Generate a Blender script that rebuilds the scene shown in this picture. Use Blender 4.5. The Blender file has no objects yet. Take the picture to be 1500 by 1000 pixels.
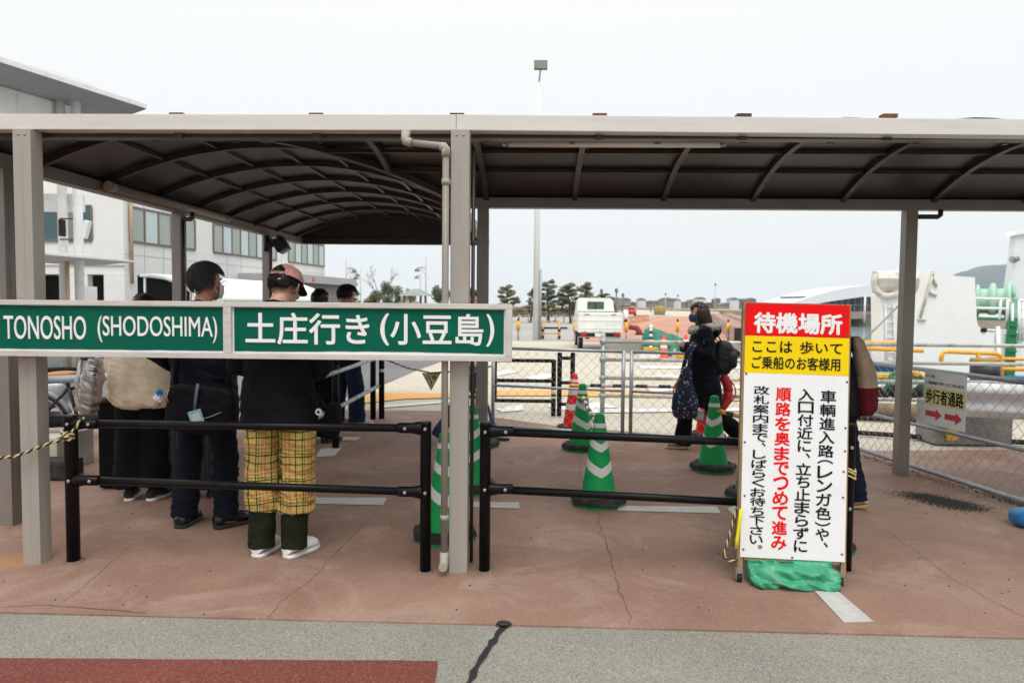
import bpy, bmesh, math, random
from mathutils import Vector, Matrix, Euler, noise
random.seed(7)
SC = bpy.context.scene
COL = SC.collection
R_ = math.radians
PI = math.pi

# ------------------------------------------------------------------ camera, sky, sun, exposure
F_PX, EYE = 1083.0, 1.55
PITCH, YAW, ROLL = math.atan(56 / F_PX), R_(1.69), 0.009
cam_d = bpy.data.cameras.new('camera')
cam = bpy.data.objects.new('camera', cam_d)
COL.objects.link(cam)
CAM_R = Matrix.Rotation(YAW, 3, 'Z') @ Matrix.Rotation(PI / 2 - PITCH, 3, 'X') @ Matrix.Rotation(ROLL, 3, 'Z')
cam.matrix_world = Matrix.Translation((0, 0, EYE)) @ CAM_R.to_4x4()
cam_d.sensor_width = 36.0
cam_d.lens = F_PX / 1500 * 36.0
cam_d.clip_start, cam_d.clip_end = 0.05, 9000
cam_d.dof.use_dof = True
cam_d.dof.focus_distance = 4.6
cam_d.dof.aperture_fstop = 3.2
SC.camera = cam
HAZE = 1.4e-4                          # density of the air, per metre

SUN_EL, SUN_AZ = 60.0, 172.0          # degrees; azimuth measured from +Y towards +X
world = bpy.data.worlds.new('World')
SC.world = world
world.use_nodes = True
nt = world.node_tree
nt.nodes.clear()
w_out = nt.nodes.new('ShaderNodeOutputWorld')
w_bg = nt.nodes.new('ShaderNodeBackground')
w_sky = nt.nodes.new('ShaderNodeTexSky')
w_sky.sky_type = 'NISHITA'
w_sky.sun_disc = False
w_sky.sun_elevation = R_(SUN_EL)
w_sky.sun_rotation = R_(SUN_AZ)
w_sky.air_density, w_sky.dust_density, w_sky.ozone_density = 1.0, 6.0, 1.0
# the closed cloud deck: brighter towards the zenith, a little bluer near the horizon
w_tc = nt.nodes.new('ShaderNodeTexCoord')
w_sep = nt.nodes.new('ShaderNodeSeparateXYZ')
w_ramp = nt.nodes.new('ShaderNodeValToRGB')
# overcast luminance: about two and a half times as bright overhead as at the horizon
for _i, (_p, _c) in enumerate(((0.0, (.835, .868, .88)), (.14, (.915, .938, .944)), (.42, (.995, 1.0, 1.0)), (1.0, (2.1, 2.1, 2.1)))):
    _e = w_ramp.color_ramp.elements[_i] if _i < 2 else w_ramp.color_ramp.elements.new(_p)
    _e.position = _p
    _e.color = (_c[0] / 2.2, _c[1] / 2.2, _c[2] / 2.2, 1)
w_mul = nt.nodes.new('ShaderNodeVectorMath')
w_mul.operation = 'SCALE'
w_mul.inputs['Scale'].default_value = 17.3
w_mix = nt.nodes.new('ShaderNodeMix')
w_mix.data_type = 'RGBA'
w_mix.inputs['Factor'].default_value = 0.93
nt.links.new(w_tc.outputs['Generated'], w_sep.inputs[0])
nt.links.new(w_sep.outputs['Z'], w_ramp.inputs[0])
nt.links.new(w_ramp.outputs[0], w_mul.inputs[0])
nt.links.new(w_sky.outputs[0], w_mix.inputs['A'])
nt.links.new(w_mul.outputs[0], w_mix.inputs['B'])
nt.links.new(w_mix.outputs['Result'], w_bg.inputs[0])
nt.links.new(w_bg.outputs[0], w_out.inputs[0])
w_bg.inputs[1].default_value = 0.1

sun_d = bpy.data.lights.new('sun', 'SUN')
sun_d.energy = 1.0
sun_d.angle = R_(28)
sun_d.color = (1.0, 0.98, 0.945)
sun = bpy.data.objects.new('sun', sun_d)
COL.objects.link(sun)
_az, _el = R_(SUN_AZ), R_(SUN_EL)
_dir = Vector((math.sin(_az) * math.cos(_el), math.cos(_az) * math.cos(_el), math.sin(_el)))
sun.rotation_euler = _dir.to_track_quat('Z', 'Y').to_euler()
sun.location = (0, 0, 30)

SC.view_settings.view_transform = 'Standard'
SC.view_settings.look = 'None'
SC.view_settings.exposure = 0.42
SC.view_settings.gamma = 1.0
SC.view_settings.use_curve_mapping = False
SC.cycles.max_bounces = 8
SC.cycles.volume_bounces = 2
SC.cycles.use_denoising = True


# ------------------------------------------------------------------ measuring helpers
def ray(px, py):
    return CAM_R @ Vector(((px - 750) / F_PX, -(py - 500) / F_PX, -1.0))


def G(px, py, z=0.0):                       # point of a level plane seen at a photo pixel
    d = ray(px, py)
    t = (z - EYE) / d.z
    return Vector((t * d.x, t * d.y, z))


def A(px, py, Y):                           # point at depth Y seen at a photo pixel
    d = ray(px, py)
    t = Y / d.y
    return Vector((t * d.x, Y, EYE + t * d.z))


# ------------------------------------------------------------------ materials
MATS = {}


def lin(c):
    return tuple((x / 12.92 if x <= 0.04045 else ((x + 0.055) / 1.055) ** 2.4) for x in c)


def S(r, g, b):                             # 0-255 sRGB to linear
    return lin((r / 255, g / 255, b / 255))


class NT:
    def __init__(s, name):
        s.m = bpy.data.materials.new(name)
        s.m.use_nodes = True
        s.t = s.m.node_tree
        s.b = s.t.nodes['Principled BSDF']
        s.tc = s.t.nodes.new('ShaderNodeTexCoord')

    def n(s, typ, **kw):
        nd = s.t.nodes.new(typ)
        for k, v in kw.items():
            if k.startswith('i_'):
                nd.inputs[k[2:].replace('_', ' ')].default_value = v
            else:
                setattr(nd, k, v)
        return nd

    def l(s, a, b):
        s.t.links.new(a, b)

    def mapping(s, scale=(1, 1, 1), rot=(0, 0, 0), src='Object'):
        mp = s.n('ShaderNodeMapping')
        mp.inputs['Scale'].default_value = scale
        mp.inputs['Rotation'].default_value = rot
        s.l(s.tc.outputs[src], mp.inputs[0])
        return mp.outputs[0]

    def noise(s, scale, detail=5, rough=.55, vec=None, dist=0.0):
        nd = s.n('ShaderNodeTexNoise')
        nd.inputs['Scale'].default_value = scale
        nd.inputs['Detail'].default_value = detail
        nd.inputs['Roughness'].default_value = rough
        nd.inputs['Distortion'].default_value = dist
        s.l(vec or s.tc.outputs['Object'], nd.inputs['Vector'])
        return nd.outputs[0]

    def ramp(s, fac, stops):
        r = s.n('ShaderNodeValToRGB')
        el = r.color_ramp.elements
        while len(el) < len(stops):
            el.new(0.5)
        for e, (p, c) in zip(el, stops):
            e.position = p
            e.color = (c[0], c[1], c[2], 1) if not isinstance(c, (int, float)) else (c, c, c, 1)
        s.l(fac, r.inputs[0])
        return r.outputs[0]

    def mix(s, fac, a, b, mode='MIX'):
        m = s.n('ShaderNodeMix', data_type='RGBA', blend_type=mode)
        for v, k in ((fac, 'Factor'), (a, 'A'), (b, 'B')):
            if isinstance(v, (int, float)):
                m.inputs[k].default_value = v
            elif isinstance(v, tuple):
                m.inputs[k].default_value = (v[0], v[1], v[2], 1)
            else:
                s.l(v, m.inputs[k])
        return m.outputs['Result']

    def math(s, op, a, b=0.0):
        m = s.n('ShaderNodeMath', operation=op)
        for v, i in ((a, 0), (b, 1)):
            if isinstance(v, (int, float)):
                m.inputs[i].default_value = v
            else:
                s.l(v, m.inputs[i])
        return m.outputs[0]

    def bump(s, h, strength=.2, dist=.01):
        b = s.n('ShaderNodeBump')
        b.inputs['Strength'].default_value = strength
        b.inputs['Distance'].default_value = dist
        s.l(h, b.inputs['Height'])
        s.l(b.outputs[0], s.b.inputs['Normal'])

    def col(s, c):
        if isinstance(c, tuple):
            s.b.inputs['Base Color'].default_value = (c[0], c[1], c[2], 1)
        else:
            s.l(c, s.b.inputs['Base Color'])


def mul(c, k):
    return tuple(min(1, x * k) for x in c)


def mat(name, c, rough=.6, metal=0.0, var=.12, scale=6.0, bump=0.0, bscale=60.0, spec=.5, stretch=(1, 1, 1), dirt=None, dscale=3.0, damt=.5, sheen=0.0):
    if name in MATS:
        return MATS[name]
    t = NT(name)
    v = t.mapping(stretch) if stretch != (1, 1, 1) else None
    base = t.ramp(t.noise(scale, vec=v), [(.3, mul(c, 1 - var)), (.7, mul(c, 1 + var))])
    if dirt:
        f = t.ramp(t.noise(dscale, 8, .65, vec=v), [(.5, 0.0), (.68, damt)])
        base = t.mix(f, base, dirt)
    t.col(base)
    t.b.inputs['Roughness'].default_value = rough
    t.b.inputs['Metallic'].default_value = metal
    t.b.inputs['Specular IOR Level'].default_value = spec
    if sheen:
        t.b.inputs['Sheen Weight'].default_value = sheen
    if bump:
        t.bump(t.noise(bscale, 4), bump, .004)
    MATS[name] = t.m
    return t.m


def concrete(name, c, speck_dark, speck_light, sscale=110.0, amount=.55, stain=.25, stain_scale=.7, stain_col=None, rough=.85, bump=.35):
    t = NT(name)
    big = t.ramp(t.noise(stain_scale, 7, .6, dist=.4), [(.28, mul(c, 1 - stain)), (.72, mul(c, 1 + stain * .8))])
    vo = t.n('ShaderNodeTexVoronoi')
    vo.inputs['Scale'].default_value = sscale
    t.l(t.tc.outputs['Object'], vo.inputs['Vector'])
    sep = t.n('ShaderNodeSeparateColor')
    t.l(vo.outputs['Color'], sep.inputs[0])
    spd = t.ramp(sep.outputs[0], [(.70, 0.0), (.90, amount)])
    spl = t.ramp(sep.outputs[1], [(.78, 0.0), (.95, amount * .8)])
    b1 = t.mix(spd, big, speck_dark)
    b2 = t.mix(spl, b1, speck_light)
    fine = t.ramp(t.noise(260, 3, .6), [(.3, .86), (.7, 1.12)])
    b3 = t.mix(1.0, b2, fine, 'MULTIPLY')
    if stain_col:
        f = t.ramp(t.noise(1.3, 9, .7, dist=.6), [(.54, 0.0), (.75, .5)])
        b3 = t.mix(f, b3, stain_col)
    t.col(b3)
    t.b.inputs['Roughness'].default_value = rough
    t.b.inputs['Specular IOR Level'].default_value = .3
    t.bump(t.math('ADD', t.noise(130, 4, .6), t.math('MULTIPLY', vo.outputs['Distance'], .6)), bump, .006)
    MATS[name] = t.m
    return t.m


# ------------------------------------------------------------------ mesh building
def frame(d):
    d = d.normalized()
    u = Vector((0, 0, 1)) if abs(d.z) < .9 else Vector((0, 1, 0))
    a = d.cross(u).normalized()
    return a, a.cross(d).normalized()


class MB:
    def __init__(s):
        s.v, s.f, s.mi, s.sm = [], [], [], []

    def add(s, vs, fs, mi=0, sm=False):
        o = len(s.v)
        s.v.extend(Vector(p) for p in vs)
        for f in fs:
            s.f.append(tuple(i + o for i in f))
            s.mi.append(mi)
            s.sm.append(sm)
        return s

    def box(s, c, size, rot=None, mi=0, ch=0.0):          # ch = chamfer
        hx, hy, hz = (q / 2 for q in size)
        M = rot if rot is not None else Matrix.Identity(3)
        c = Vector(c)
        if ch <= 0:
            vs = [c + M @ Vector((x * hx, y * hy, z * hz)) for x in (-1, 1) for y in (-1, 1) for z in (-1, 1)]
            return s.add(vs, [(0, 1, 3, 2), (4, 6, 7, 5), (0, 4, 5, 1), (2, 3, 7, 6), (0, 2, 6, 4), (1, 5, 7, 3)], mi)
        ch = min(ch, hx * .9, hy * .9, hz * .9)
        bm = bmesh.new()
        bmesh.ops.create_cube(bm, size=1)
        for v in bm.verts:
            v.co = Vector((v.co.x * size[0], v.co.y * size[1], v.co.z * size[2]))
        bmesh.ops.bevel(bm, geom=bm.edges[:], offset=ch, segments=2, profile=.7, affect='EDGES')
        bm.verts.index_update()
        s.add([c + M @ v.co for v in bm.verts], [tuple(v.index for v in f.verts) for f in bm.faces], mi)
        bm.free()
        return s

    def b2(s, lo, hi, mi=0, ch=0.0):
        c = [(a + b) / 2 for a, b in zip(lo, hi)]
        return s.box(c, [abs(b - a) for a, b in zip(lo, hi)], None, mi, ch)

    def rings(s, rings, caps=True, mi=0, sm=True, closed=False):
        n = len(rings[0])
        vs = [p for r in rings for p in r]
        fs = []
        m = len(rings)
        for k in range(m if closed else m - 1):
            a, b = k * n, ((k + 1) % m) * n
            for i in range(n):
                j = (i + 1) % n
                fs.append((a + i, a + j, b + j, b + i))
        o = len(s.v)
        s.add(vs, fs, mi, sm)
        if caps and not closed:
            s.f += [tuple(o + i for i in range(n - 1, -1, -1)), tuple(o + (m - 1) * n + i for i in range(n))]
            s.mi += [mi, mi]
            s.sm += [False, False]
        return s

    def tube(s, pts, r, n=10, mi=0, caps=True, sm=True, closed=False, flat=1.0):
        pts = [Vector(p) for p in pts]
        m = len(pts)
        rs = r if isinstance(r, (list, tuple)) else [r] * m
        out = []
        pa = None
        for i, p in enumerate(pts):
            if closed:
                d = pts[(i + 1) % m] - pts[i - 1]
            else:
                d = pts[min(i + 1, m - 1)] - pts[max(i - 1, 0)]
            if d.length < 1e-9:
                d = Vector((0, 0, 1))
            d.normalize()
            if pa is None:
                a, b = frame(d)
            else:
                a = pa - d * pa.dot(d)
                a = a.normalized() if a.length > 1e-6 else frame(d)[0]
                b = a.cross(d).normalized()
            pa = a
            out.append([p + (a * math.cos(2 * PI * k / n) + b * math.sin(2 * PI * k / n) * flat) * rs[i] for k in range(n)])
        return s.rings(out, caps, mi, sm, closed)

    def ell(s, c, rad, rot=None, nu=16, nv=10, mi=0, e=1.0, e2=1.0):      # e < 1: superellipsoid, boxier
        c = Vector(c)
        M = rot if rot is not None else Matrix.Identity(3)
        pw = lambda x, q: math.copysign(abs(x) ** q, x)
        vs = [c + M @ Vector((0, 0, -rad[2]))]
        for j in range(1, nv):
            ph = -PI / 2 + PI * j / nv
            for i in range(nu):
                th = 2 * PI * i / nu
                vs.append(c + M @ Vector((rad[0] * pw(math.cos(ph), e) * pw(math.cos(th), e2), rad[1] * pw(math.cos(ph), e) * pw(math.sin(th), e2), rad[2] * pw(math.sin(ph), e))))
        vs.append(c + M @ Vector((0, 0, rad[2])))
        fs = [(0, 1 + (i + 1) % nu, 1 + i) for i in range(nu)]
        for j in range(nv - 2):
            for i in range(nu):
                a = 1 + j * nu
                fs.append((a + i, a + (i + 1) % nu, a + nu + (i + 1) % nu, a + nu + i))
        a = 1 + (nv - 2) * nu
        fs += [(a + i, a + (i + 1) % nu, len(vs) - 1) for i in range(nu)]
        return s.add(vs, fs, mi, True)

    def prism(s, poly, o, ax, ay, az, depth, mi=0, sm=False):              # poly (u, v) in plane ax, ay, extruded along az
        o, ax, ay, az = Vector(o), Vector(ax), Vector(ay), Vector(az)
        n = len(poly)
        vs = [o + ax * u + ay * v for u, v in poly] + [o + ax * u + ay * v + az * depth for u, v in poly]
        fs = [tuple(range(n - 1, -1, -1)), tuple(range(n, 2 * n))] + [(i, (i + 1) % n, n + (i + 1) % n, n + i) for i in range(n)]
        return s.add(vs, fs, mi, sm)

    def sheet(s, poly, z, mi=0):
        return s.add([(p[0], p[1], z) for p in poly], [tuple(range(len(poly)))], mi)

    def lathe(s, prof, c=(0, 0, 0), n=20, mi=0, sm=True, sx=1, sy=1):
        c = Vector(c)
        return s.rings([[c + Vector((r * math.cos(2 * PI * k / n) * sx, r * math.sin(2 * PI * k / n) * sy, z)) for k in range(n)] for r, z in prof], True, mi, sm)

    def xf(s, M):
        s.v = [M @ p for p in s.v]
        return s

    def join(s, o):
        k = len(s.v)
        s.v += o.v
        s.f += [tuple(i + k for i in f) for f in o.f]
        s.mi += o.mi
        s.sm += o.sm
        return s

    def mesh(s, name):
        me = bpy.data.meshes.new(name)
        me.from_pydata([tuple(p) for p in s.v], [], s.f)
        me.polygons.foreach_set('material_index', s.mi)
        me.polygons.foreach_set('use_smooth', s.sm)
        me.update()
        return me

    def build(s, name, mats, parent=None, world=True, fix=True):
        if not isinstance(mats, (list, tuple)):
            mats = [mats]
        if parent is not None and world:
            s.xf(chain(parent).inverted())
        me = s.mesh(name)
        if fix:
            bm = bmesh.new()
            bm.from_mesh(me)
            bmesh.ops.recalc_face_normals(bm, faces=bm.faces[:])
            bm.to_mesh(me)
            bm.free()
        for m in mats:
            me.materials.append(m)
        o = bpy.data.objects.new(name, me)
        COL.objects.link(o)
        if parent is not None:
            o.parent = parent
        return o


def chain(o):
    M = Matrix.Identity(4)
    while o is not None:
        M = (Matrix.Translation(o.location) @ o.rotation_euler.to_matrix().to_4x4() @ Matrix.Diagonal((*o.scale, 1))) @ M
        o = o.parent
    return M


def remesh(mb, voxel, smooth=2, wob=0.0, wscale=6.0, wz=1.0, fold=0.0):
    """one continuous skin round overlapping lumps, with cloth-like wobble"""
    o = bpy.data.objects.new('tmp', mb.mesh('tmp'))
    COL.objects.link(o)
    m = o.modifiers.new('r', 'REMESH')
    m.mode = 'VOXEL'
    m.voxel_size = voxel
    if smooth:
        q = o.modifiers.new('s', 'SMOOTH')
        q.iterations = smooth
        q.factor = .5
    dg = bpy.context.evaluated_depsgraph_get()
    me = bpy.data.meshes.new_from_object(o.evaluated_get(dg))
    old = o.data
    bpy.data.objects.remove(o)
    bpy.data.meshes.remove(old)
    nb = MB()
    vs = [v.co.copy() for v in me.vertices]
    if wob:
        for i, v in enumerate(me.vertices):
            p = v.co
            q = Vector((p.x * wscale, p.y * wscale, p.z * wscale * wz))
            d = noise.noise(q) * wob + noise.noise(q * 2.3 + Vector((5, 2, 9))) * wob * .5
            if fold:
                q2 = Vector((p.x * 7, p.y * 7, p.z * 22 + p.x * 9))
                d += (abs(noise.noise(q2)) - .2) * -fold
            vs[i] = p + v.normal * d
    nb.v = vs
    nb.f = [tuple(p.vertices) for p in me.polygons]
    nb.mi = [0] * len(nb.f)
    nb.sm = [True] * len(nb.f)
    bpy.data.meshes.remove(me)
    return nb


def tag(o, label=None, cat=None, group=None, kind=None):
    for k, v in (('label', label), ('category', cat), ('group', group), ('kind', kind)):
        if v:
            o[k] = v
    return o


def thing(name, label, cat, loc=(0, 0, 0), rz=0.0, group=None):
    o = bpy.data.objects.new(name, None)
    o.empty_display_size = .2
    o.location = loc
    o.rotation_euler = (0, 0, rz)
    COL.objects.link(o)
    return tag(o, label, cat, group)


def copy_tree(o, parent=None):
    c = o.copy()
    COL.objects.link(c)
    if parent is not None:
        c.parent = parent
    for ch in list(o.children):
        copy_tree(ch, c)
    return c


def dup(o, loc, rz=0.0, label=None, scale=None, group=None):
    c = copy_tree(o)
    c.location = loc
    c.rotation_euler = (0, 0, rz)
    if scale:
        c.scale = (scale,) * 3 if isinstance(scale, (int, float)) else scale
    return tag(c, label, None, group)


def text_mb(body, size=1.0, offset=0.0, extrude=.002, align='CENTER', mi=0):
    cu = bpy.data.curves.new('tmp', 'FONT')
    cu.body = body
    cu.size = size
    cu.extrude = extrude
    cu.align_x = align
    cu.resolution_u = 4
    o = bpy.data.objects.new('tmp', cu)
    COL.objects.link(o)
    dg = bpy.context.evaluated_depsgraph_get()
    me = bpy.data.meshes.new_from_object(o.evaluated_get(dg))
    bpy.data.objects.remove(o)
    bpy.data.curves.remove(cu)
    b = MB()
    b.v = [v.co.copy() for v in me.vertices]
    b.f = [tuple(p.vertices) for p in me.polygons]
    b.mi = [mi] * len(b.f)
    b.sm = [False] * len(b.f)
    bpy.data.meshes.remove(me)
    if offset:                                # thicken the strokes: the outline struck again round a small circle
        v0, f0 = b.v, b.f
        b = MB()
        for k in range(9):
            a = 2 * PI * k / 8
            r = offset * 1.25 if k < 8 else 0
            b.add([p + Vector((r * math.cos(a), r * math.sin(a), k * .00011)) for p in v0], f0, mi)
    return b


def fit(b, x0, x1, y0, y1):
    """scale flat lettering into a rectangle"""
    xs = [p.x for p in b.v]
    ys = [p.y for p in b.v]
    sx = (x1 - x0) / (max(xs) - min(xs))
    sy = (y1 - y0) / (max(ys) - min(ys))
    mx, my = min(xs), min(ys)
    b.v = [Vector((x0 + (p.x - mx) * sx, y0 + (p.y - my) * sy, p.z)) for p in b.v]
    return b

# ------------------------------------------------------------------ shared materials
M_post = mat('bronze_aluminium', (.37, .34, .298), .42, .1, .06, 3, .05, 200, stretch=(6, 6, .6), dirt=(.2, .17, .14), damt=.25)
M_beam = mat('champagne_aluminium', (.66, .635, .595), .4, .1, .05, 2, .04, 200, stretch=(.5, 4, 4), dirt=(.42, .38, .33), damt=.3)
M_signframe = mat('sign_frame_aluminium', (.60, .575, .53), .45, .1, .06, 3, stretch=(.6, 3, 3), dirt=(.33, .29, .25), damt=.45, dscale=7)
M_rib = mat('dark_bronze_rib', (.050, .043, .038), .42, .3, .1, 4)
M_panel = mat('smoked_roof_panel', (.026, .020, .0165), .42, 0, .18, 1.5, spec=.5, dirt=(.02, .016, .014), damt=.5, dscale=2)
M_black = mat('black_rail_paint', (.0045, .0045, .005), .33, 0, .2, 12, .06, 120, dirt=(.025, .024, .022), damt=.2, dscale=9, spec=.16)
M_bolt = mat('zinc_bolt', (.42, .40, .37), .4, .7, .2, 60)
M_rust = mat('rust', (.16, .06, .025), .85, 0, .35, 40, .3, 120)
M_pvc = mat('beige_pvc', (.26, .228, .20), .45, 0, .06, 4)
M_pvcjoint = mat('pvc_elbow', (.34, .315, .25), .5, 0, .1, 8)
M_green = mat('sign_green', (.001, .105, .066), .5, 0, .05, 3, spec=.12, dirt=(.004, .13, .085), damt=.35)
M_white = mat('white_paint', (.80, .80, .78), .5, 0, .03, 3)
M_letter = mat('white_letter_film', (.82, .82, .80), .45, 0, .03, 20)
M_ink = mat('black_ink', (.006, .006, .009), .6, 0, .05, 10, spec=.15)
M_signred = mat('sign_red', (.78, .004, .006), .5, 0, .03, 4, spec=.12)
M_signyellow = mat('sign_yellow', (.86, .62, .004), .5, 0, .03, 4, spec=.12)
M_rubber = mat('black_rubber', (.008, .008, .009), .75, 0, .3, 25, .3, 70, dirt=(.07, .06, .05), damt=.5, dscale=12)
M_conegreen = mat('cone_green', (.002, .30, .072), .5, 0, .14, 10, spec=.2, dirt=(.04, .16, .08), damt=.6, dscale=9)
M_conered = mat('cone_red', (.68, .012, .012), .5, 0, .1, 10, spec=.2, dirt=(.4, .03, .02), damt=.4, dscale=9)
M_reflect = mat('grey_reflective_tape', (.62, .62, .60), .5, 0, .06, 20)
M_yellow = mat('yellow_plastic', (.80, .38, .02), .45, 0, .08, 12)
M_galv = mat('galvanised_steel', (.36, .39, .42), .45, .55, .12, 10, dirt=(.22, .2, .18), damt=.4, dscale=8)
M_galvlight = mat('weathered_pipe', (.50, .50, .48), .5, .3, .12, 8, dirt=(.25, .13, .06), damt=.7, dscale=7)
M_wire = mat('fence_wire', (.46, .47, .47), .5, .5, .15, 20)
M_skin = mat('skin', (.50, .27, .185), .5, 0, .08, 30, .08, 180)
M_hair = mat('black_hair', (.005, .0045, .0045), .42, 0, .4, 60, .4, 150)
M_concrete = concrete('grey_concrete', (.30, .29, .27), (.16, .16, .155), (.42, .41, .39), 70, .4, .22, 1.2)
M_timber = mat('weathered_timber', (.30, .20, .10), .8, 0, .3, 9, .3, 60, stretch=(9, 9, .8), dirt=(.12, .08, .05), damt=.6)

# ------------------------------------------------------------------ the setting: ground, pavement, roads, water
def paving():
    t = NT('brick_red_pavement')
    base = t.ramp(t.noise(.55, 8, .62, dist=.5), [(.30, (.195, .104, .072)), (.52, (.265, .155, .111)), (.72, (.35, .235, .172))])
    tan = t.ramp(t.noise(1.7, 9, .68, dist=.8), [(.50, 0.0), (.70, .55)])
    c = t.mix(tan, base, (.43, .32, .25))
    dark = t.ramp(t.noise(2.6, 10, .72, vec=t.mapping((1, 1.6, 1), (0, 0, .4)), dist=1.2), [(.56, 0.0), (.74, .55)])
    c = t.mix(dark, c, (.15, .095, .078))
    scuff = t.ramp(t.noise(9, 6, .7, vec=t.mapping((1, .22, 1), (0, 0, -.5))), [(.60, 0.0), (.76, .35)])
    c = t.mix(scuff, c, (.20, .14, .115))
    def blot(cx, cy, sx, sy, rot, lo, hi, amt, colr):          # one stain lying at its own spot on the paving
        mp = t.n('ShaderNodeMapping', vector_type='TEXTURE')
        mp.inputs['Location'].default_value = (cx, cy, 0)
        mp.inputs['Rotation'].default_value = (0, 0, rot)
        mp.inputs['Scale'].default_value = (sx, sy, 1)
        t.l(t.tc.outputs['Object'], mp.inputs[0])
        ln = t.n('ShaderNodeVectorMath', operation='LENGTH')
        t.l(mp.outputs[0], ln.inputs[0])
        d = t.math('ADD', ln.outputs['Value'], t.math('MULTIPLY', t.math('SUBTRACT', t.noise(6, 8, .7), .5), 1.6))
        return t.mix(t.ramp(d, [(lo, amt), (hi, 0.0)]), c, colr)
    c = blot(3.30, 5.98, .34, .15, -.95, .35, 1.05, .9, (.035, .032, .03))
    c = blot(-3.12, 4.22, .30, .16, .1, .3, 1.0, .75, (.36, .17, .06))
    c = blot(-3.65, 4.7, .30, .20, .1, .3, 1.0, .5, (.36, .17, .06))
    c = blot(.55, 5.65, .45, .28, .0, .3, 1.0, .35, (.12, .085, .07))
    c = blot(-.45, 4.45, .35, .25, .0, .3, 1.0, .40, (.17, .10, .075))
    c = blot(2.6, 5.0, 1.0, .5, .3, .2, 1.0, .30, (.17, .12, .10))
    c = blot(-1.2, 5.6, 1.2, .5, -.2, .2, 1.0, .28, (.17, .115, .09))
    spot = t.n('ShaderNodeTexVoronoi')
    spot.inputs['Scale'].default_value = 7.0
    t.l(t.tc.outputs['Object'], spot.inputs['Vector'])
    g = t.ramp(spot.outputs['Distance'], [(.035, .6), (.06, 0.0)])
    c = t.mix(g, c, (.12, .085, .07))
    vo = t.n('ShaderNodeTexVoronoi')
    vo.inputs['Scale'].default_value = 140
    t.l(t.tc.outputs['Object'], vo.inputs['Vector'])
    sep = t.n('ShaderNodeSeparateColor')
    t.l(vo.outputs['Color'], sep.inputs[0])
    c = t.mix(t.ramp(sep.outputs[0], [(.72, 0.0), (.92, .24)]), c, (.17, .115, .09))
    c = t.mix(t.ramp(sep.outputs[1], [(.80, 0.0), (.95, .20)]), c, (.50, .40, .33))
    c = t.mix(1.0, c, t.ramp(t.noise(230, 3, .6), [(.3, .92), (.7, 1.07)]), 'MULTIPLY')
    t.col(c)
    t.l(t.ramp(t.noise(1.1, 6, .6), [(.35, .62), (.7, .88)]), t.b.inputs['Roughness'])
    t.b.inputs['Specular IOR Level'].default_value = .35
    t.bump(t.math('ADD', t.noise(120, 5, .6), t.math('MULTIPLY', t.noise(9, 4), 1.5)), .15, .006)
    return t.m


M_plat = paving()
M_road = concrete('aggregate_concrete', (.250, .236, .200), (.12, .115, .105), (.45, .42, .35), 170, .7, .2, .9, None, .85, .5)
M_redpatch = concrete('red_antislip', (.165, .044, .031), (.085, .030, .022), (.36, .17, .12), 190, .6, .22, 1.1, None, .9, .6)
M_apron = concrete('pale_apron_concrete', (.50, .455, .365), (.34, .31, .26), (.62, .58, .5), 20, .4, .14, .16, (.40, .37, .31), .9, .1)
M_asphalt = concrete('grey_asphalt', (.155, .155, .155), (.09, .09, .09), (.25, .25, .24), 60, .5, .2, .25, None, .9, .2)
M_asphaltfar = concrete('pale_asphalt', (.36, .35, .33), (.28, .27, .25), (.45, .44, .42), 12, .4, .14, .12, None, .9, .1)
M_brick = concrete('brick_quay_paving', (.46, .235, .165), (.34, .16, .11), (.58, .36, .26), 8, .5, .15, .18, None, .9, .1)
M_mark = concrete('worn_white_marking', (.50, .49, .45), (.30, .24, .2), (.62, .62, .6), 120, .5, .14, 3, (.36, .30, .25), .8, .2)
M_markfar = concrete('road_white_marking', (.72, .71, .68), (.5, .48, .43), (.8, .8, .78), 30, .5, .1, 1, (.52, .48, .4), .8, .1)
M_orange = concrete('orange_marking', (.72, .36, .10), (.55, .33, .15), (.8, .5, .2), 30, .5, .15, .8, (.5, .42, .3), .8, .1)
M_tar = mat('bitumen', (.012, .012, .013), .6, 0, .3, 30, .6, 50)
M_crack = mat('crack_dirt', (.11, .07, .055), .95, 0, .4, 20)
M_sea = mat('harbour_water', (.16, .215, .25), .16, 0, .15, .3, .25, .5)


def struct(o):
    o['kind'] = 'structure'
    return o


land = [(-400, -60), (16, -60), (14, 11.6), (8.4, 11.8), (8.6, 27), (19.5, 75), (42, 170), (60, 230), (-60, 300), (-600, 420)]
struct(MB().sheet(land, -.016).prism([(p[0], p[1]) for p in land], (0, 0, -3.2), (1, 0, 0), (0, 1, 0), (0, 0, 1), 3.15).build('ground', M_apron))
struct(MB().sheet([(-5000, -300), (5000, -300), (5000, 7500), (-5000, 7500)], -1.7).build('sea', M_sea))
road = struct(MB().sheet([(-40, -40), (13.6, -40), (13.6, 3.55), (-40, 3.55)], -.008).build('road', M_road))
plat = [(-14, 3.52), (-2.64, 3.515), (-.19, 3.497), (2.3, 3.475), (13, 3.40), (13, 9.0), (9, 8.6), (3.6, 8.0), (.3, 9.35), (-1.2, 10.5), (-14, 10.7)]
platform = struct(MB().prism(plat, (0, 0, -.05), (1, 0, 0), (0, 1, 0), (0, 0, 1), .05).build('pavement', M_plat))
red = MB()
edge = [(-14, 3.05)] + [(-14 + i * .2, 3.062 + .068 * (i * .2 - 11.7) / 1.9 + random.uniform(-.004, .004)) for i in range(1, 68)] + [(-.402, 3.128)]
red.sheet([(-14, -6)] + [p for p in edge] + [(-.385, 2.9), (-.39, 2.4), (-.36, -6)], -.004)
red.build('red_patch', M_redpatch, road)


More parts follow.
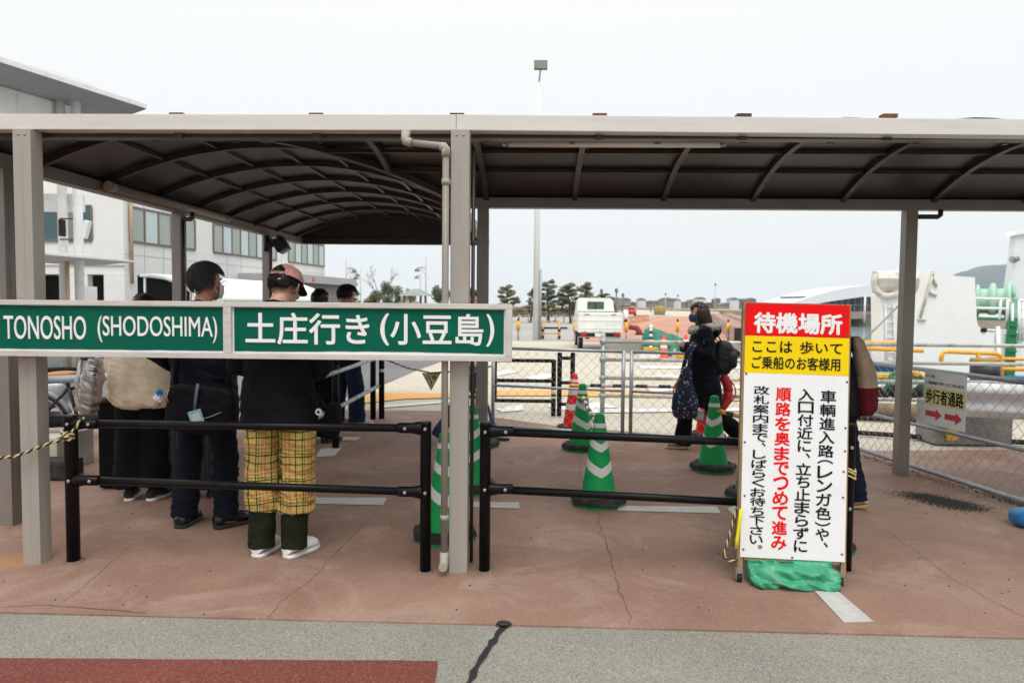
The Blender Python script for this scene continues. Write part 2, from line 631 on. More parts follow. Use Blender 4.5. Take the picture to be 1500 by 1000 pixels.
def strip(pts, w, z, jit=0.0, rnd=0.0):
    pts = [Vector((p[0], p[1], 0)) for p in pts]
    fine = []
    for a, b in zip(pts, pts[1:]):
        k = max(1, int((b - a).length / .035)) if (jit or rnd) else 1
        fine += [a.lerp(b, i / k) for i in range(k)]
    fine.append(pts[-1])
    L, Rr = [], []
    for i, p in enumerate(fine):
        d = fine[min(i + 1, len(fine) - 1)] - fine[max(i - 1, 0)]
        nrm = Vector((-d.y, d.x, 0)).normalized()
        q = p + nrm * (noise.noise(p * 9) * jit + noise.noise(p * 31) * jit * .6)
        ww = w * (1 + noise.noise(p * 17 + Vector((3, 1, 0))) * rnd)
        L.append((q.x + nrm.x * ww / 2, q.y + nrm.y * ww / 2, z))
        Rr.append((q.x - nrm.x * ww / 2, q.y - nrm.y * ww / 2, z))
    b = MB()
    n = len(fine)
    b.add(L + Rr, [(i, i + 1, n + i + 1, n + i) for i in range(n - 1)])
    return b


tar = strip([G(740, 911), G(722, 938), G(702, 968), G(684, 1002), G(640, 1080)], .027, -.002, .012, 1.0)
tar.lathe([(.001, .0), (.03, .003), (.022, .012), (.0, .014)], G(738, 914), 12, sx=1.3, sy=.9)
tar.build('tar_joint', M_tar, road)
cr = strip([G(872, 745), G(886, 790), G(897, 822), G(905, 850), G(912, 868), G(922, 905), G(924, 914)], .0035, .003, .03, .9)
cr.join(strip([G(640, 690), G(560, 740), G(500, 800), G(455, 850), G(410, 880), G(395, 905)], .0022, .0025, .018, .9))
cr.join(strip([G(190, 800), G(150, 835), G(110, 870), G(60, 900)], .0018, .0028, .015, .9))
cr.join(strip([G(930, 748), G(1080, 765), G(1200, 778), G(1340, 790), G(1500, 806)], .0025, .0032, .01, .8))
cr.join(strip([G(880, 745), G(770, 740), G(690, 742)], .0025, .0029, .01, .8))
cr.join(strip([G(1300, 778), G(1400, 850), G(1500, 905)], .002, .0034, .02, .8))
cr.join(strip([G(850, 650), G(850, 700), G(860, 720)], .003, .0031, .01, .8))
cr.join(strip([G(0, 890), G(60, 886), G(160, 893), G(215, 898)], .004, .0033, .01, .8))
cr.build('crack', M_crack, platform)
mk = MB()
for q in ([(462, 729), (566, 729), (562, 740), (462, 738)], [(690, 735), (760, 736), (762, 745), (690, 743)], [(905, 741), (1050, 742), (1056, 752), (905, 748)],
          [(470, 657), (502, 654), (490, 668), (463, 669)], [(505, 640), (530, 640), (522, 645), (500, 645)], [(1065, 745), (1083, 738), (1096, 760), (1090, 770)]):
    mk.sheet([G(*p) for p in q], .004)
mk.build('marking', M_mark, platform)
gr = MB().prism([tuple(G(*p))[:2] for p in ((1193, 866), (1224, 864), (1279, 911), (1236, 912))], (0, 0, .001), (1, 0, 0), (0, 1, 0), (0, 0, 1), .006)
for i in range(26):                                   # ribbed metal cover strip
    a = G(1196, 868).lerp(G(1238, 911), i / 26)
    b_ = G(1225, 866).lerp(G(1276, 910), i / 26)
    gr.tube([a + Vector((.004, 0, .0075)), b_ + Vector((-.004, 0, .0075))], .0022, 5)
gr.build('ribbed_cover', mat('worn_zinc_cover', (.52, .51, .48), .6, .1, .1, 30, dirt=(.3, .25, .2), damt=.4), platform)
peb = MB()
for i in range(150):
    px, py = random.uniform(0, 1500), random.uniform(640, 905)
    p = G(px, py)
    r = random.uniform(.0025, .0065)
    peb.ell((p.x, p.y, r * .4), (r, r * random.uniform(.6, 1), r * .6), None, 6, 4)
peb.build('grit', mat('dark_grit', (.07, .06, .055), .9, 0, .5, 90), platform)['kind'] = 'stuff'
soil = MB()
for i in range(5200):
    t = random.betavariate(2, 1.6)
    p = G(1325, 720).lerp(G(1432, 748), t) + Vector((random.gauss(0, .09), random.gauss(0, .05), 0))
    r = random.uniform(.001, .0042)
    soil.ell((p.x, p.y, r * .25), (r * 2.2, r, r * .45), None, 5, 3)
for i in range(240):
    p = Vector((3.40, 7.75, 0)).lerp(Vector((3.86, 5.4, 0)), random.random()) + Vector((random.gauss(.06, .05), 0, 0))
    r = random.uniform(.002, .008)
    soil.ell((p.x, p.y, r * .3), (r * 1.3, r, r * .6), None, 6, 4)
soil.build('spilt_soil', mat('dark_soil', (.035, .03, .028), .95, 0, .4, 50), platform)['kind'] = 'stuff'

asp = struct(MB().sheet([G(-200, 660), G(300, 627), G(480, 590), G(560, 563), G(612, 541), G(668, 521), G(712, 503), G(760, 490), G(760, 476), G(300, 476), G(-200, 500)], -.010).build('harbour_road', M_asphalt))
far_asp = struct(MB().sheet([G(715, 500), G(755, 498), G(835, 499), G(850, 496), G(985, 461), G(860, 461), G(720, 468)], -.007).build('quay_road', M_asphaltfar))
brick = struct(MB().sheet([G(832, 499), G(960, 463.5), G(1045, 463), G(1062, 468), G(1150, 506), G(1060, 504), G(900, 501)], -.0055).build('brick_pavement', M_brick))
strip([G(935, 478), G(952, 472), G(985, 462.5)], .18, -.001).build('yellow_line', M_orange, brick)
fm = MB()
for q in ([(770, 553), (800, 546), (812, 551), (790, 557)], [(725, 598), (765, 592), (768, 600), (735, 603)], [(800, 594), (880, 589), (905, 596), (820, 600)],
          [(860, 598), (1094, 597), (1094, 601), (862, 604)], [(945, 567), (1095, 563), (1095, 568), (955, 573)], [(935, 535), (1090, 537), (1090, 540), (940, 539)],
          [(560, 593), (662, 585.5), (662, 588.5), (556, 597)], [(720, 545), (745, 541), (760, 544), (728, 550)], [(930, 552), (985, 548), (1000, 552), (940, 556)]):
    fm.sheet([G(*p) for p in q], -.003)
fm.build('marking', M_markfar, asp)
om = MB()
for q in ([(505, 588), (560, 574), (662, 576), (662, 582), (590, 584), (535, 590)], [(725, 572), (830, 571), (1000, 577), (1000, 583), (830, 579), (728, 579)], [(1030, 580), (1095, 582), (1095, 587), (1030, 585)]):
    om.sheet([G(*p) for p in q], -.001)
om.build('orange_marking', M_orange, asp)

# ------------------------------------------------------------------ covered walkway
X0, X1, XR, XE = -3.60, -.74, -.45, 8.4
Y0, Y1, YE = 4.25, 6.90, 11.3
ZS, SAG1, SAG2 = 2.52, .285, .335


def arcz(t, w, sag):
    R = (w * w / 4 + sag * sag) / (2 * sag)
    u = (t - .5) * w
    return ZS + math.sqrt(R * R - u * u) - (R - sag)


canopy = thing('walkway_canopy', 'long bronze aluminium walkway canopy with dark vaulted roof on square posts', 'canopy', (-.42, 4.22, 0))
NT_ = 16


def vault(lift, thick):
    b = MB()
    for lo in (0, 1):
        V1, V2 = [], []
        for k in range(NT_ + 1):
            t = k / NT_
            z1 = arcz(t, Y1 - Y0, SAG1) + lift + lo * thick
            z2 = arcz(t, X1 - X0, SAG2) + lift + lo * thick
            zm = (z1 + z2) / 2
            y, x = Y0 + (Y1 - Y0) * t, X0 + (X1 - X0) * t
            V1 += [(x, y, zm), (x + .9, y, z1), (XE, y, z1)]
            V2 += [(x, y, zm), (x, y + .9, z2), (x, YE, z2)]
        fs = []
        for k in range(NT_):
            for j in (0, 1):
                a = k * 3 + j
                fs.append((a, a + 1, a + 4, a + 3) if not lo else (a + 3, a + 4, a + 1, a))
        b.add(V1, fs, 0, True)
        b.add(V2, [tuple(reversed(f)) for f in fs], 0, True)
    return b


vault(0, .012).build('roof_panel', M_panel, canopy, fix=False)


def rib(fn, t0, t1, w=.045, h=.05, n=14):
    b = MB()
    pts = [fn(t0 + (t1 - t0) * i / n) for i in range(n + 1)]
    rings = []
    for i, p in enumerate(pts):
        d = (pts[min(i + 1, n)] - pts[max(i - 1, 0)]).normalized()
        side = Vector((-d.y, d.x, 0)).normalized()
        rings.append([p + side * w / 2 + Vector((0, 0, -.002)), p - side * w / 2 + Vector((0, 0, -.002)), p - side * w / 2 - Vector((0, 0, h)), p + side * w / 2 - Vector((0, 0, h))])
    return b.rings(rings, True, 0, False)


front = lambda x: (lambda t: Vector((x, Y0 + (Y1 - Y0) * t, arcz(t, Y1 - Y0, SAG1))))
left = lambda y: (lambda t: Vector((X0 + (X1 - X0) * t, y, arcz(t, X1 - X0, SAG2))))
k = -3
while XR + .81 * k < XE:
    x = XR + .81 * k
    tm = (x - X0) / (X1 - X0)
    rib(front(x), .01, min(.99, tm)).build('rib', M_rib, canopy)
    if k >= -2:
        capb = rib(lambda t, x=x: front(x)(t) + Vector((0, 0, .034)), .02, min(.98, max(tm, .05)), .03, .018)
        capb.b2((x - .04, Y0 + .0, 2.606), (x + .04, Y0 + .06, 2.626))
        capb.build('rib_cap', [M_rust if k % 2 else M_rib], canopy)
    k += 1
y = Y1 - 2 * .81
while y < YE:
    tm = (y - Y0) / (Y1 - Y0)
    rib(left(y), .01, min(.99, tm)).build('rib', M_rib, canopy)
    y += .81
rib(lambda t: Vector((X0 + (X1 - X0) * t, Y0 + (Y1 - Y0) * t, (arcz(t, Y1 - Y0, SAG1) + arcz(t, X1 - X0, SAG2)) / 2)), .01, .99, .06, .055).build('valley_rib', M_rib, canopy)
for t in (.19, .345, .5, .655, .81):
    z = arcz(t, Y1 - Y0, SAG1)
    yy = Y0 + (Y1 - Y0) * t
    MB().b2((X0 + (X1 - X0) * t + .03, yy - .014, z - .033), (XE, yy + .014, z - .003)).build('purlin', M_rib, canopy)
    z = arcz(t, X1 - X0, SAG2)
    xx = X0 + (X1 - X0) * t
    MB().b2((xx - .014, Y0 + (Y1 - Y0) * t + .03, z - .033), (xx + .014, YE, z - .003)).build('purlin', M_rib, canopy)
fb = MB().box((-2.045, Y0, 2.561), (3.19, .10, .088), ch=.004)
fb.build('front_beam', M_beam, canopy)
fb2 = MB().box(((XR + XE) / 2, Y0, 2.531), (XE - XR - .004, .10, .088), Matrix.Rotation(.007, 3, 'Y'), ch=.004)
fb2.build('front_beam', M_beam, canopy)
gut = MB().b2((X0, Y0 + .055, 2.496), (XE, Y0 + .15, 2.516), ch=.004)
for i in range(22):
    gut.b2((X0 + .3 + i * .5, Y0 + .152, 2.492), (X0 + .33 + i * .5, Y0 + .185, 2.512))
gut.build('gutter', M_rib, canopy)
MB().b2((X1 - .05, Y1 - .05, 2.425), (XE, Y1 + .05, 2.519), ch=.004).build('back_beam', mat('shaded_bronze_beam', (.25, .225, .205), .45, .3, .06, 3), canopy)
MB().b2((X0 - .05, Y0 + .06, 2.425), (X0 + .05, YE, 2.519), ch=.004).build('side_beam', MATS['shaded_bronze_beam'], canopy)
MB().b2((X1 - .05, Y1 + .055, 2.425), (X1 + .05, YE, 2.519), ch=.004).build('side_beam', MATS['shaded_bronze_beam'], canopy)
gb = MB().b2((X0 + .055, YE - .05, 2.425), (X1 - .055, YE + .05, 2.519), ch=.004)
ga = [(X0 + (X1 - X0) * i / 16, arcz(i / 16, X1 - X0, SAG2) + .010) for i in range(17)]
gb.prism([(X0, 2.515)] + ga + [(X1, 2.515)], (0, YE, 0), (1, 0, 0), (0, 0, 1), (0, 1, 0), .02)
gb.build('end_gable', M_rib, canopy)
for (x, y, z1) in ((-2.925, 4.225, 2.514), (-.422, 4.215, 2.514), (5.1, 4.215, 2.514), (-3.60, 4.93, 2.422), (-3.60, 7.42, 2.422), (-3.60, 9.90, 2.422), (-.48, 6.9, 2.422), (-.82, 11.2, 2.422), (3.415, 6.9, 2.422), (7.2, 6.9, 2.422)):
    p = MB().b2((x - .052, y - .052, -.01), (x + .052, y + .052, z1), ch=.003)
    if y < 4.3:
        for sx in (-.018, .018):
            p.lathe([(.0075, 0), (.0075, .004), (.004, .006)], (0, 0, 0), 8)
            for q in p.v[-24:]:
                q.x, q.y, q.z = x + sx + q.x, y - .052 - q.z, z1 - .03 + q.y
        p.b2((x - .0025, y - .0535, .02), (x + .0025, y - .050, z1 - .08))
    else:
        p.b2((x + .0525, y - .012, .02), (x + .0545, y + .012, z1 - .05))
    p.build('post', M_post if y < 4.3 else mat('bronze_aluminium_shaded', (.25, .225, .20), .42, .3, .06, 3, stretch=(6, 6, .6)), canopy)  # rear posts take a darker bronze, the roof's shade put into the colour

# rain pipe beside the middle post
dp = MB()
xp = -.487 - .012
dp.tube([(-.70, 4.14, 2.435), (-.535, 4.14, 2.418), (xp - .003, 4.14, 2.412)], .0195, 12)
dp.tube([(xp, 4.14, 2.40), (xp, 4.14, 1.3), (xp, 4.14, .115)], .0195, 12)
rp = dp.build('drain_pipe', M_pvc, canopy)
for pts, r in (([(-.725, 4.16, 2.50), (-.725, 4.145, 2.455), (-.718, 4.14, 2.44), (-.69, 4.14, 2.434)], .026),
               ([(xp - .035, 4.14, 2.414), (xp - .008, 4.14, 2.412), (xp, 4.14, 2.402), (xp, 4.14, 2.36)], .025),
               ([(xp, 4.14, .13), (xp, 4.138, .085), (xp, 4.12, .065), (xp, 4.095, .06), (xp, 4.084, .06)], .0255)):
    MB().tube(pts, r, 12).build('elbow', M_pvcjoint, rp)
for z in (2.22, .33):
    MB().tube([(xp, 4.14, z - .015), (xp, 4.14, z + .015)], .0235, 12).b2((xp, 4.13, z - .012), (-.475, 4.16, z + .012)).build('bracket', M_pvcjoint, rp)
cd = MB()
cd.tube([(-.357, 4.30, 2.42), (-.357, 4.30, .02)], .011, 8)
for z in (1.9, 1.32, 1.17, 1.0, .6):
    cd.b2((-.375, 4.285, z - .01), (-.34, 4.315, z + .01))
cd.build('conduit', M_rib, canopy)
for (x, y, s) in ((-3.53, 7.36, 1), (-3.53, 9.84, 1), (3.55, 6.86, 1)):
    d2 = MB()
    z0 = 2.43
    d2.tube([(x + .10, y, z0), (x + .10, y, z0 - .05), (x + .085, y, z0 - .07), (x, y, z0 - .07), (x - .005, y, z0 - .085), (x - .005, y, z0 - .4), (x - .005, y, .3)] if x < 0 else
            [(x + .12, y, z0), (x + .12, y, z0 - .05), (x + .10, y, z0 - .065), (x - .08, y, z0 - .065)], .022, 10)
    d2.build('drain_pipe', M_rib, canopy)

# fluorescent batten under the front beam
lamp = thing('batten_light', 'long weathered fluorescent batten light fixed under the canopy front beam', 'light fitting', (.6, 4.47, 2.5))
a, b_ = A(737, 210, 4.47), A(1062, 214, 4.47)
MB().b2((a.x, 4.43, 2.524), (b_.x, 4.51, 2.556), ch=.006).build('housing', mat('weathered_batten', (.30, .265, .23), .5, 0, .15, 5, stretch=(1, 5, 5), dirt=(.03, .028, .025), damt=.9, dscale=4), lamp)
MB().tube([(a.x + .03, 4.47, 2.500), (b_.x - .03, 4.47, 2.500)], .020, 10).build('tube', mat('aged_tube', (.74, .71, .65), .4, 0, .1, 3, stretch=(1, 8, 8)), lamp)
for x in (a.x + .008, b_.x - .008):
    MB().b2((x - .012, 4.435, 2.490), (x + .012, 4.505, 2.523)).build('end_cap', M_pvcjoint, lamp)
# long pipe lamp along the side beam
sl = thing('side_batten_light', 'beige tubular lamp fixed along the inner side beam of the canopy', 'light fitting', (-3.5, 7.6, 2.4))
MB().tube([(-3.49, 6.05, 2.475), (-3.49, 8.3, 2.475)], .038, 12).build('housing', M_pvc, sl)
MB().tube([(-3.49, 6.0, 2.475), (-3.49, 6.06, 2.475)], .044, 12).tube([(-3.49, 8.28, 2.475), (-3.49, 8.34, 2.475)], .044, 12).build('end_cap', M_pvcjoint, sl)

# ------------------------------------------------------------------ direction sign
sg = thing('direction_sign', 'long green bilingual ferry direction sign mounted across the two front posts', 'sign', (-1.6, 4.1, 1.2))
SY = 4.085
zt, zb, xr, xd = 1.545, 1.226, -.121, -1.716
fr = MB()
fr.b2((-3.4, SY, zt - .029), (xr, SY + .055, zt), ch=.003)
fr.b2((-3.4, SY, zb), (xr, SY + .055, zb + .029), ch=.003)
fr.b2((xr - .036, SY + .0005, zb + .0295), (xr, SY + .055, zt - .0295), ch=.003)
fr.b2((xd - .022, SY + .0005, zb + .0295), (xd + .022, SY + .055, zt - .0295), ch=.003)
fr.b2((-3.4, SY + .028, zb + .0295), (xr - .037, SY + .05, zt - .0295))
fr.build('frame', M_signframe, sg)


def flat(b, y, o=(0, 0)):                              # lay lettering on a plane facing the camera side (-Y)
    b.v = [Vector((p.x + o[0], y - p.z, p.y + o[1])) for p in b.v]
    return b


for (a0, a1) in ((-3.4, xd - .0225), (xd + .0225, xr - .0365)):
    MB().b2((a0, SY + .022, zb + .030), (a1, SY + .0275, zt - .030)).build('backing', M_white, sg)
    z0, z1 = zb + .030 + .011, zt - .030 - .003
    n = 60
    x0, x1 = a0 + (.010 if a0 > -3 else 0), a1 - .010
    low = [(x0 + (x1 - x0) * i / n, z0 + (noise.noise(Vector((i * .37, a0, 0))) * .0018 + (.006 * max(0, math.sin(i / n * PI * 1.3 - .8)) if a0 > -3 else 0))) for i in range(n + 1)]
    up = [(x0 + (x1 - x0) * i / n, z1 + noise.noise(Vector((i * .3, a0, 4))) * .001) for i in range(n, -1, -1)]
    MB().prism(low + up, (0, SY + .0195, 0), (1, 0, 0), (0, 0, 1), (0, 1, 0), .002).build('panel', M_green, sg)


def at_sign(px, py):
    return A(px, py, SY)


t1 = text_mb('土庄行き', 1, .013)
t2 = text_mb('(', 1, .013)
t3 = text_mb('小豆島', 1, .013)
t4 = text_mb(')', 1, .013)
lt = MB()
for tb, x0, x1, y0, y1 in ((t1, 358, 540, 459, 504), (t2, 556, 569, 459, 506), (t3, 571, 708, 460, 505), (t4, 712, 724, 460, 508)):
    p0, p1 = at_sign(x0, y1), at_sign(x1, y0)
    lt.join(fit(tb, p0.x, p1.x, p0.z, p1.z))
flat(lt, SY + .0175)
lt.build('lettering', M_letter, sg)
lt = MB()
p0, p1 = at_sign(3, 498), at_sign(123, 463)
lt.join(fit(text_mb('TONOSHO', 1, .004), p0.x, p1.x, p0.z + .006, p1.z))
p0, p1 = at_sign(141, 501), at_sign(316, 464)
lt.join(fit(text_mb('(SHODOSHIMA)', 1, .004), p0.x, p1.x, p0.z, p1.z))
flat(lt, SY + .0175)
lt.build('lettering', M_letter, sg)


# ------------------------------------------------------------------ black tube railings
def railing(name, label, x0, x1, y0, y1, zs0, zs1, r0, r1, ztop, ends=(1, 1)):
    t = thing(name, label, 'railing', (x0, y0, 0))
    P0, P1 = Vector((x0, y0, 0)), Vector((x1, y1, 0))
    d = (P1 - P0).normalized()
    for P, r, on in ((P0, r0, ends[0]), (P1, r1, ends[1])):
        if on:
            MB().lathe([(r, -.01), (r, ztop - .02), (r * 1.02, ztop - .018), (r * 1.02, ztop - .004), (r * .9, ztop)], P, 20).build('post', M_black, t)
            MB().lathe([(r * 1.7, -.002), (r * 1.6, .004), (r * 1.1, .006)], P, 14).build('base_grout', mat('grout', (.17, .12, .095), .9, 0, .3, 40), t)
    for za, zb_ in zip(zs0, zs1):
        a, b = P0 + Vector((0, 0, za)), P1 + Vector((0, 0, zb_))
        MB().tube([a, b], .0235, 16).build('rail', M_black, t)
        for E_, s, r, on in ((a, 1, r0, ends[0]), (b, -1, r1, ends[1])):
            if not on:
                continue
            f = d * s
            MB().tube([E_ + f * (r * .5), E_ + f * (r + .012), E_ + f * (r + .045), E_ + f * (r + .125), E_ + f * (r + .13)], [.040, .038, .031, .030, .026], 16).build('sleeve', M_black, t)
            for q, rr in ((E_ + f * (r + .085), .030), (E_, r)):
                for sg_ in (-1,):
                    c = q + Vector((0, sg_ * (rr + .001), 0))
                    MB().tube([c + Vector((0, .004, 0)), c, c + Vector((0, -.004, 0))], [.0105, .0105, .007], 10).build('bolt', M_bolt, t)
    return t


railing('tube_railing', 'black two rail tube railing standing in front of the queuing people below the green sign', -2.715, -.612, 4.235, 4.18, (.822, .487), (.832, .464), .037, .032, .872)
railing('tube_railing', 'black two rail tube railing between the middle post and the white notice board', -.272, 1.845, 4.205, 4.325, (.815, .482), (.733, .375), .032, .032, .87)

# ------------------------------------------------------------------ standing notice board
nb = thing('notice_board', 'tall red yellow and white standing notice board with Japanese lettering on a timber frame', 'notice board', (1.44, 4.1, 0))
BM = Matrix.Translation((1.1685, 4.115, .143)) @ Matrix.Rotation(-.05, 4, 'Z') @ Matrix.Rotation(R_(-4.5), 4, 'X') @ Matrix.Rotation(.016, 4, 'Y')
BW0, BH = .570, 1.425


def bsk(u, v, n=0.0):                      # u 0..1 across, v 0..1 up, n in front of the face
    return BM @ Vector((u * BW0, -n, v * BH))


def board_panel(v0, v1, name, m, n0=0.0):
    b = MB()
    b.add([bsk(0, v0, n0), bsk(1, v0, n0), bsk(1, v1, n0), bsk(0, v1, n0), bsk(0, v0, n0 - .006), bsk(1, v0, n0 - .006), bsk(1, v1, n0 - .006), bsk(0, v1, n0 - .006)],
          [(0, 1, 2, 3), (7, 6, 5, 4), (0, 4, 5, 1), (1, 5, 6, 2), (2, 6, 7, 3), (3, 7, 4, 0)])
    return b.build(name, m, nb)


v_y, v_r = .7235, .8715
board_panel(0, v_y - .0008, 'white_panel', mat('sign_white', (.82, .83, .83), .4, 0, .03, 4, dirt=(.7, .68, .63), damt=.25, dscale=5))
board_panel(v_y, v_r - .0008, 'yellow_panel', M_signyellow)
board_panel(v_r, 1, 'red_panel', M_signred)


def board_text(s, u0, u1, v0, v1, off, m, name='lettering'):
    b = s if isinstance(s, MB) else text_mb(s, 1, off, .001)
    fit(b, u0 * BW0, u1 * BW0, v0 * BH, v1 * BH)
    b.v = [BM @ Vector((p.x, -p.z - .0012, p.y)) for p in b.v]
    return b


px_u = lambda px, py: (px - (1097 - 12 * (py - 446) / 371)) / (150 + 5 * (py - 446) / 371)
px_v = lambda py: 1 - (py - 446) / 372.5
b = MB()
b.join(board_text('待機場所', px_u(1108, 478), px_u(1236, 478), px_v(490), px_v(459), .028, 0))
b.build('heading', M_white, nb)
b = MB()
b.join(board_text('ここは', px_u(1106, 508), px_u(1164, 508), px_v(518), px_v(501), .010, 0))
b.join(board_text('歩いて', px_u(1175, 508), px_u(1236, 508), px_v(518.5), px_v(500.5), .010, 0))
b.join(board_text('ご乗船のお客様用', px_u(1105, 533), px_u(1233, 533), px_v(542.5), px_v(523.5), .010, 0))
b.build('subheading', M_ink, nb)


def column(chars, cx0, cx1, y0, y1, off, m):
    vert = {'（': '︵', '）': '︶', '、': '、', '。': '。'}
    b = MB()
    n = sum(.55 if c in '）（' else (.8 if c in '、 ' else 1) for c in chars)
    step = (y1 - y0) / n
    y = y0
    for c in chars:
        k = .55 if c in '）（' else (.8 if c in '、 ' else 1)
        ya, yb = y, y + step * k
        y = yb
        if c == ' ':
            continue
        fr_ = (ya - y0) / (y1 - y0)
        cx = cx0 + (cx1 - cx0) * fr_
        w = 11.3
        t = text_mb(vert.get(c, c), 1, off, .001)
        if c in '、。':
            x0, x1, a0, a1 = cx + 3, cx + 9, ya + step * .05, ya + step * .42
        elif c in '（）':
            x0, x1, a0, a1 = cx - w, cx + w, ya + step * .14, yb - step * .12
        else:
            ww, hh = (w, .46)
            if c in 'しくにいりうやさきちらよ':
                ww = w * .86
            x0, x1, a0, a1 = cx - ww, cx + ww, (ya + yb) / 2 - step * hh, (ya + yb) / 2 + step * hh
        b.join(board_text(t, px_u(x0, (ya + yb) / 2), px_u(x1, (ya + yb) / 2), px_v(a1), px_v(a0), off, m))
    return b


column('車輌進入路（レンガ色）や、', 1216, 1205, 570, 806, .012, 0).build('lettering', M_ink, nb)
column('入口付近に、立ち止まらずに', 1184, 1174, 569, 808, .012, 0).build('lettering', M_ink, nb)
column('順路を奥までつめて進み', 1151, 1142, 568, 806, .018, 0).build('red_lettering', M_signred, nb)
column('改札案内まで、しばらくお待ち下さい。', 1119, 1108, 567, 813, .010, 0).build('lettering', M_ink, nb)
sc = MB()
for u, v in ((.03, .985), (.5, .99), (.94, .985), (.97, .96), (.97, .88), (.02, .72), (.985, .70), (.02, .45), (.98, .52), (.98, .43), (.03, .24), (.97, .25), (.03, .03), (.5, .008), (.97, .03), (.97, .35)):
    c = bsk(u, v, .0005)
    sc.tube([c, c + BM.to_3x3() @ Vector((0, -.003, 0))], .006, 8)
sc.build('screw', M_rust, nb)
# timber frame behind the board, legs with casters
fr = MB()
bx = lambda u0, u1, v0, v1, n0, n1: fr.add([bsk(u, v, n) for u in (u0, u1) for v in (v0, v1) for n in (n0, n1)], [(0, 1, 3, 2), (4, 6, 7, 5), (0, 4, 5, 1), (2, 3, 7, 6), (0, 2, 6, 4), (1, 5, 7, 3)])
bx(-.022, .030, -.075, 1.004, -.0065, -.048)
bx(.970, 1.016, -.085, 1.004, -.0065, -.048)
bx(.0455, .9545, .95, 1.004, -.0065, -.050)
bx(.0455, .9545, .48, .52, -.0065, -.050)
bx(.0455, .9545, -.012, .03, -.0065, -.050)
fr.build('frame', M_timber, nb)
for x in (1.26, 1.62):
    p, q = Vector((x, 4.36, .62)), Vector((x + .01, 4.62, .04))
    MB().tube([p, q], .02, 4, sm=False).tube([Vector((x, 4.15, .12)), Vector((x + .01, 4.61, .09))], .02, 4, sm=False).build('strut', M_timber, nb)
for (x, y) in ((1.166, 4.115), (1.715, 4.085)):
    c = MB()
    c.b2((x - .018, y - .012, .052), (x + .018, y + .03, .075))
    c.b2((x - .020, y - .012, .015), (x - .015, y + .03, .055))
    c.b2((x + .015, y - .012, .015), (x + .020, y + .03, .055))
    w_ = c.build('caster', M_bolt, nb)
    MB().tube([(x - .012, y + .006, .026), (x + .012, y + .006, .026)], .026, 16).build('wheel', M_rubber, w_)
# yellow strap and rope hanging at the side
MB().tube([(1.165, 4.10, .42), (1.155, 4.09, .36), (1.142, 4.085, .25), (1.138, 4.085, .20)], .010, 8, flat=.25).build('strap', mat('yellow_strap', (.75, .62, .01), .6, 0, .1, 10), nb)


def rope_mb(pts, r=.007, n=64, twist=.055):
    """two twisted strands: black and yellow"""
    P = [Vector(p) for p in pts]
    L = [0]
    for a, b in zip(P, P[1:]):
        L.append(L[-1] + (b - a).length)
    n = int(L[-1] / .006) + 2
    out = []
    fine = []
    for i in range(n):
        s = L[-1] * i / (n - 1)
        k = max(j for j in range(len(L) - 1) if L[j] <= s + 1e-9)
        fine.append((P[k].lerp(P[k + 1], (s - L[k]) / max(1e-6, L[k + 1] - L[k])), s))
    d = None
    b = MB()
    for ph, mi in ((0, 0), (PI, 1)):
        pts_ = []
        for i, (p, s) in enumerate(fine):
            q = fine[min(i + 1, n - 1)][0] - fine[max(i - 1, 0)][0]
            a_, b_ = frame(q)
            t = 2 * PI * s / twist + ph
            pts_.append(p + (a_ * math.cos(t) + b_ * math.sin(t)) * r * .52)
        b.tube(pts_, r * .72, 6, mi)
    return b


M_ropey = mat('rope_yellow', (.55, .44, .22), .8, 0, .25, 60)
M_ropek = mat('rope_black', (.02, .02, .02), .8, 0, .2, 60)
rope_mb([(1.145, 4.12, .42), (1.12, 4.11, .33), (1.085, 4.10, .20), (1.075, 4.10, .15), (1.10, 4.10, .125), (1.155, 4.11, .12)], .006).build('rope', [M_ropey, M_ropek], nb)
rb = MB()
for z in (.56, .60, .585):
    rb.tube([(1.845 + .036 * math.cos(i / 12 * 2 * PI), 4.325 + .036 * math.sin(i / 12 * 2 * PI), z + .012 * math.sin(i)) for i in range(12)], .006, 6, closed=True)
tag(rb.build('rope_knot', M_ropey), 'yellow and black rope wound round the post behind the notice board', 'rope')

# green sandbag across the base
bag = MB()
bag.ell((1.455, 4.085, .055), (.245, .075, .060), Matrix.Rotation(-.05, 3, 'Z'), 30, 14, 0, .55, .35)
bag.ell((1.462, 4.045, .022), (.235, .060, .024), Matrix.Rotation(-.05, 3, 'Z'), 30, 10, 0, .6, .35)
bag.box((1.44, 4.12, .085), (.46, .05, .09), Matrix.Rotation(-.05, 3, 'Z'))
bg = remesh(bag, .0065, 2)
for i, p in enumerate(bg.v):
    q = Vector((p.x * 9 + p.z * 14, p.y * 8, p.z * 7 - p.x * 5))
    d = (.5 - abs(noise.noise(q)) * 2) * .030 + (.4 - abs(noise.noise(q * 2.1 + Vector((4, 0, 1))))) * .014 - .010
    p.y -= d
    p.z = max(.002, p.z + d * .35 * (p.z > .03))
M_tarpbag = mat('green_vinyl_bag', (.035, .30, .155), .42, 0, .12, 8, .1, 40, dirt=(.25, .45, .33), damt=.5, dscale=6)
tag(bg.build('sandbag', M_tarpbag), 'creased green vinyl sandbag lying over the foot of the notice board', 'sandbag')

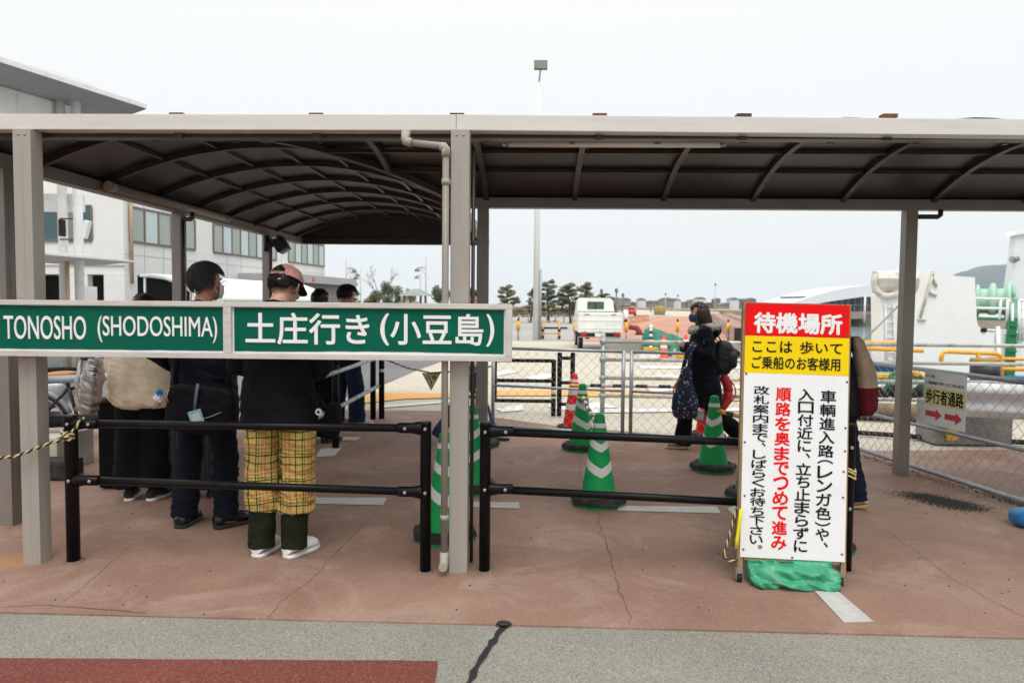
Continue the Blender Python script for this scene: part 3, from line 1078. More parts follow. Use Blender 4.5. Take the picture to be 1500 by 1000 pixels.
# ------------------------------------------------------------------ traffic cones
def chevron_cone(green=True):
    t = thing('traffic_cone', 'x', 'traffic cone')
    m = M_conegreen if green else M_conered
    prof = [(.145, .034), (.138, .05), (.042, .66), (.040, .685), (.034, .698), (.016, .705), (.0, .706)]
    MB().lathe([(r, z) for r, z in prof], (0, 0, 0), 32).build('cone', m, t)
    base = MB()
    base.prism([(.19 * math.cos(a) * (1.12 if i % 2 else 1), .19 * math.sin(a) * (1.12 if i % 2 else 1)) for i, a in enumerate([PI / 8 + k * PI / 4 for k in range(8)])], (0, 0, .002), (1, 0, 0), (0, 1, 0), (0, 0, 1), .020)
    base.build('base', m, t)
    w = MB()
    w.lathe([(.145, .0225), (.215, .0225), (.222, .030), (.212, .062), (.200, .070), (.156, .074), (.150, .060)], (0, 0, 0), 8, sm=False)
    w.xf(Matrix.Rotation(PI / 8, 4, 'Z'))
    w.build('weight', M_rubber, t)
    for (za, zb, hgt) in ((.445, .505, .035), (.265, .335, .05), (.60, .635, .0)):
        b = MB()
        n = 48
        lo, hi = [], []
        for i in range(n):
            a = 2 * PI * i / n
            s = abs(((a / (PI)) % 1.0) - .5) * 2 if green else 0.5            # chevron points down front and back
            dz = hgt * (s - .5) * 1.6
            rr = lambda z: .138 + (.042 - .138) * (z - .05) / .61 + .0018
            for L, z in ((lo, za + dz), (hi, zb + dz)):
                L.append((rr(z) * math.cos(a), rr(z) * math.sin(a), z))
        b.add(lo + hi, [(i, (i + 1) % n, n + (i + 1) % n, n + i) for i in range(n)], 0, True)
        b.build('reflective_band', M_reflect, t)
    return t


cg = chevron_cone(True)
cr_ = chevron_cone(False)
cone_spots = [((.515, 5.70), 0.1, 'green cone with white chevrons in the open middle of the red pavement'),
              ((.525, 7.85), .5, 'green cone standing just in front of the red cone'),
              ((1.700, 6.95), -.5, 'green cone with a striped bar tied to it, left of the notice board'),
              ((-.575, 4.80), .2, 'green cone half hidden by the front post and its rain pipe'),
              ((-.500, 6.05), -.45, 'green cone peeping out right of the middle front post'),
              ((-.575, 7.95), .3, 'green cone farthest back behind the middle post'),
              ((1.775, 5.95), .3, 'green cone of which only the base edge shows left of the notice board'),
              ((1.83, 4.70), .0, 'green cone hidden behind the notice board, only its black weight showing by the post')]
for i, ((x, y), rz, lab) in enumerate(cone_spots):
    o = cg if i == 0 else dup(cg, (x, y, 0), rz)
    o.location, o.rotation_euler = (x, y, 0), (0, 0, rz)
    tag(o, lab, 'traffic cone', 'green traffic cones on the platform')
for i, ((x, y), lab) in enumerate([((.50, 9.0), 'red cone with white bands standing at the chain-link gate'), ((2.03, 8.62), 'red cone seen behind the walking woman')]):
    o = cr_ if i == 0 else dup(cr_, (x, y, 0))
    o.location = (x, y, 0)
    tag(o, lab, 'traffic cone', 'red traffic cones at the fence')


def ring_mb(c, r, d=Vector((0, 0, 1))):
    a_, b_ = frame(Vector(d))
    return MB().tube([Vector(c) + (a_ * math.cos(i / 16 * 2 * PI) + b_ * math.sin(i / 16 * 2 * PI)) * r for i in range(16)], .011, 8, closed=True)


M_bandk = mat('bar_black', (.02, .02, .02), .5, 0, .1, 10)
M_bandy = mat('bar_amber', (.80, .36, .03), .45, 0, .1, 10)
M_bandw = mat('bar_cream', (.78, .66, .55), .45, 0, .1, 10)


def cone_bar(name, label, p, q, n, m2):
    t = thing(name, label, 'barrier bar', p)
    p, q = Vector(p), Vector(q)
    d = (q - p).normalized()
    b = MB()
    for i in range(n):
        b.tube([p.lerp(q, i / n), p.lerp(q, (i + 1) / n)], .021, 12, i % 2)
    b.build('bar', [m2, M_bandk], t)
    MB().join(ring_mb(p - d * .06, .055)).join(ring_mb(q + d * .06, .055)).build('ring', M_yellow, t)
    return t


cone_bar('barrier_bar', 'cream and black striped bar laid level along the chain-link gate', (.55, 8.85, .575), (2.00, 8.58, .60), 11, M_bandw)
cone_bar('barrier_bar', 'amber and black striped bar sloping from the green cone towards the notice board', (1.75, 6.9, .56), (2.05, 6.1, .55), 8, M_bandy)
cone_bar('barrier_bar', 'amber striped bar between the two cones behind the middle post', (-.50, 6.13, .555), (-.57, 7.83, .565), 10, M_bandy)
cone_bar('barrier_bar', 'pale striped bar running back from the middle green cone', (.52, 5.80, .560), (.525, 7.75, .562), 11, M_bandw)

# ------------------------------------------------------------------ chain-link fence and gate
def link_panel(mb, P, Q, z0, z1, step=.062, r=.0022, mi=0):
    P, Q = Vector(P), Vector(Q)
    d = (Q - P)
    L = d.length
    d.normalize()
    nrm = Vector((-d.y, d.x, 0)) * .003
    H = z1 - z0
    for s, off in ((1, nrm), (-1, -nrm)):
        u = -H
        while u < L + H:
            a0, a1 = (u, z0), (u + H, z1)
            if s < 0:
                a0, a1 = (u + H, z0), (u, z1)
            (ua, za), (ub, zb_) = a0, a1
            if ua > ub:
                ua, za, ub, zb_ = ub, zb_, ua, za
            if ub > 0 and ua < L:
                if ua < 0:
                    za += (zb_ - za) * (-ua) / (ub - ua)
                    ua = 0
                if ub > L:
                    zb_ = za + (zb_ - za) * (L - ua) / (ub - ua)
                    ub = L
                if ub - ua > .005:
                    mb.tube([P + d * ua + off + Vector((0, 0, za)), P + d * ub + off + Vector((0, 0, zb_))], r, 4, mi, caps=False)
            u += step * 1.4142
    return mb


def link_gate(label, P, Q, ztop, mid, rr=.019, name='chain_link_gate', cat='gate', posts=(1, 1), step=.085):
    t = thing(name, label, cat, (P[0], P[1], 0))
    P, Q = Vector((P[0], P[1], 0)), Vector((Q[0], Q[1], 0))
    for E_, on in ((P, posts[0]), (Q, posts[1])):
        if on:
            MB().tube([E_ + Vector((0, 0, .0)), E_ + Vector((0, 0, ztop))], rr * 1.15, 10).build('post', M_galv, t)
    for z in (ztop - .015, mid, .055):
        MB().tube([P + Vector((0, 0, z)), Q + Vector((0, 0, z))], rr if z != mid else rr * .8, 10).build('rail', M_galv, t)
    link_panel(MB(), P, Q, .06, ztop - .02, step, .0016 if cat == 'gate' else .0024).build('wire_mesh', M_wire, t)
    return t


gA, gB, gC = (-.49, 8.95), (1.035, 8.52), (1.125, 8.50)
link_gate('chain link gate leaf between the middle post and the double gate post', gA, gB, 1.02, .55)
link_gate('chain link gate leaf right of the double gate post, behind the walking woman', gC, (3.38, 7.86), 1.02, .55, posts=(1, 0))
fe = link_gate('chain link fence running forward along the right edge of the platform', (3.43, 7.80), (4.02, 4.6), .99, .45, .021, 'chain_link_fence', 'fence', posts=(0, 1), step=.082)

# pedestrian route sign tied on the fence
ps = thing('route_sign', 'white and yellow pedestrian route sign with two red arrows hung on the chain link fence', 'sign', (3.5, 7.3, .4))
pA, pB = Vector((3.605, 6.85, 0)), Vector((3.697, 6.35, 0))
pd = (pB - pA).normalized()
pn = Vector((pd.y, -pd.x, 0))
if pn.x > 0:
    pn = -pn
PW = (pB - pA).length


def psk(u, z, n):
    return pA + pd * u * PW + pn * (n + .03) + Vector((0, 0, z))


pz0, pz1 = .49, .975


def ps_quad(u0, u1, z0, z1, n, th=.003):
    b = MB()
    b.add([psk(u, z, q) for q in (n, n - th) for u, z in ((u0, z0), (u1, z0), (u1, z1), (u0, z1))], [(0, 1, 2, 3), (7, 6, 5, 4), (0, 4, 5, 1), (1, 5, 6, 2), (2, 6, 7, 3), (3, 7, 4, 0)])
    return b


ps_quad(0, 1, pz0, pz1, 0).build('board', MATS['sign_white'], ps)
ps_quad(.02, .98, .67, .83, .0015, .001).build('yellow_band', mat('pale_yellow_film', (.78, .74, .32), .5, 0, .05, 8), ps)


def ps_text(s, u0, u1, z0, z1, off):
    b = fit(text_mb(s, 1, off, .0005), u0 * PW, u1 * PW, z0, z1)
    b.v = [pA + pd * p.x + pn * (.033 + p.z) + Vector((0, 0, p.y)) for p in b.v]
    return b


ps_text('ご利用ありがとうございます', .05, .95, .855, .885, .006).join(ps_text('いつも', .05, .26, .915, .945, .006)).join(ps_text('歩行者通路', .05, .95, .685, .815, .014)).build('lettering', M_ink, ps)
ar = MB()
for u in (.06, .53):
    pts = [(u, .565), (u + .25, .565), (u + .25, .535), (u + .40, .587), (u + .25, .64), (u + .25, .615), (u, .615)]
    ar.add([psk(a, z, .002) for a, z in pts] + [psk(a, z, .0005) for a, z in pts], [tuple(range(7))] + [(i, (i + 1) % 7, 7 + (i + 1) % 7, 7 + i) for i in range(7)])
ar.build('arrow', mat('arrow_red', (.60, .05, .06), .5, 0, .1, 12), ps)

# galvanised four rail guard fence on the far side
gf = thing('guard_fence', 'galvanised four rail pipe guard fence crossing behind the chain link gates', 'fence', (.95, 10.5, 0))
gfy = lambda x: 10.5
for i, x in enumerate((.985, 3.4, 6.95, 9.6)):
    p = MB().tube([(x, gfy(x), 0), (x, gfy(x), 1.12)], .034, 12)
    for z in (1.02, .765, .505, .25):
        p.tube([(x - .05, gfy(x) - .02, z), (x + .05, gfy(x) - .02, z)], .036, 10)
    p.build('post', M_galvlight if x > 4 else M_galv, gf)
for z in (1.02, .765, .505, .25):
    MB().tube([(.985, 10.47, z), (5.2, 10.47, z)], .0265, 12).build('rail', M_galvlight, gf)
    MB().tube([(5.205, 10.47, z), (13, 10.47, z)], .0265, 12).build('rail', M_galvlight, gf)

# black sliding barrier
bs = thing('sliding_barrier', 'low black double railed barrier gate left of the red cone', 'barrier', (-.5, 10.2, 0))
x0, x1, yb = -.53, .28, 10.2
b = MB()
b.tube([(x0, yb, .18), (x0, yb, .76)], .026, 12)
for z in (.76, .48, .2):
    b.tube([(x0, yb, z), (x1, yb, z)], .026, 12)
b.build('frame', M_black, bs)
for x, z1 in ((.28, .78), (.36, .88), (.54, .88)):
    MB().lathe([(.033, 0), (.033, z1 - .01), (.025, z1)], (x, yb - .02, 0), 14).build('post', M_black, bs)
b = MB()
for z in (.80, .46, .16):
    b.tube([(.36, yb, z), (.54, yb, z)], .025, 12)
b.build('rail', M_black, bs)
MB().lathe([(.0345, .30), (.0345, .36)], (.28, yb - .02, 0), 14).lathe([(.0345, .24), (.0345, .27)], (.28, yb - .02, 0), 14).build('reflective_band', M_reflect, bs)

# queue rails deep in the walkway
qr = thing('queue_railing', 'black post queue railing with bare silver rails beside the people at the back', 'railing', (-2.05, 9.6, 0))
for (x, y, h) in ((-2.02, 9.75, .90), (-2.12, 9.68, .90), (-2.09, 7.72, .88)):
    MB().lathe([(.038, -.01), (.038, h - .015), (.03, h)], (x, y, 0), 14).build('post', M_black, qr)
for z in (.82, .44):
    MB().tube([(-2.05, 9.70, z), (-2.05, 7.7, z), (-2.12, 6.75, z - .02)], .0245, 12).build('rail', mat('scuffed_steel_rail', (.40, .41, .42), .4, .4, .25, 14, dirt=(.04, .04, .04), damt=.8, dscale=10), qr)
MB().lathe([(.039, .62), (.039, .66)], (-2.02, 9.75, 0), 14).build('reflective_band', M_reflect, qr)
sr = thing('side_railing', 'silver and black railing along the left side of the walkway by the scooters', 'railing', (-3.75, 6.8, 0))
MB().tube([(-4.6, 6.6, .80), (-3.3, 6.95, .86)], .036, 12).build('rail', mat('grey_blue_pipe', (.33, .37, .42), .4, .3, .1, 8), sr)
MB().tube([(-4.6, 6.55, .42), (-3.1, 6.9, .48)], .055, 12).build('rail', M_black, sr)
for x, y in ((-4.5, 6.6), (-3.52, 6.86)):
    MB().lathe([(.036, 0), (.036, .84), (.03, .86)], (x, y, 0), 14).build('post', M_black, sr)

# ropes
r1 = thing('barrier_rope', 'black and yellow twisted rope tied to the left railing post and running out of frame', 'rope', (-2.7, 4.2, .7))
rope_mb([(-3.62, 4.12, .655), (-3.35, 4.11, .632), (-3.1, 4.11, .628), (-2.95, 4.12, .652), (-2.80, 4.15, .715), (-2.70, 4.175, .745), (-2.655, 4.18, .80), (-2.63, 4.19, .845), (-2.63, 4.22, .86)], .0085).build('line', [M_ropey, M_ropek], r1)
kn = rope_mb([(-2.70 + .033 * math.cos(i / 14 * 4 * PI), 4.18 + .02 * math.sin(i / 14 * 4 * PI), .745 + .02 * math.sin(i / 14 * 6 * PI) + .001 * i) for i in range(29)], .008)
kn.build('knot', [M_ropey, M_ropek], r1)
r2 = thing('warning_rope', 'yellow and black rope with a triangular caution tag strung behind the walkway', 'rope', (-1.5, 9.8, .7))
a, c, e_ = Vector((-2.0, 9.75, .80)), A(632, 546, 9.8), Vector((-.5, 9.0, .78))
rope_mb([a, a.lerp(c, .5) - Vector((0, 0, .03)), c, c.lerp(e_, .5) - Vector((0, 0, .02)), e_], .010, twist=.08).build('line', [M_ropey, M_ropek], r2)
MB().tube([(-2.0 + .03 * math.cos(i / 10 * 2 * PI), 9.72, .80 + .03 * math.sin(i / 10 * 2 * PI)) for i in range(10)], .007, 6, closed=True).build('hook', M_galv, r2)
tg = MB()
cx, cz, cy = c.x, c.z, 9.78
tri = [(-.125, 0), (.125, 0), (0, -.235)]
tg.prism([(cx + u, cz + v) for u, v in tri], (0, cy, 0), (1, 0, 0), (0, 0, 1), (0, 1, 0), .006)
tgo = tg.build('tag', M_ink, r2)
MB().prism([(cx + u * .86, cz - .012 + v * .86) for u, v in tri], (0, cy - .003, 0), (1, 0, 0), (0, 0, 1), (0, 1, 0), .002).build('face', mat('faded_yellow', (.70, .60, .34), .5, 0, .1, 20), tgo)
b = fit(text_mb('注意', 1, .003, .0005), cx - .075, cx + .075, cz - .09, cz - .025)
b.join(fit(text_mb('!', 1, .015, .0005), cx - .010, cx + .010, cz - .175, cz - .10))
flat(b, cy - .0045)
b.build('lettering', M_ink, tgo)

# ------------------------------------------------------------------ people
def cloth(name, c, **kw):
    d = dict(rough=.9, var=.22, scale=9, bump=.25, bscale=220, spec=.08)
    d.update(kw)
    return mat(name, c, **d)


def hand_mb(b, wrist, dirv, palm_n, s=1.0, curl=.9, side=1):
    """palm, four unequal bent fingers and a thumb leaving the side of the palm"""
    d = Vector(dirv).normalized()
    n = Vector(palm_n).normalized()
    n = (n - d * n.dot(d)).normalized()
    w = d.cross(n).normalized() * side
    P = Vector(wrist)
    M = Matrix((w, d, n)).transposed()
    b.ell(P + d * .048 * s, (.040 * s, .055 * s, .019 * s), M, 12, 8, 0, .8, .8)
    b.tube([P - d * .03 * s, P + d * .03 * s], [.027 * s, .030 * s], 10, flat=.8)
    for k, (off, L) in enumerate(((-.031, .062), (-.010, .075), (.011, .070), (.030, .052))):
        q = P + d * .092 * s + w * off * s
        pts = [q - d * .02 * s, q]
        a = .0
        for seg in (.42, .32, .26):
            a += curl * .55
            q = q + (d * math.cos(a) + n * math.sin(a)) * L * seg * s
            pts.append(q)
        b.tube(pts, [.0105 * s, .0100 * s, .0095 * s, .0088 * s, .0075 * s], 8)
    q = P + d * .025 * s - w * .03 * s
    b.tube([q, q - w * .026 * s + d * .02 * s + n * .008 * s, q - w * .030 * s + d * .046 * s + n * .018 * s, q - w * .022 * s + d * .066 * s + n * .024 * s], [.015 * s, .0125 * s, .011 * s, .0085 * s], 8)


class Person:
    """stands at the origin facing +Y; joints in metres for a 1.70 m adult, scaled by height"""

    def __init__(s, label, loc, rz, height=1.70, joints=None, head=(0, 0, 0), lean=0.0, group=None):
        s.k = height / 1.70
        s.root = thing('person', label, 'person', loc, rz, group)
        J = dict(pelvis=(0, 0, .93), neck=(0, -.015, 1.44),
                 shL=(-.175, -.01, 1.385), elL=(-.225, -.03, 1.11), wrL=(-.225, .05, .875),
                 shR=(.175, -.01, 1.385), elR=(.225, -.03, 1.11), wrR=(.225, .05, .875),
                 hipL=(-.088, 0, .90), knL=(-.10, .015, .49), anL=(-.105, -.025, .085),
                 hipR=(.088, 0, .90), knR=(.10, .015, .49), anR=(.105, -.025, .085))
        J.update(joints or {})
        s.J = {a: Vector(p) * s.k for a, p in J.items()}
        s.lean = lean
        s.headrot = Euler(head, 'XYZ').to_matrix()
        for a in ('neck', 'shL', 'shR'):
            s.J[a] = s.tilt(s.J[a])
        s.hc = s.J['neck'] + s.headrot @ (Vector((0, .035, .155)) * s.k)

    def tilt(s, p):                          # lean of the trunk about the pelvis
        q = s.J['pelvis']
        return q + Matrix.Rotation(-s.lean, 3, 'X') @ (p - q)

    def ring(s, z, rx, ry, y=0.0, x=0.0, n=28, e=.86):
        pw = lambda v, q: math.copysign(abs(v) ** q, v)
        k = s.k
        out = []
        for i in range(n):
            a = 2 * PI * i / n
            p = Vector((x + rx * pw(math.cos(a), e), y + ry * pw(math.sin(a), e), z)) * k
            out.append(s.tilt(p) if z > .93 else p)
        return out

    def H(s, p):                             # head space: origin at head centre, face towards +Y
        return s.hc + s.headrot @ (Vector(p) * s.k)

    def body(s, skin, feet=(0.0, 0.0), hands=(1, 1), palms=((1, 0, 0), (-1, 0, 0)), handdir=(None, None), face=True):
        k, J = s.k, s.J
        b = MB()
        b.rings([s.ring(z, rx, ry, y) for z, rx, ry, y in ((.86, .09, .07, 0), (.93, .12, .082, 0), (1.06, .105, .075, 0), (1.22, .115, .078, 0), (1.34, .125, .08, -.01), (1.40, .10, .07, -.012), (1.45, .058, .055, -.012))])
        b.tube([J['neck'] - Vector((0, 0, .04 * k)), J['neck'] + Vector((0, .012, .05)) * k, s.H((0, -.015, -.05))], [.062 * k, .054 * k, .052 * k], 16)
        R = s.headrot
        b.ell(s.H((0, -.008, .022)), (.074 * k, .094 * k, .092 * k), R, 24, 16)
        b.ell(s.H((0, .022, -.045)), (.058 * k, .066 * k, .068 * k), R, 20, 12)
        b.ell(s.H((0, .060, -.092)), (.026 * k, .022 * k, .018 * k), R, 12, 8)
        b.tube([s.H((0, .082, .012)), s.H((0, .096, -.012)), s.H((0, .106, -.030)), s.H((0, .088, -.040))], [.009 * k, .012 * k, .015 * k, .012 * k], 8)
        b.ell(s.H((0, .084, .030)), (.052 * k, .014 * k, .009 * k), R, 14, 6)
        b.ell(s.H((0, .083, -.064)), (.022 * k, .011 * k, .007 * k), R, 10, 6)
        for q in (-1, 1):
            b.ell(s.H((q * .040, .070, -.020)), (.020 * k, .018 * k, .020 * k), R, 10, 6)
            b.tube([s.H((q * (.072 + .012 * math.sin(t)), -.008 - .020 * math.cos(t) * .8, .002 + .032 * math.sin(t - 1.2))) for t in [i * .5 for i in range(10)]], .0075 * k, 8)
            b.ell(s.H((q * .072, -.004, -.008)), (.010 * k, .016 * k, .026 * k), R, 10, 8)
        for q, L, fi in ((-1, 'L', 0), (1, 'R', 1)):
            b.tube([J['sh' + L] - Vector((q * .03 * k, 0, 0)), J['sh' + L], J['sh' + L].lerp(J['el' + L], .5), J['el' + L], J['el' + L].lerp(J['wr' + L], .35), J['wr' + L]], [.046 * k, .046 * k, .039 * k, .033 * k, .033 * k, .024 * k], 12)
            d = handdir[fi] or (J['wr' + L] - J['el' + L])
            hand_mb(b, J['wr' + L], d, palms[fi], k, .85, q)
            b.tube([J['hip' + L] + Vector((0, 0, .02)), J['hip' + L], J['hip' + L].lerp(J['kn' + L], .5), J['kn' + L], J['kn' + L].lerp(J['an' + L], .35), J['an' + L]], [.070 * k, .066 * k, .052 * k, .044 * k, .042 * k, .030 * k], 14)
            a = J['an' + L]
            f = Matrix.Rotation(feet[fi], 3, 'Z') @ Vector((0, 1, 0))
            b.tube([a, a - Vector((0, 0, .04 * k)), a - Vector((0, 0, .052 * k)) + f * .06 * k, a - Vector((0, 0, .052 * k)) + f * .11 * k], [.030 * k, .030 * k, .022 * k, .012 * k], 10)
        rb_ = remesh(b, .0065, 3)
        rb_.build('body', skin, s.root, world=False)
        if face:
            e = MB()
            for q in (-1, 1):
                e.ell(s.H((q * .030, .079, .006)), (.012 * k, .006 * k, .0065 * k), R, 10, 6, 0)
                e.ell(s.H((q * .030, .0842, .006)), (.0055 * k, .0025 * k, .0058 * k), R, 10, 6, 1)
                e.tube([s.H((q * .014, .090, .028)), s.H((q * .032, .090, .033)), s.H((q * .050, .080, .027))], .0032 * k, 6, 1)
            e.build('eyes', [mat('eye_white', (.6, .58, .55), .3), mat('eye_dark', (.02, .012, .01), .25)], s.root, world=False)

    def coat(s, m, rings, sleeves=(.072, .060, .048), cuff=.97, wob=.010, fold=.012, collar=None, voxel=.011, extra=None, name='jacket', arms=('L', 'R')):
        k, J = s.k, s.J
        b = MB()
        b.rings([s.ring(*r) for r in rings])
        for L, q in (('L', -1), ('R', 1)):
            if L not in arms:
                continue
            a, e, w = J['sh' + L], J['el' + L], J['wr' + L]
            w2 = e.lerp(w, cuff)
            b.tube([a - Vector((q * .06, 0, -.005)) * k, a + Vector((q * .005, 0, 0)) * k, a.lerp(e, .5), e, e.lerp(w2, .5), w2], [sleeves[0] * k * 1.02, sleeves[0] * k, sleeves[1] * k * 1.05, sleeves[1] * k, sleeves[2] * k * 1.08, sleeves[2] * k], 14)
        if collar:
            n = J['neck']
            b.tube([n + Vector((0, -.01, -.05)) * k, n + Vector((0, -.006, .0)) * k, n + Vector((0, .0, collar)) * k], [.105 * k, .080 * k, .070 * k], 18)
        if extra:
            extra(b)
        rm = remesh(b, voxel, 3, wob, 7, .8, fold)
        return rm.build(name, m, s.root, world=False)

    def trousers(s, m, r=(.105, .085, .075, .065), waist=(.155, .12), hem=.04, wob=.009, fold=.014, voxel=.011, top=1.0, name='trousers', legtop=None):
        k, J = s.k, s.J
        b = MB()
        b.rings([s.ring(.80, waist[0] * 1.0, waist[1], 0), s.ring(.90, waist[0] * 1.04, waist[1] * 1.04, 0), s.ring(top, waist[0] * .95, waist[1] * .95, 0)])
        for L, q in (('L', -1), ('R', 1)):
            h, n, a = J['hip' + L], J['kn' + L], J['an' + L]
            e = a + (a - n).normalized() * (a.z - hem) / max(.2, -(a - n).normalized().z) * .98
            b.tube([h, h.lerp(n, .3), n, n.lerp(e, .5), e], [r[0] * k, r[1] * 1.05 * k, r[1] * k, r[2] * k, r[3] * k], 18)
        rm = remesh(b, voxel, 3, wob, 7, .8, fold)
        return rm.build(name, m, s.root, world=False)

    def shoes(s, m_up, m_sole, feet=(0, 0), size=1.0, bulk=1.0, pitch=(0, 0)):
        k = s.k
        for i, L in enumerate('LR'):
            a = s.J['an' + L]
            f = Matrix.Rotation(feet[i], 3, 'Z')
            P = Matrix.Rotation(pitch[i], 3, 'X')
            o = Vector((a.x, a.y, a.z - .085 * k))
            T = lambda p: o + f @ (P @ (Vector(p) * k * size))
            up = MB()
            rings = []
            for (y, w, h, zc) in ((-.080, .020, .024, .040), (-.074, .034, .038, .050), (-.04, .040, .052, .062), (.01, .042, .058, .068), (.05, .044, .052, .058), (.10, .046, .046, .050), (.145, .043, .038, .044), (.175, .030, .026, .038), (.190, .010, .010, .028)):
                rings.append([T((w * bulk * math.cos(2 * PI * j / 16), y, zc + h * math.sin(2 * PI * j / 16) * (1 if math.sin(2 * PI * j / 16) > 0 else .6))) for j in range(16)])
            up.rings(rings)
            up.tube([T((0, -.018, .06)), T((0, -.016, .095))], [.040 * k * bulk, .030 * k * bulk], 14)
            u = up.build('shoe', m_up, s.root, world=False)
            so = MB()
            prof = [(.0, -.080), (.028, -.074), (.040, -.04), (.040, .02), (.048, .09), (.046, .14), (.030, .185), (0, .200), (-.030, .185), (-.046, .14), (-.048, .09), (-.040, .02), (-.040, -.04), (-.028, -.074)]
            so.rings([[T((x * bulk, y, z)) for x, y in prof] for z in (.002, .012, .026)])
            so.build('sole', m_sole, u, world=False)

    def hair(s, m, shape='short', vol=1.0, seed=1, strands=900, length=.035):
        rnd = random.Random(seed)
        k, R = s.k, s.headrot
        b = MB()
        n0 = (0, -.014, .030)
        rad = Vector((.082, .104, .098)) * vol
        us, vs_ = 28, 14
        rings = []
        for j in range(vs_ + 1):
            ph = PI / 2 - j / vs_ * PI * .74
            row = []
            for i in range(us):
                th = 2 * PI * i / us
                front_ = math.sin(th)                      # +1 towards the face
                side = abs(math.cos(th))
                lim = -.58 if front_ < .15 else .52        # hairline: low at the nape, high at the brow
                lim = lim + (0 if front_ >= .15 or side < .8 else .30)
                z = max(math.sin(ph), lim - (.0))
                zz = math.sin(ph)
                rr = math.cos(ph)
                if zz < lim:
                    rr = math.cos(math.asin(lim)) * (.96 - .15 * (lim - zz))
                    zz = lim
                w = 1 + noise.noise(Vector((math.cos(th) * 2, math.sin(th) * 2, zz * 3 + seed))) * .07
                row.append(s.H((n0[0] + rad.x * rr * math.cos(th) * w, n0[1] + rad.y * rr * math.sin(th) * w, n0[2] + rad.z * zz * w)))
            rings.append(row)
        b.rings(rings, False)
        for _ in range(strands):
            th = rnd.uniform(0, 2 * PI)
            front_ = math.sin(th)
            lim = -.62 if front_ < .15 else .5
            if abs(math.cos(th)) > .8 and front_ < .15:
                lim += .25
            zz = rnd.uniform(lim, .99)
            rr = math.sqrt(1 - zz * zz)
            p = Vector((n0[0] + rad.x * rr * math.cos(th) * .99, n0[1] + rad.y * rr * math.sin(th) * .99, n0[2] + rad.z * zz * .99))
            nr = Vector((rr * math.cos(th), rr * math.sin(th), zz))
            sw = Vector((nr.y * .8 + rnd.gauss(0, .35), -nr.x * .8 + rnd.gauss(0, .3), -.9 * (1 - max(0, zz)) - .2))
            sw = (sw - nr * sw.dot(nr)).normalized()
            L = length * rnd.uniform(.6, 1.25)
            q1 = p + nr * L * .22 + sw * L * .5
            q2 = p + nr * L * .12 + sw * L
            b.tube([s.H(p), s.H(q1), s.H(q2)], [.0024 * k, .0018 * k, .0004], 3)
        return b.build('hair', m, s.root, world=False, fix=True)


M_navy = cloth('navy_nylon', (.0045, .006, .013), rough=.65, spec=.10)
M_blackc = cloth('black_cloth', (.0035, .0035, .004), spec=.15)
M_denimblack = cloth('black_denim', (.0055, .0065, .008), spec=.15, bump=.4, bscale=300)
M_jeans = cloth('dark_jeans', (.006, .008, .015), spec=.15)
M_blue = cloth('blue_jeans', (.03, .065, .13))
M_beige = cloth('beige_cotton', (.72, .62, .46), bump=.15)
M_olive = cloth('olive_twill', (.017, .021, .010))
M_shoeblk = mat('black_leather', (.010, .010, .010), .22, 0, .2, 20)
M_solek = mat('dark_sole', (.02, .02, .02), .7)
M_shoewht = mat('white_leather', (.78, .78, .77), .45, 0, .04, 14)
M_solew = mat('white_sole', (.74, .73, .70), .6, 0, .05, 14)
M_hairgrey = mat('greying_hair', (.060, .060, .060), .42, 0, .6, 90, .4, 150)
M_hairbrown = mat('dark_brown_hair', (.020, .0075, .006), .34, 0, .5, 70, .4, 150)
M_skintan = mat('tanned_skin', (.48, .21, .12), .5, 0, .1, 30, .08, 180)
M_mask = mat('white_mask', (.72, .74, .76), .8, 0, .04, 20)


def plaid():
    t = NT('yellow_plaid')
    v = t.mapping((1, .55, 1))
    sp = t.n('ShaderNodeSeparateXYZ')
    t.l(v, sp.inputs[0])
    wv = t.noise(4.0, 4)
    xx = t.math('ADD', t.math('ADD', sp.outputs[0], t.math('MULTIPLY', sp.outputs[1], .9)), t.math('MULTIPLY', wv, .05))
    zz = t.math('ADD', sp.outputs[2], t.math('MULTIPLY', wv, .07))

    def band(c, period, lo, hi):
        f = t.math('FRACT', t.math('DIVIDE', t.math('ADD', c, 10.0), period))
        return t.math('MULTIPLY', t.math('GREATER_THAN', f, lo), t.math('LESS_THAN', f, hi))
    col = t.ramp(t.noise(40, 4), [(.3, (.47, .34, .085)), (.7, (.58, .43, .12))])
    PX, PZ = .145, .150
    for c, P in ((xx, PX), (zz, PZ)):
        col = t.mix(t.math('MULTIPLY', band(c, P, .30, .55), .48), col, (.36, .10, .035))
    for c, P in ((xx, PX), (zz, PZ)):
        for lo, hi in ((.05, .10), (.74, .79), (.17, .20)):
            col = t.mix(t.math('MULTIPLY', band(c, P, lo, hi), .9), col, (.012, .035, .020))
        col = t.mix(t.math('MULTIPLY', band(c, P, .40, .425), .8), col, (.62, .50, .30))
    t.col(col)
    t.b.inputs['Roughness'].default_value = .85
    t.b.inputs['Specular IOR Level'].default_value = .2
    t.bump(t.noise(260, 3), .25, .003)
    return t.m


M_plaid = plaid()

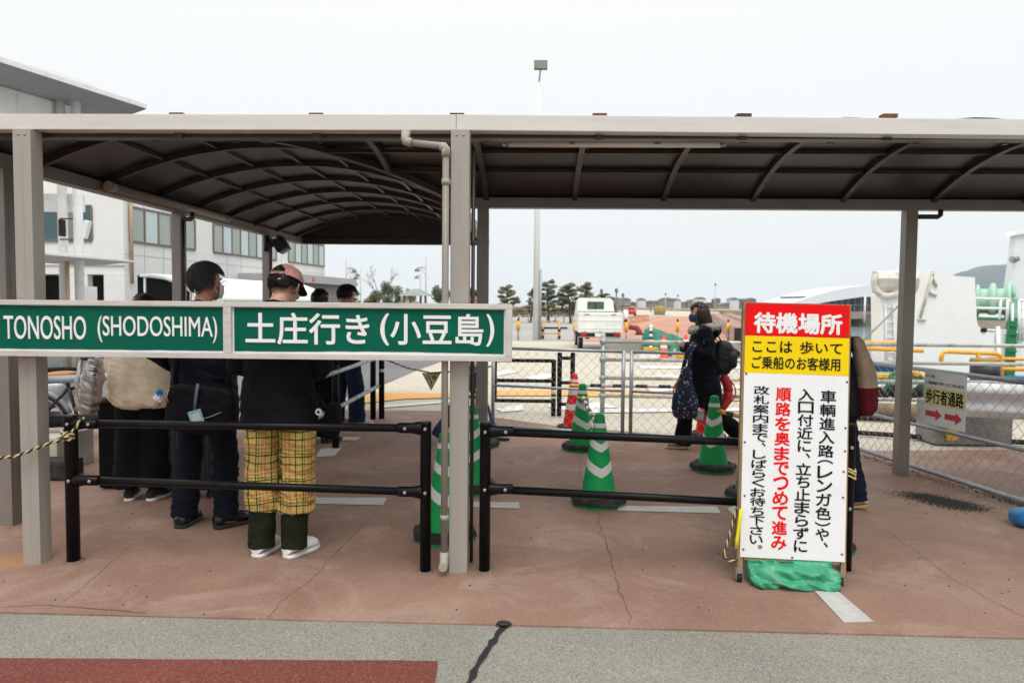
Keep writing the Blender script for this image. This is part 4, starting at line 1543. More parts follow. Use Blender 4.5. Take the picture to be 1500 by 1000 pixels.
# --- the person in the plaid trousers and pink cap (seen from behind, looking right)
cp = Person('person in pink cap, black jacket and wide yellow plaid trousers seen from behind', (-1.545, 4.43, 0), R_(-3), 1.76,
            dict(elL=(-.255, .02, 1.12), wrL=(-.14, .24, 1.06), elR=(.245, .02, 1.12), wrR=(.14, .24, 1.06),
                 hipL=(-.105, 0, .90), knL=(-.108, .01, .49), anL=(-.100, -.02, .085), hipR=(.105, 0, .90), knR=(.110, .0, .49), anR=(.098, -.02, .085)),
            (R_(-22), 0, R_(-9)))
cp.body(M_skin, (R_(18), R_(-22)), palms=((.3, 0, 1), (-.3, 0, 1)))
cp.coat(M_denimblack, [(.775, .226, .160, 0), (.80, .232, .165, 0), (.95, .222, .158, 0), (1.1, .203, .15, 0), (1.25, .210, .148, 0), (1.36, .195, .125, -.01), (1.43, .12, .085, -.012), (1.47, .08, .07, -.01)],
        (.085, .078, .06), collar=.055, wob=.013, fold=.015)
cp.trousers(M_plaid, (.100, .100, .100, .102), (.150, .120), .275, .014, .022, .009, top=.92)
k = cp.k
b = MB()
for L in 'LR':
    a, kn_ = cp.J['an' + L], cp.J['kn' + L]
    b.tube([kn_.lerp(a, .3), a + Vector((0, -.002, .15)), Vector((a.x, a.y - .010, .052))], [.080, .080, .080], 18)
b2 = remesh(b, .009, 2, .006, 7, 1, .008)
b2.build('trouser_cuff', M_olive, cp.root, world=False)
cp.shoes(M_shoewht, M_solew, (R_(-8), R_(-24)), .96, 1.10)
cp.hair(M_hair, vol=1.02, seed=3, strands=1100)
M_cap = cloth('dusty_pink_cotton', (.47, .235, .21), bump=.2)
b = MB()
rings = []
for j in range(11):
    ph = PI / 2 - j / 10 * PI * .52
    rings.append([cp.H((.094 * math.cos(ph) * math.cos(2 * PI * i / 40), -.010 + .116 * math.cos(ph) * math.sin(2 * PI * i / 40), .050 + .092 * math.sin(ph))) for i in range(40)])
vs = [p for r in rings for p in r]
fs = []
for j in range(10):
    for i in range(40):
        th = 2 * PI * (i + .5) / 40
        back = abs(((th - 1.5 * PI + PI) % (2 * PI)) - PI)
        hgt = (j + .5) / 10
        if back < .52 and .50 < hgt < .86 and hgt > .50 + .30 * (back / .52) ** 2:      # arched gap over the strap
            continue
        fs.append((j * 40 + i, j * 40 + (i + 1) % 40, (j + 1) * 40 + (i + 1) % 40, (j + 1) * 40 + i))
b.add(vs, fs, 0, True)
for i in range(8):
    a = 2 * PI * i / 8 + .2
    b.tube([cp.H((.0955 * math.cos(p) * math.cos(a), -.010 + .1175 * math.cos(p) * math.sin(a), .050 + .0935 * math.sin(p))) for p in [PI / 2 - q * .2 for q in range(4 if abs(math.sin(a) + 1) < .4 else 8)]], .0016, 5)
b.ell(cp.H((0, -.01, .143)), (.008, .008, .004), None, 8, 5)
capo = b.build('cap', M_cap, cp.root, world=False)
b = MB()
top, bot = [], []
for i in range(17):
    a = R_(-65) + R_(130) * i / 16
    for rr, L, dz in ((1.0, top, 0), (1.0, bot, -.004)):
        L.append((cp.H((.094 * math.sin(a), -.010 + .116 * math.cos(a), .045 + dz)), cp.H((.094 * math.sin(a) * 1.02, -.010 + .116 * math.cos(a) + .075 * math.cos(a) ** .5, .030 + dz - .012 * abs(math.sin(a))))))
vs = [q for p in top for q in p] + [q for p in bot for q in p]
n = 17
fs = [(2 * i, 2 * i + 1, 2 * i + 3, 2 * i + 2) for i in range(n - 1)] + [(2 * n + 2 * i, 2 * n + 2 * i + 2, 2 * n + 2 * i + 3, 2 * n + 2 * i + 1) for i in range(n - 1)] + [(2 * i + 1, 2 * n + 2 * i + 1, 2 * n + 2 * i + 3, 2 * i + 3) for i in range(n - 1)]
b.add(vs, fs, 0, True)
b.build('brim', cloth('brim_dark', (.05, .03, .03)), capo, world=False)
MB().box(cp.H((.024, -.123, .010)), (.022, .004, .009), cp.headrot).build('buckle', mat('brass', (.45, .28, .06), .35, .8, .1, 30), capo, world=False)


def on_root(p, v):                          # world point into a person's own space
    return chain(p.root).inverted() @ Vector(v)


bagp = thing('shoulder_bag', 'black shoulder bag with round white button badge at the capped person’s hip', 'bag', (-1.16, 4.48, .85))
q = MB().ell((-1.238, 4.50, .815), (.052, .085, .115), Matrix.Rotation(.12, 3, 'Y'), 24, 16, 0, .6, .6)
q = remesh(q, .009, 2, .008, 8, 1, .006)
q.build('pouch', M_blackc, bagp)
q = MB().tube([(-1.44, 4.28, 1.42), (-1.36, 4.245, 1.25), (-1.29, 4.25, 1.05), (-1.245, 4.36, .92)], .017, 8, flat=.3)
q.tube([(-1.20, 4.42, .92), (-1.19, 4.405, .83), (-1.205, 4.41, .72)], .008, 6)
q.build('strap', M_blackc, bagp)
c = A(467, 603, 4.375)
MB().tube([c, c - Vector((0, .010, 0))], [.022, .020], 20).build('badge', mat('badge_white', (.62, .65, .66), .35), bagp)
MB().tube([c - Vector((0, .0105, 0)), c - Vector((0, .012, 0))], [.009, .008], 12).build('badge_mark', M_ink, bagp)

# --- man in the navy jacket with the messenger bag
mn = Person('greying man in navy jacket and dark jeans with glasses and white mask', (-2.25, 4.98, 0), R_(-4), 1.775,
            dict(elL=(-.30, -.04, 1.13), wrL=(-.24, .20, 1.02), elR=(.27, .02, 1.12), wrR=(.16, .24, 1.05),
                 knL=(-.115, .01, .49), anL=(-.135, -.03, .085), knR=(.125, .02, .49), anR=(.145, -.02, .085)), (0, 0, R_(-24)))
mn.body(M_skintan, (R_(6), R_(-38)), palms=((.3, 0, 1), (-.3, 0, 1)))
mn.coat(M_navy, [(.80, .19, .15, 0), (.84, .205, .16, 0), (.96, .215, .165, 0), (1.1, .22, .165, 0), (1.25, .23, .155, 0), (1.36, .205, .125, -.01), (1.43, .115, .085, -.012), (1.465, .08, .07, -.01)],
        (.088, .080, .06), collar=.03, wob=.014, fold=.02)
mn.trousers(M_jeans, (.10, .082, .080, .083), (.160, .125), .068, .012, .024)
mn.shoes(M_shoeblk, M_solek, (R_(4), R_(-34)), 1.02, 1.15)
mn.hair(M_hairgrey, vol=1.03, seed=8, strands=2600, length=.05)
b = MB()
for q in (-1, 1):
    b.tube([mn.H((q * .034 + .024 * math.cos(t), .112, .004 + .018 * math.sin(t))) for t in [2 * PI * i / 14 for i in range(14)]], .0018, 6, closed=True)
    b.tube([mn.H((q * .060, .110, .010)), mn.H((q * .080, .06, .010)), mn.H((q * .080, -.01, .004))], .0018, 6)
b.tube([mn.H((-.01, .113, .006)), mn.H((.01, .113, .006))], .0015, 6)
b.build('glasses', mat('pale_metal', (.55, .52, .46), .3, .8), mn.root, world=False)


def mask(p, m, vol=1.0):
    b = MB()
    rows = []
    for j in range(7):
        z = -.010 - .088 * j / 6
        rows.append([p.H((.070 * vol * math.sin(a) * (1 - .25 * (j / 6) ** 2), .030 + (.082 + .012 * math.sin(j / 6 * PI)) * math.cos(a) * (1 - .10 * (j / 6)), z)) for a in [R_(-80) + R_(160) * i / 14 for i in range(15)]])
    vs = [q for r in rows for q in r]
    fs = [(j * 15 + i, j * 15 + i + 1, (j + 1) * 15 + i + 1, (j + 1) * 15 + i) for j in range(6) for i in range(14)]
    b.add(vs, fs, 0, True)
    for q in (-1, 1):
        for z in (-.014, -.080):
            b.tube([p.H((q * .066, .045, z)), p.H((q * .078, .012, (z - .01) * .6)), p.H((q * .080, -.018, -.004))], .0018, 5)
    return b.build('mask', m, p.root, world=False, fix=False)


mask(mn, M_mask)
ms = thing('messenger_bag', 'black messenger bag with a pale zip line slung behind the man in navy', 'bag', (-2.16, 4.74, .85))
q = MB().ell((-2.155, 4.735, .845), (.232, .075, .165), Matrix.Rotation(.07, 3, 'Y'), 32, 18, 0, .45, .45)
q = remesh(q, .010, 2, .008, 7, 1, .008)
q.build('pouch', cloth('black_nylon', (.0045, .005, .007), rough=.6, spec=.10), ms)
MB().tube([(-2.36, 4.668, .755), (-2.2, 4.650, .765), (-2.06, 4.655, .81), (-2.0, 4.66, .835)], .0028, 6).tube([(-2.345, 4.668, .98), (-2.36, 4.668, .93), (-2.35, 4.668, .89)], .004, 6).build('zip', mat('zip_pale', (.4, .36, .32), .5, .3), ms)
MB().tube([(-1.97, 4.72, .88), (-1.985, 4.72, 1.05), (-1.95, 4.74, 1.25), (-2.0, 4.84, 1.45)], .020, 8, flat=.3).tube([(-2.33, 4.72, .98), (-2.3, 4.72, 1.3), (-2.25, 4.80, 1.5)], .018, 8, flat=.3).build('strap', M_blackc, ms)
tgp = thing('luggage_tag', 'pale blue card tag on a grey strap hanging from the black messenger bag', 'tag', (-2.14, 4.64, .75))
c0 = A(287, 610, 4.64)
Mt = Matrix.Rotation(R_(-18), 3, 'Y')
MB().box(c0, (.088, .004, .085), Mt, 0, .002).build('holder', mat('pale_blue_plastic', (.20, .40, .55), .4, 0, .1, 20), tgp)
MB().box(c0 - Vector((0, .003, .004)), (.062, .002, .052), Mt).build('card', mat('card_cream', (.50, .54, .50), .6, 0, .15, 60), tgp)
MB().tube([A(290, 562, 4.65), A(287, 580, 4.645), A(285, 600, 4.64)], .011, 6, flat=.3).build('strap', mat('grey_webbing', (.10, .12, .16), .8), tgp)
pomp = thing('charm', 'fluffy white and blue pompom charm hanging left of the messenger bag', 'charm', (-2.42, 4.72, .9))
c0 = A(231, 584, 4.74)
for (off, r, nm, m) in (((0, 0, 0), .036, 'white_pompom', mat('fluff_white', (.75, .77, .80), .9, 0, .1, 60)), ((.012, 0, .040), .022, 'blue_pompom', mat('fluff_blue', (.02, .22, .55), .9, 0, .1, 60)), ((.014, -.01, -.034), .015, 'red_bead', mat('bead_red', (.35, .05, .03), .5))):
    q = MB().ell(c0 + Vector(off), (r * .7,) * 3, None, 12, 8)
    if r > .02:
        rn = random.Random(4)
        for i in range(260):
            d = Vector((rn.gauss(0, 1), rn.gauss(0, 1), rn.gauss(0, 1))).normalized()
            q.tube([c0 + Vector(off) + d * r * .5, c0 + Vector(off) + d * r * rn.uniform(.9, 1.25)], [.0028, .0006], 3)
    q.build(nm, m, pomp)

# --- person in the beige jacket with the silver pack
bp = Person('person in beige jacket and wide black trousers, head hidden behind the green sign', (-3.02, 5.62, 0), R_(4), 1.58,
            dict(elL=(-.25, .05, 1.12), wrL=(-.15, .22, 1.0), elR=(.25, .05, 1.12), wrR=(.15, .22, 1.0), anL=(-.115, -.02, .085), anR=(.085, -.02, .085)), (R_(-10), 0, 0))
bp.body(M_skin, (R_(10), R_(-12)))
bp.coat(M_beige, [(.775, .20, .15, 0), (.80, .25, .19, 0), (.86, .285, .21, 0), (1.0, .285, .21, 0), (1.15, .27, .19, 0), (1.28, .245, .165, 0), (1.38, .20, .12, -.01), (1.44, .11, .08, -.012)], (.10, .095, .07), wob=.012, fold=.014)
bp.trousers(M_blackc, (.13, .135, .14, .14), (.19, .14), .10, .01, .015)
bp.shoes(mat('black_canvas', (.012, .012, .013), .8), M_solew, (R_(10), R_(-14)))
bp.hair(mat('reddish_hair', (.05, .018, .01), .4, 0, .5, 70, .3, 150), vol=1.05, seed=5, strands=300)
sp_ = thing('silver_backpack', 'crinkled silver grey pack hanging at the side of the person in beige', 'backpack', (-3.3, 5.5, .8))
M_silver = mat('crinkled_silver', (.40, .38, .36), .3, .65, .2, 14, .6, 22)
q = MB().ell((-3.275, 5.36, .885), (.066, .078, .185), Matrix.Rotation(.16, 3, 'Y'), 24, 18, 0, .5, .6)
q.ell((-3.245, 5.355, 1.06), (.050, .05, .06), None, 16, 10, 0, .7, .7)
remesh(q, .007, 2, .006, 16, .6, .016).build('pouch', M_silver, sp_)
q = MB().tube([(-3.25, 5.34, 1.10), (-3.32, 5.42, 1.25), (-3.24, 5.52, 1.40)], .022, 8, flat=.35).tube([(-3.36, 5.38, 1.10), (-3.385, 5.36, .93), (-3.36, 5.35, .78), (-3.40, 5.36, .72)], .018, 8, flat=.35)
q.build('strap', M_silver, sp_)
MB().tube([(-3.29, 5.30, 1.03), (-3.19, 5.30, 1.03)], .011, 8, flat=.4).tube([(-3.28, 5.295, 1.0), (-3.20, 5.295, 1.0)], .008, 8, flat=.4).build('buckle', M_blackc, sp_)
sc_ = thing('suitcase', 'black ribbed suitcase standing between the person in beige and the man in navy', 'suitcase', (-2.66, 5.6, 0))
q = MB().box((-2.68, 5.72, .36), (.36, .24, .58), None, 0, .035)
for i in range(11):
    q.b2((-2.845 + i * .033 - .006, 5.594, .10), (-2.845 + i * .033 + .006, 5.602, .62))
q.build('shell', mat('black_polycarbonate', (.010, .010, .011), .4, 0, .15, 12), sc_)
for x in (-2.82, -2.54):
    MB().tube([(x - .012, 5.68, .03), (x + .012, 5.68, .03)], .03, 14).tube([(x, 5.68, .03), (x, 5.68, .08)], .012, 8).build('wheel', M_rubber, sc_)
MB().tube([(-2.77, 5.78, .64), (-2.77, 5.78, .92), (-2.59, 5.78, .92), (-2.59, 5.78, .64)], .010, 8).build('handle', M_galv, sc_)
bb = thing('blue_bag', 'blue fabric bag seen between the man in navy and the capped person', 'bag', (-2.06, 5.3, .7))
q = MB().ell((-1.905, 5.05, .83), (.055, .07, .10), Matrix.Rotation(-.15, 3, 'Y'), 18, 12, 0, .7, .7)
remesh(q, .008, 2, .010, 10, 1, .01).build('pouch', cloth('blue_cotton', (.02, .10, .21)), bb)
MB().tube([(-1.92, 5.05, .91), (-1.94, 5.06, 1.1), (-1.93, 5.08, 1.22)], .010, 8, flat=.4).build('strap', cloth('blue_cotton', (.02, .10, .21)), bb)

# --- two people at the back of the queue
pa = Person('person in black with dark hair standing behind the capped person', (-2.36, 8.05, 0), R_(-5), 1.66, dict(elR=(.25, .05, 1.12), wrR=(.12, .24, 1.05), elL=(-.25, .05, 1.12), wrL=(-.12, .24, 1.05)), (R_(-8), 0, 0))
pa.body(M_skin, (R_(8), R_(-25)), face=False)
pa.coat(M_blackc, [(.70, .22, .17, 0), (.80, .24, .18, 0), (1.0, .23, .17, 0), (1.25, .23, .155, 0), (1.36, .20, .125, -.01), (1.44, .11, .085, -.012)], (.09, .08, .06), wob=.012)
pa.trousers(M_blackc, (.11, .10, .10, .10), (.17, .13), .06)
pa.shoes(M_shoeblk, M_solek, (R_(8), R_(-30)))
pa.hair(M_hair, vol=1.10, seed=11, strands=500)
pb = Person('young person in dark jacket, navy jeans and orange and white sneakers at the queue rail', (-2.34, 9.05, 0), R_(-25), 1.73, dict(elR=(.25, .08, 1.12), wrR=(.12, .26, 1.08), elL=(-.25, .08, 1.12), wrL=(-.12, .26, 1.08), anL=(-.11, -.03, .085), anR=(.13, .08, .085), knR=(.12, .07, .49)), (R_(-12), 0, R_(-12)))
pb.body(M_skintan, (R_(-30), R_(-50)), face=False)
pb.coat(M_blackc, [(.82, .20, .15, 0), (.88, .22, .165, 0), (1.1, .22, .16, 0), (1.25, .225, .155, 0), (1.36, .20, .125, -.01), (1.44, .11, .085, -.012)], (.088, .08, .06))
pb.trousers(cloth('navy_jeans', (.012, .022, .045)), (.11, .10, .10, .105), (.17, .13), .06)
pb.shoes(mat('sneaker_grey', (.50, .46, .42), .6, 0, .3, 30), mat('sneaker_orange', (.65, .16, .04), .6, 0, .3, 20), (R_(-30), R_(-50)), 1.05, 1.1)
pb.hair(M_hair, vol=1.16, seed=13, strands=900, length=.05)

# --- the walker hidden by the middle post
pw_ = Person('person in pale green top and blue jeans walking, mostly hidden behind the middle posts', (-.735, 8.2, 0), R_(-88), 1.66,
             dict(anL=(-.08, .29, .09), knL=(-.085, .13, .50), anR=(.08, -.30, .15), knR=(.09, -.08, .48), elR=(.22, -.08, 1.12), wrR=(.20, .02, .92), elL=(-.22, .02, 1.12), wrL=(-.2, .10, .94)))
pw_.body(M_skin, (0, 0), face=False)
pw_.coat(cloth('pale_green_knit', (.50, .58, .52)), [(.86, .18, .14, 0), (.92, .19, .15, 0), (1.1, .185, .145, 0), (1.25, .20, .14, 0), (1.36, .19, .115, -.01), (1.44, .10, .08, -.012)], (.075, .065, .05))
pw_.trousers(M_blue, (.10, .08, .07, .065), (.155, .12), .07)
pw_.shoes(M_shoewht, M_solek, (0, 0), 1, 1, (0, R_(-28)))
pw_.hair(M_hair, vol=1.08, seed=15, strands=300)

# --- the woman walking to the left
wm = Person('woman in long navy parka with pale fur hood and blue mask walking', (1.825, 8.02, 0), R_(88), 1.56,
            dict(anL=(-.075, .23, .09), knL=(-.085, .19, .50), anR=(.075, -.45, .17), knR=(.085, -.12, .475), elL=(-.22, -.05, 1.12), wrL=(-.15, .155, 1.19), elR=(.21, -.05, 1.12), wrR=(.10, .15, 1.17)), (R_(-4), 0, R_(3)), R_(3))
wm.body(M_skin, (0, 0), palms=((.2, -.6, .8), (-.2, -.6, .8)))
M_parka = cloth('navy_parka', (.006, .0075, .012), rough=.7, spec=.10)
wm.coat(M_parka, [(.50, .155, .205, -.03), (.53, .165, .215, -.03), (.70, .17, .205, -.02), (.90, .175, .18, -.01), (1.05, .175, .16, 0), (1.22, .19, .15, 0), (1.34, .185, .13, -.01), (1.42, .13, .10, -.02), (1.46, .09, .085, -.02)],
        (.085, .078, .066), cuff=1.38, wob=.011, fold=.014, collar=.045, extra=lambda b: b.ell(wm.tilt(Vector((0, -.135, 1.385)) * wm.k), (.13, .085, .085), Matrix.Rotation(.35, 3, 'X'), 18, 12))
wm.trousers(M_blackc, (.085, .08, .095, .105), (.15, .12), .05, .007, .010)
wm.shoes(mat('beige_shoe', (.34, .26, .18), .6), mat('pale_sole', (.50, .44, .36), .7), (0, 0), .95, 1, (0, R_(-24)))
b = MB()
for i in range(22):                          # fur rim of the hood
    a = 2 * PI * i / 22
    p = Vector((.150 * math.sin(a), -.050 - .150 * math.cos(a), 1.425 + .030 * math.cos(a))) * wm.k
    b.ell(wm.tilt(p), (.040, .040, .038), None, 10, 6)
fur = remesh(b, .010, 2, .006, 20)
rn = random.Random(9)
base_v = [v.copy() for v in fur.v]
cen = sum(base_v, Vector()) / len(base_v)
for i in range(2600):
    p = rn.choice(base_v)
    d = (p - cen).normalized() * .5 + Vector((rn.gauss(0, .6), rn.gauss(0, .6), rn.gauss(0, .5)))
    d.normalize()
    fur.tube([p, p + d * .012, p + d * rn.uniform(.02, .032) + Vector((0, 0, -.006))], [.0026, .002, .0005], 3)
fur.build('fur_trim', mat('grey_fur', (.58, .55, .51), .9, 0, .3, 40), wm.root, world=False, fix=False)
b = MB()                                     # shoulder-length hair
rn = random.Random(21)
wm.hair(M_hairbrown, vol=1.03, seed=21, strands=200)
for i in range(420):
    th = rn.uniform(R_(178), R_(362)) if rn.random() < .75 else rn.uniform(R_(150), R_(390))
    st = rn.uniform(.3, .95)
    rr = math.sqrt(1 - st * st)
    x, y = math.cos(th), math.sin(th)
    p0 = (.080 * rr * x, -.014 + .100 * rr * y, .030 + .096 * st)
    p1 = (.088 * x, -.016 + .106 * y, .01)
    p2 = (.088 * x + rn.gauss(0, .008), -.020 + .108 * y + rn.gauss(0, .008), -.075)
    p3 = (.080 * x + rn.gauss(0, .014), -.030 + .112 * y + rn.gauss(0, .014), -.165 - rn.uniform(0, .06))
    b.tube([wm.H(p) for p in (p0, p1, p2, p3)], [.007, .009, .008, .002], 5)
for i in range(26):                          # fringe
    x = rn.uniform(-.06, .06)
    b.tube([wm.H((x * .8, .045, .108)), wm.H((x, .083, .075)), wm.H((x * 1.1, .095 - abs(x) * .4, .040 + rn.uniform(-.006, .008)))], [.008, .008, .002], 5)
b.build('long_hair', M_hairbrown, wm.root, world=False)
mask(wm, mat('navy_mask', (.008, .045, .12), .8, 0, .1, 20), 1.04)
MB().box(wm.tilt(Vector((-.262, .005, 1.27)) * wm.k), (.004, .05, .05), Matrix.Rotation(.1, 3, 'X')).build('sleeve_badge', mat('badge_grey', (.05, .052, .06), .6), wm.root, world=False)


def own(p, x, y, z):                        # a person's own axes to the world
    return chain(p.root) @ Vector((x, y, z))


bk = thing('backpack', 'black daypack worn on the walking woman’s back', 'backpack', (2.15, 8.0, 1.0))
q = MB().ell(own(wm, 0, -.215, .985), (.105, .105, .19), None, 24, 18, 0, .7, .7)
q.ell(own(wm, -.02, -.295, .96), (.06, .10, .10), None, 18, 12, 0, .7, .7)
q.ell(own(wm, 0, -.34, 1.03), (.05, .06, .045), Matrix.Rotation(.5, 3, 'Y'), 14, 10, 0, .7, .7)
remesh(q, .010, 2, .010, 9, 1, .008).build('pouch', cloth('black_pack', (.010, .010, .012), rough=.6, spec=.4), bk)
q = MB()
for x in (-.12, .12):
    q.tube([own(wm, x, -.17, 1.16), own(wm, x, -.09, 1.30), own(wm, x * 1.1, .07, 1.27), own(wm, x * 1.15, .06, 1.05), own(wm, x * 1.1, -.14, .93)], .020, 8, flat=.35)
q.build('strap', M_blackc, bk)
tb = thing('tote_bag', 'dark blue tote bag dotted with small flowers hanging from the walking woman’s arm', 'bag', (1.55, 7.8, .8))
t = NT('floral_cotton')
vo = t.n('ShaderNodeTexVoronoi')
vo.inputs['Scale'].default_value = 34
t.l(t.tc.outputs['Object'], vo.inputs['Vector'])
dots = t.math('LESS_THAN', vo.outputs['Distance'], .34)
pick = t.n('ShaderNodeSeparateColor')
t.l(vo.outputs['Color'], pick.inputs[0])
dc = t.ramp(pick.outputs[0], [(.0, (.03, .16, .34)), (.35, (.35, .45, .5)), (.6, (.06, .28, .38)), (.85, (.4, .06, .09))])
t.col(t.mix(t.math('MULTIPLY', dots, t.math('GREATER_THAN', pick.outputs[1], .35)), (.006, .014, .036), dc))
t.b.inputs['Roughness'].default_value = .85
q = MB().rings([[own(wm, -.22 + ry * math.sin(2 * PI * i / 24), .215 + rx * math.cos(2 * PI * i / 24), z) for i in range(24)] for z, rx, ry in ((.345, .07, .03), (.365, .125, .055), (.46, .145, .065), (.56, .135, .06), (.69, .095, .045), (.80, .065, .03), (.90, .045, .022))])
remesh(q, .009, 2, .012, 9, 1, .012).build('pouch', t.m, tb)
MB().tube([own(wm, -.22, .245, .87), own(wm, -.215, .20, 1.06), own(wm, -.19, .12, 1.16)], .022, 8, flat=.4).tube([own(wm, -.22, .19, .87), own(wm, -.215, .16, 1.05), own(wm, -.19, .11, 1.15)], .020, 8, flat=.4).build('handle', t.m, tb)

# --- person with the beige and maroon backpack half hidden by the notice board
pk = Person('person in black top and dark jeans half hidden behind the notice board', (2.36, 5.66, 0), R_(66), 1.52,
            dict(anL=(-.07, .25, .09), knL=(-.08, .18, .50), anR=(.07, -.14, .10), knR=(.08, -.05, .48), elL=(-.22, .02, 1.12), wrL=(-.2, .22, 1.0), elR=(.23, .02, 1.12), wrR=(.2, .24, 1.0)), (R_(-14), 0, R_(10)), R_(15))
pk.body(M_skin, (0, 0), face=False)
pk.coat(cloth('quilted_black', (.013, .015, .022), rough=.6), [(.82, .19, .15, 0), (.90, .205, .165, 0), (1.1, .20, .16, 0), (1.25, .205, .15, 0), (1.36, .19, .125, -.01), (1.44, .11, .085, -.012)], (.085, .076, .06),
        extra=lambda b: b.ell(pk.tilt(Vector((0, -.13, 1.40)) * pk.k), (.12, .08, .07), None, 16, 10))
pk.trousers(cloth('indigo_jeans', (.010, .015, .028)), (.10, .085, .078, .075), (.16, .125), .06)
pk.shoes(mat('grey_sneaker', (.42, .40, .37), .7, 0, .15, 20), mat('gum_sole', (.42, .26, .10), .7, 0, .15, 16), (0, 0), 1.0, 1.1, (0, R_(-12)))
pk.hair(M_hair, vol=1.06, seed=31, strands=300)
kb = thing('two_tone_backpack', 'beige backpack with a maroon base on the person behind the notice board', 'backpack', (2.55, 5.5, 1.0))
Mp = chain(pk.root)
q = MB()
rings = []
for z, ry, rx, oy in ((.74, .06, .12, -.145), (.79, .08, .15, -.15), (.92, .085, .155, -.15), (.955, .085, .155, -.15)):
    rings.append([Mp @ Vector((rx * math.cos(2 * PI * i / 28), oy + ry * math.sin(2 * PI * i / 28), z)) for i in range(28)])
q.rings(rings)
remesh(q, .010, 2, .006, 8, 1, .006).build('base', cloth('maroon_canvas', (.105, .012, .018)), kb)
q = MB()
rings = []
for z, ry, rx, oy in ((.945, .083, .152, -.15), (1.07, .075, .145, -.135), (1.19, .06, .135, -.105), (1.29, .045, .11, -.08), (1.32, .03, .09, -.07)):
    rings.append([Mp @ Vector((rx * math.cos(2 * PI * i / 28), oy + ry * math.sin(2 * PI * i / 28), z)) for i in range(28)])
q.rings(rings)
remesh(q, .010, 2, .008, 8, 1, .012).build('pouch', cloth('beige_canvas', (.33, .25, .18)), kb)
MB().box(Mp @ Vector((.11, -.222, .84)), (.05, .012, .022), Matrix.Rotation(R_(62) + .6, 3, 'Z')).build('badge', mat('badge_tan', (.4, .2, .16), .6), kb)

# ------------------------------------------------------------------ terminal building on the left
M_wall = concrete('white_panel_wall', (.76, .76, .735), (.70, .70, .68), (.80, .80, .78), 3, .3, .06, .25, (.64, .64, .61), .75, .04)
M_wframe = mat('brown_window_frame', (.16, .14, .11), .5, .2, .1, 5)
M_glass = mat('window_glass_dark', (.05, .10, .115), .08, 0, .2, .6)
M_blind = mat('window_with_blind', (.40, .47, .44), .12, 0, .12, 2.2, stretch=(18, 18, .2))
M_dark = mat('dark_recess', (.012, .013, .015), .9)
M_grey = mat('grey_soffit', (.27, .28, .30), .7, 0, .08, 1)
M_whitesteel = mat('white_painted_steel', (.82, .82, .81), .5, 0, .05, 2, dirt=(.45, .44, .40), damt=.3)
bt = thing('terminal_building', 'white panelled ferry terminal office with bands of brown framed windows', 'building', (-16.3, 29, 0))
ang = R_(6.2)
C0 = Vector((-16.3, 29.0, 0))
dl = Vector((math.sin(ang), math.cos(ang), 0))            # along the long side
df = Vector((-math.cos(ang), math.sin(ang), 0))           # along the front, to the left
LW = 20.6


def bp_(u, v, z):                                          # u along long side, v to the left
    return C0 + dl * u + df * v + Vector((0, 0, z))


def slab(b, u0, u1, v0, v1, z0, z1, mi=0):
    return b.add([bp_(u, v, z) for u in (u0, u1) for v in (v0, v1) for z in (z0, z1)], [(0, 1, 3, 2), (4, 6, 7, 5), (0, 4, 5, 1), (2, 3, 7, 6), (0, 2, 6, 4), (1, 5, 7, 3)], mi)


slab(MB(), 0, LW, 0, 16, 2.55, 8.2).build('wall', M_wall, bt)
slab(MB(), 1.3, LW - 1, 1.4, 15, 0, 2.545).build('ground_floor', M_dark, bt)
for q in ((-.05, .75, -.05, .85), (7, 7.7, .05, .75), (13.5, 14.2, .05, .75), (19.4, 20.1, .05, .75), (-.02, .35, 4.6, 16), (.0, .3, 1.6, 2.4)):
    slab(MB(), *q, 0, 2.54).build('pillar', M_wall, bt)
b = slab(MB(), -.06, -.001, -.06, 16, 2.9, 2.93)
for z in (3.35, 5.95, 7.2):
    slab(b, 0, LW, -.012, -.001, z, z + .02)
for u in (1.3, 2.6, 7.9, 9.3, 14.0, 15.6, 20):
    slab(b, u, u + .025, -.010, -.001, 2.7, 8.1)
b.build('panel_joint', mat('joint_grey', (.42, .42, .41), .8), bt)
MB().tube([bp_(.35, -.1, 2.2), bp_(.35, -.1, 8)], .07, 8).build('downpipe', mat('tan_pipe', (.50, .38, .25), .6, 0, .1, 3), bt)


def win_side(px0, px1, n):                                 # window band on the long side between photo columns
    def u_at(px):
        r = ray(px, 350)
        # intersect the vertical plane of the wall
        nx, ny = dl.y, -dl.x
        t = (C0.x * nx + C0.y * ny) / (r.x * nx + r.y * ny)
        p = Vector((t * r.x, t * r.y, 0))
        return (p - C0).dot(dl)
    u0, u1 = u_at(px0), u_at(px1)
    z0, z1 = 3.93, 5.22
    f = MB()
    slab(f, u0, u1, -.05, -.001, z1, z1 + .09)
    slab(f, u0, u1, -.07, -.001, z0 - .09, z0)
    w = (u1 - u0) / n
    for i in range(n + 1):
        slab(f, u0 + w * i - .05, u0 + w * i + .05, -.049, -.002, z0, z1)
    fo = f.build('window', M_wframe, bt)
    pb_ = MB()
    for i in range(n):
        slab(pb_, u0 + w * i + .055, u0 + w * (i + 1) - .055, -.026 - .004 * (i % 2), -.005, z0 + .004, z1 - .004, i % 2)
    pb_.build('pane', [mat('window_curtain_a', (.34, .38, .34), .15, 0, .15, 2, stretch=(9, 9, .3)), mat('window_curtain_b', (.50, .60, .60), .12, 0, .1, 2, stretch=(9, 9, .3))], fo)


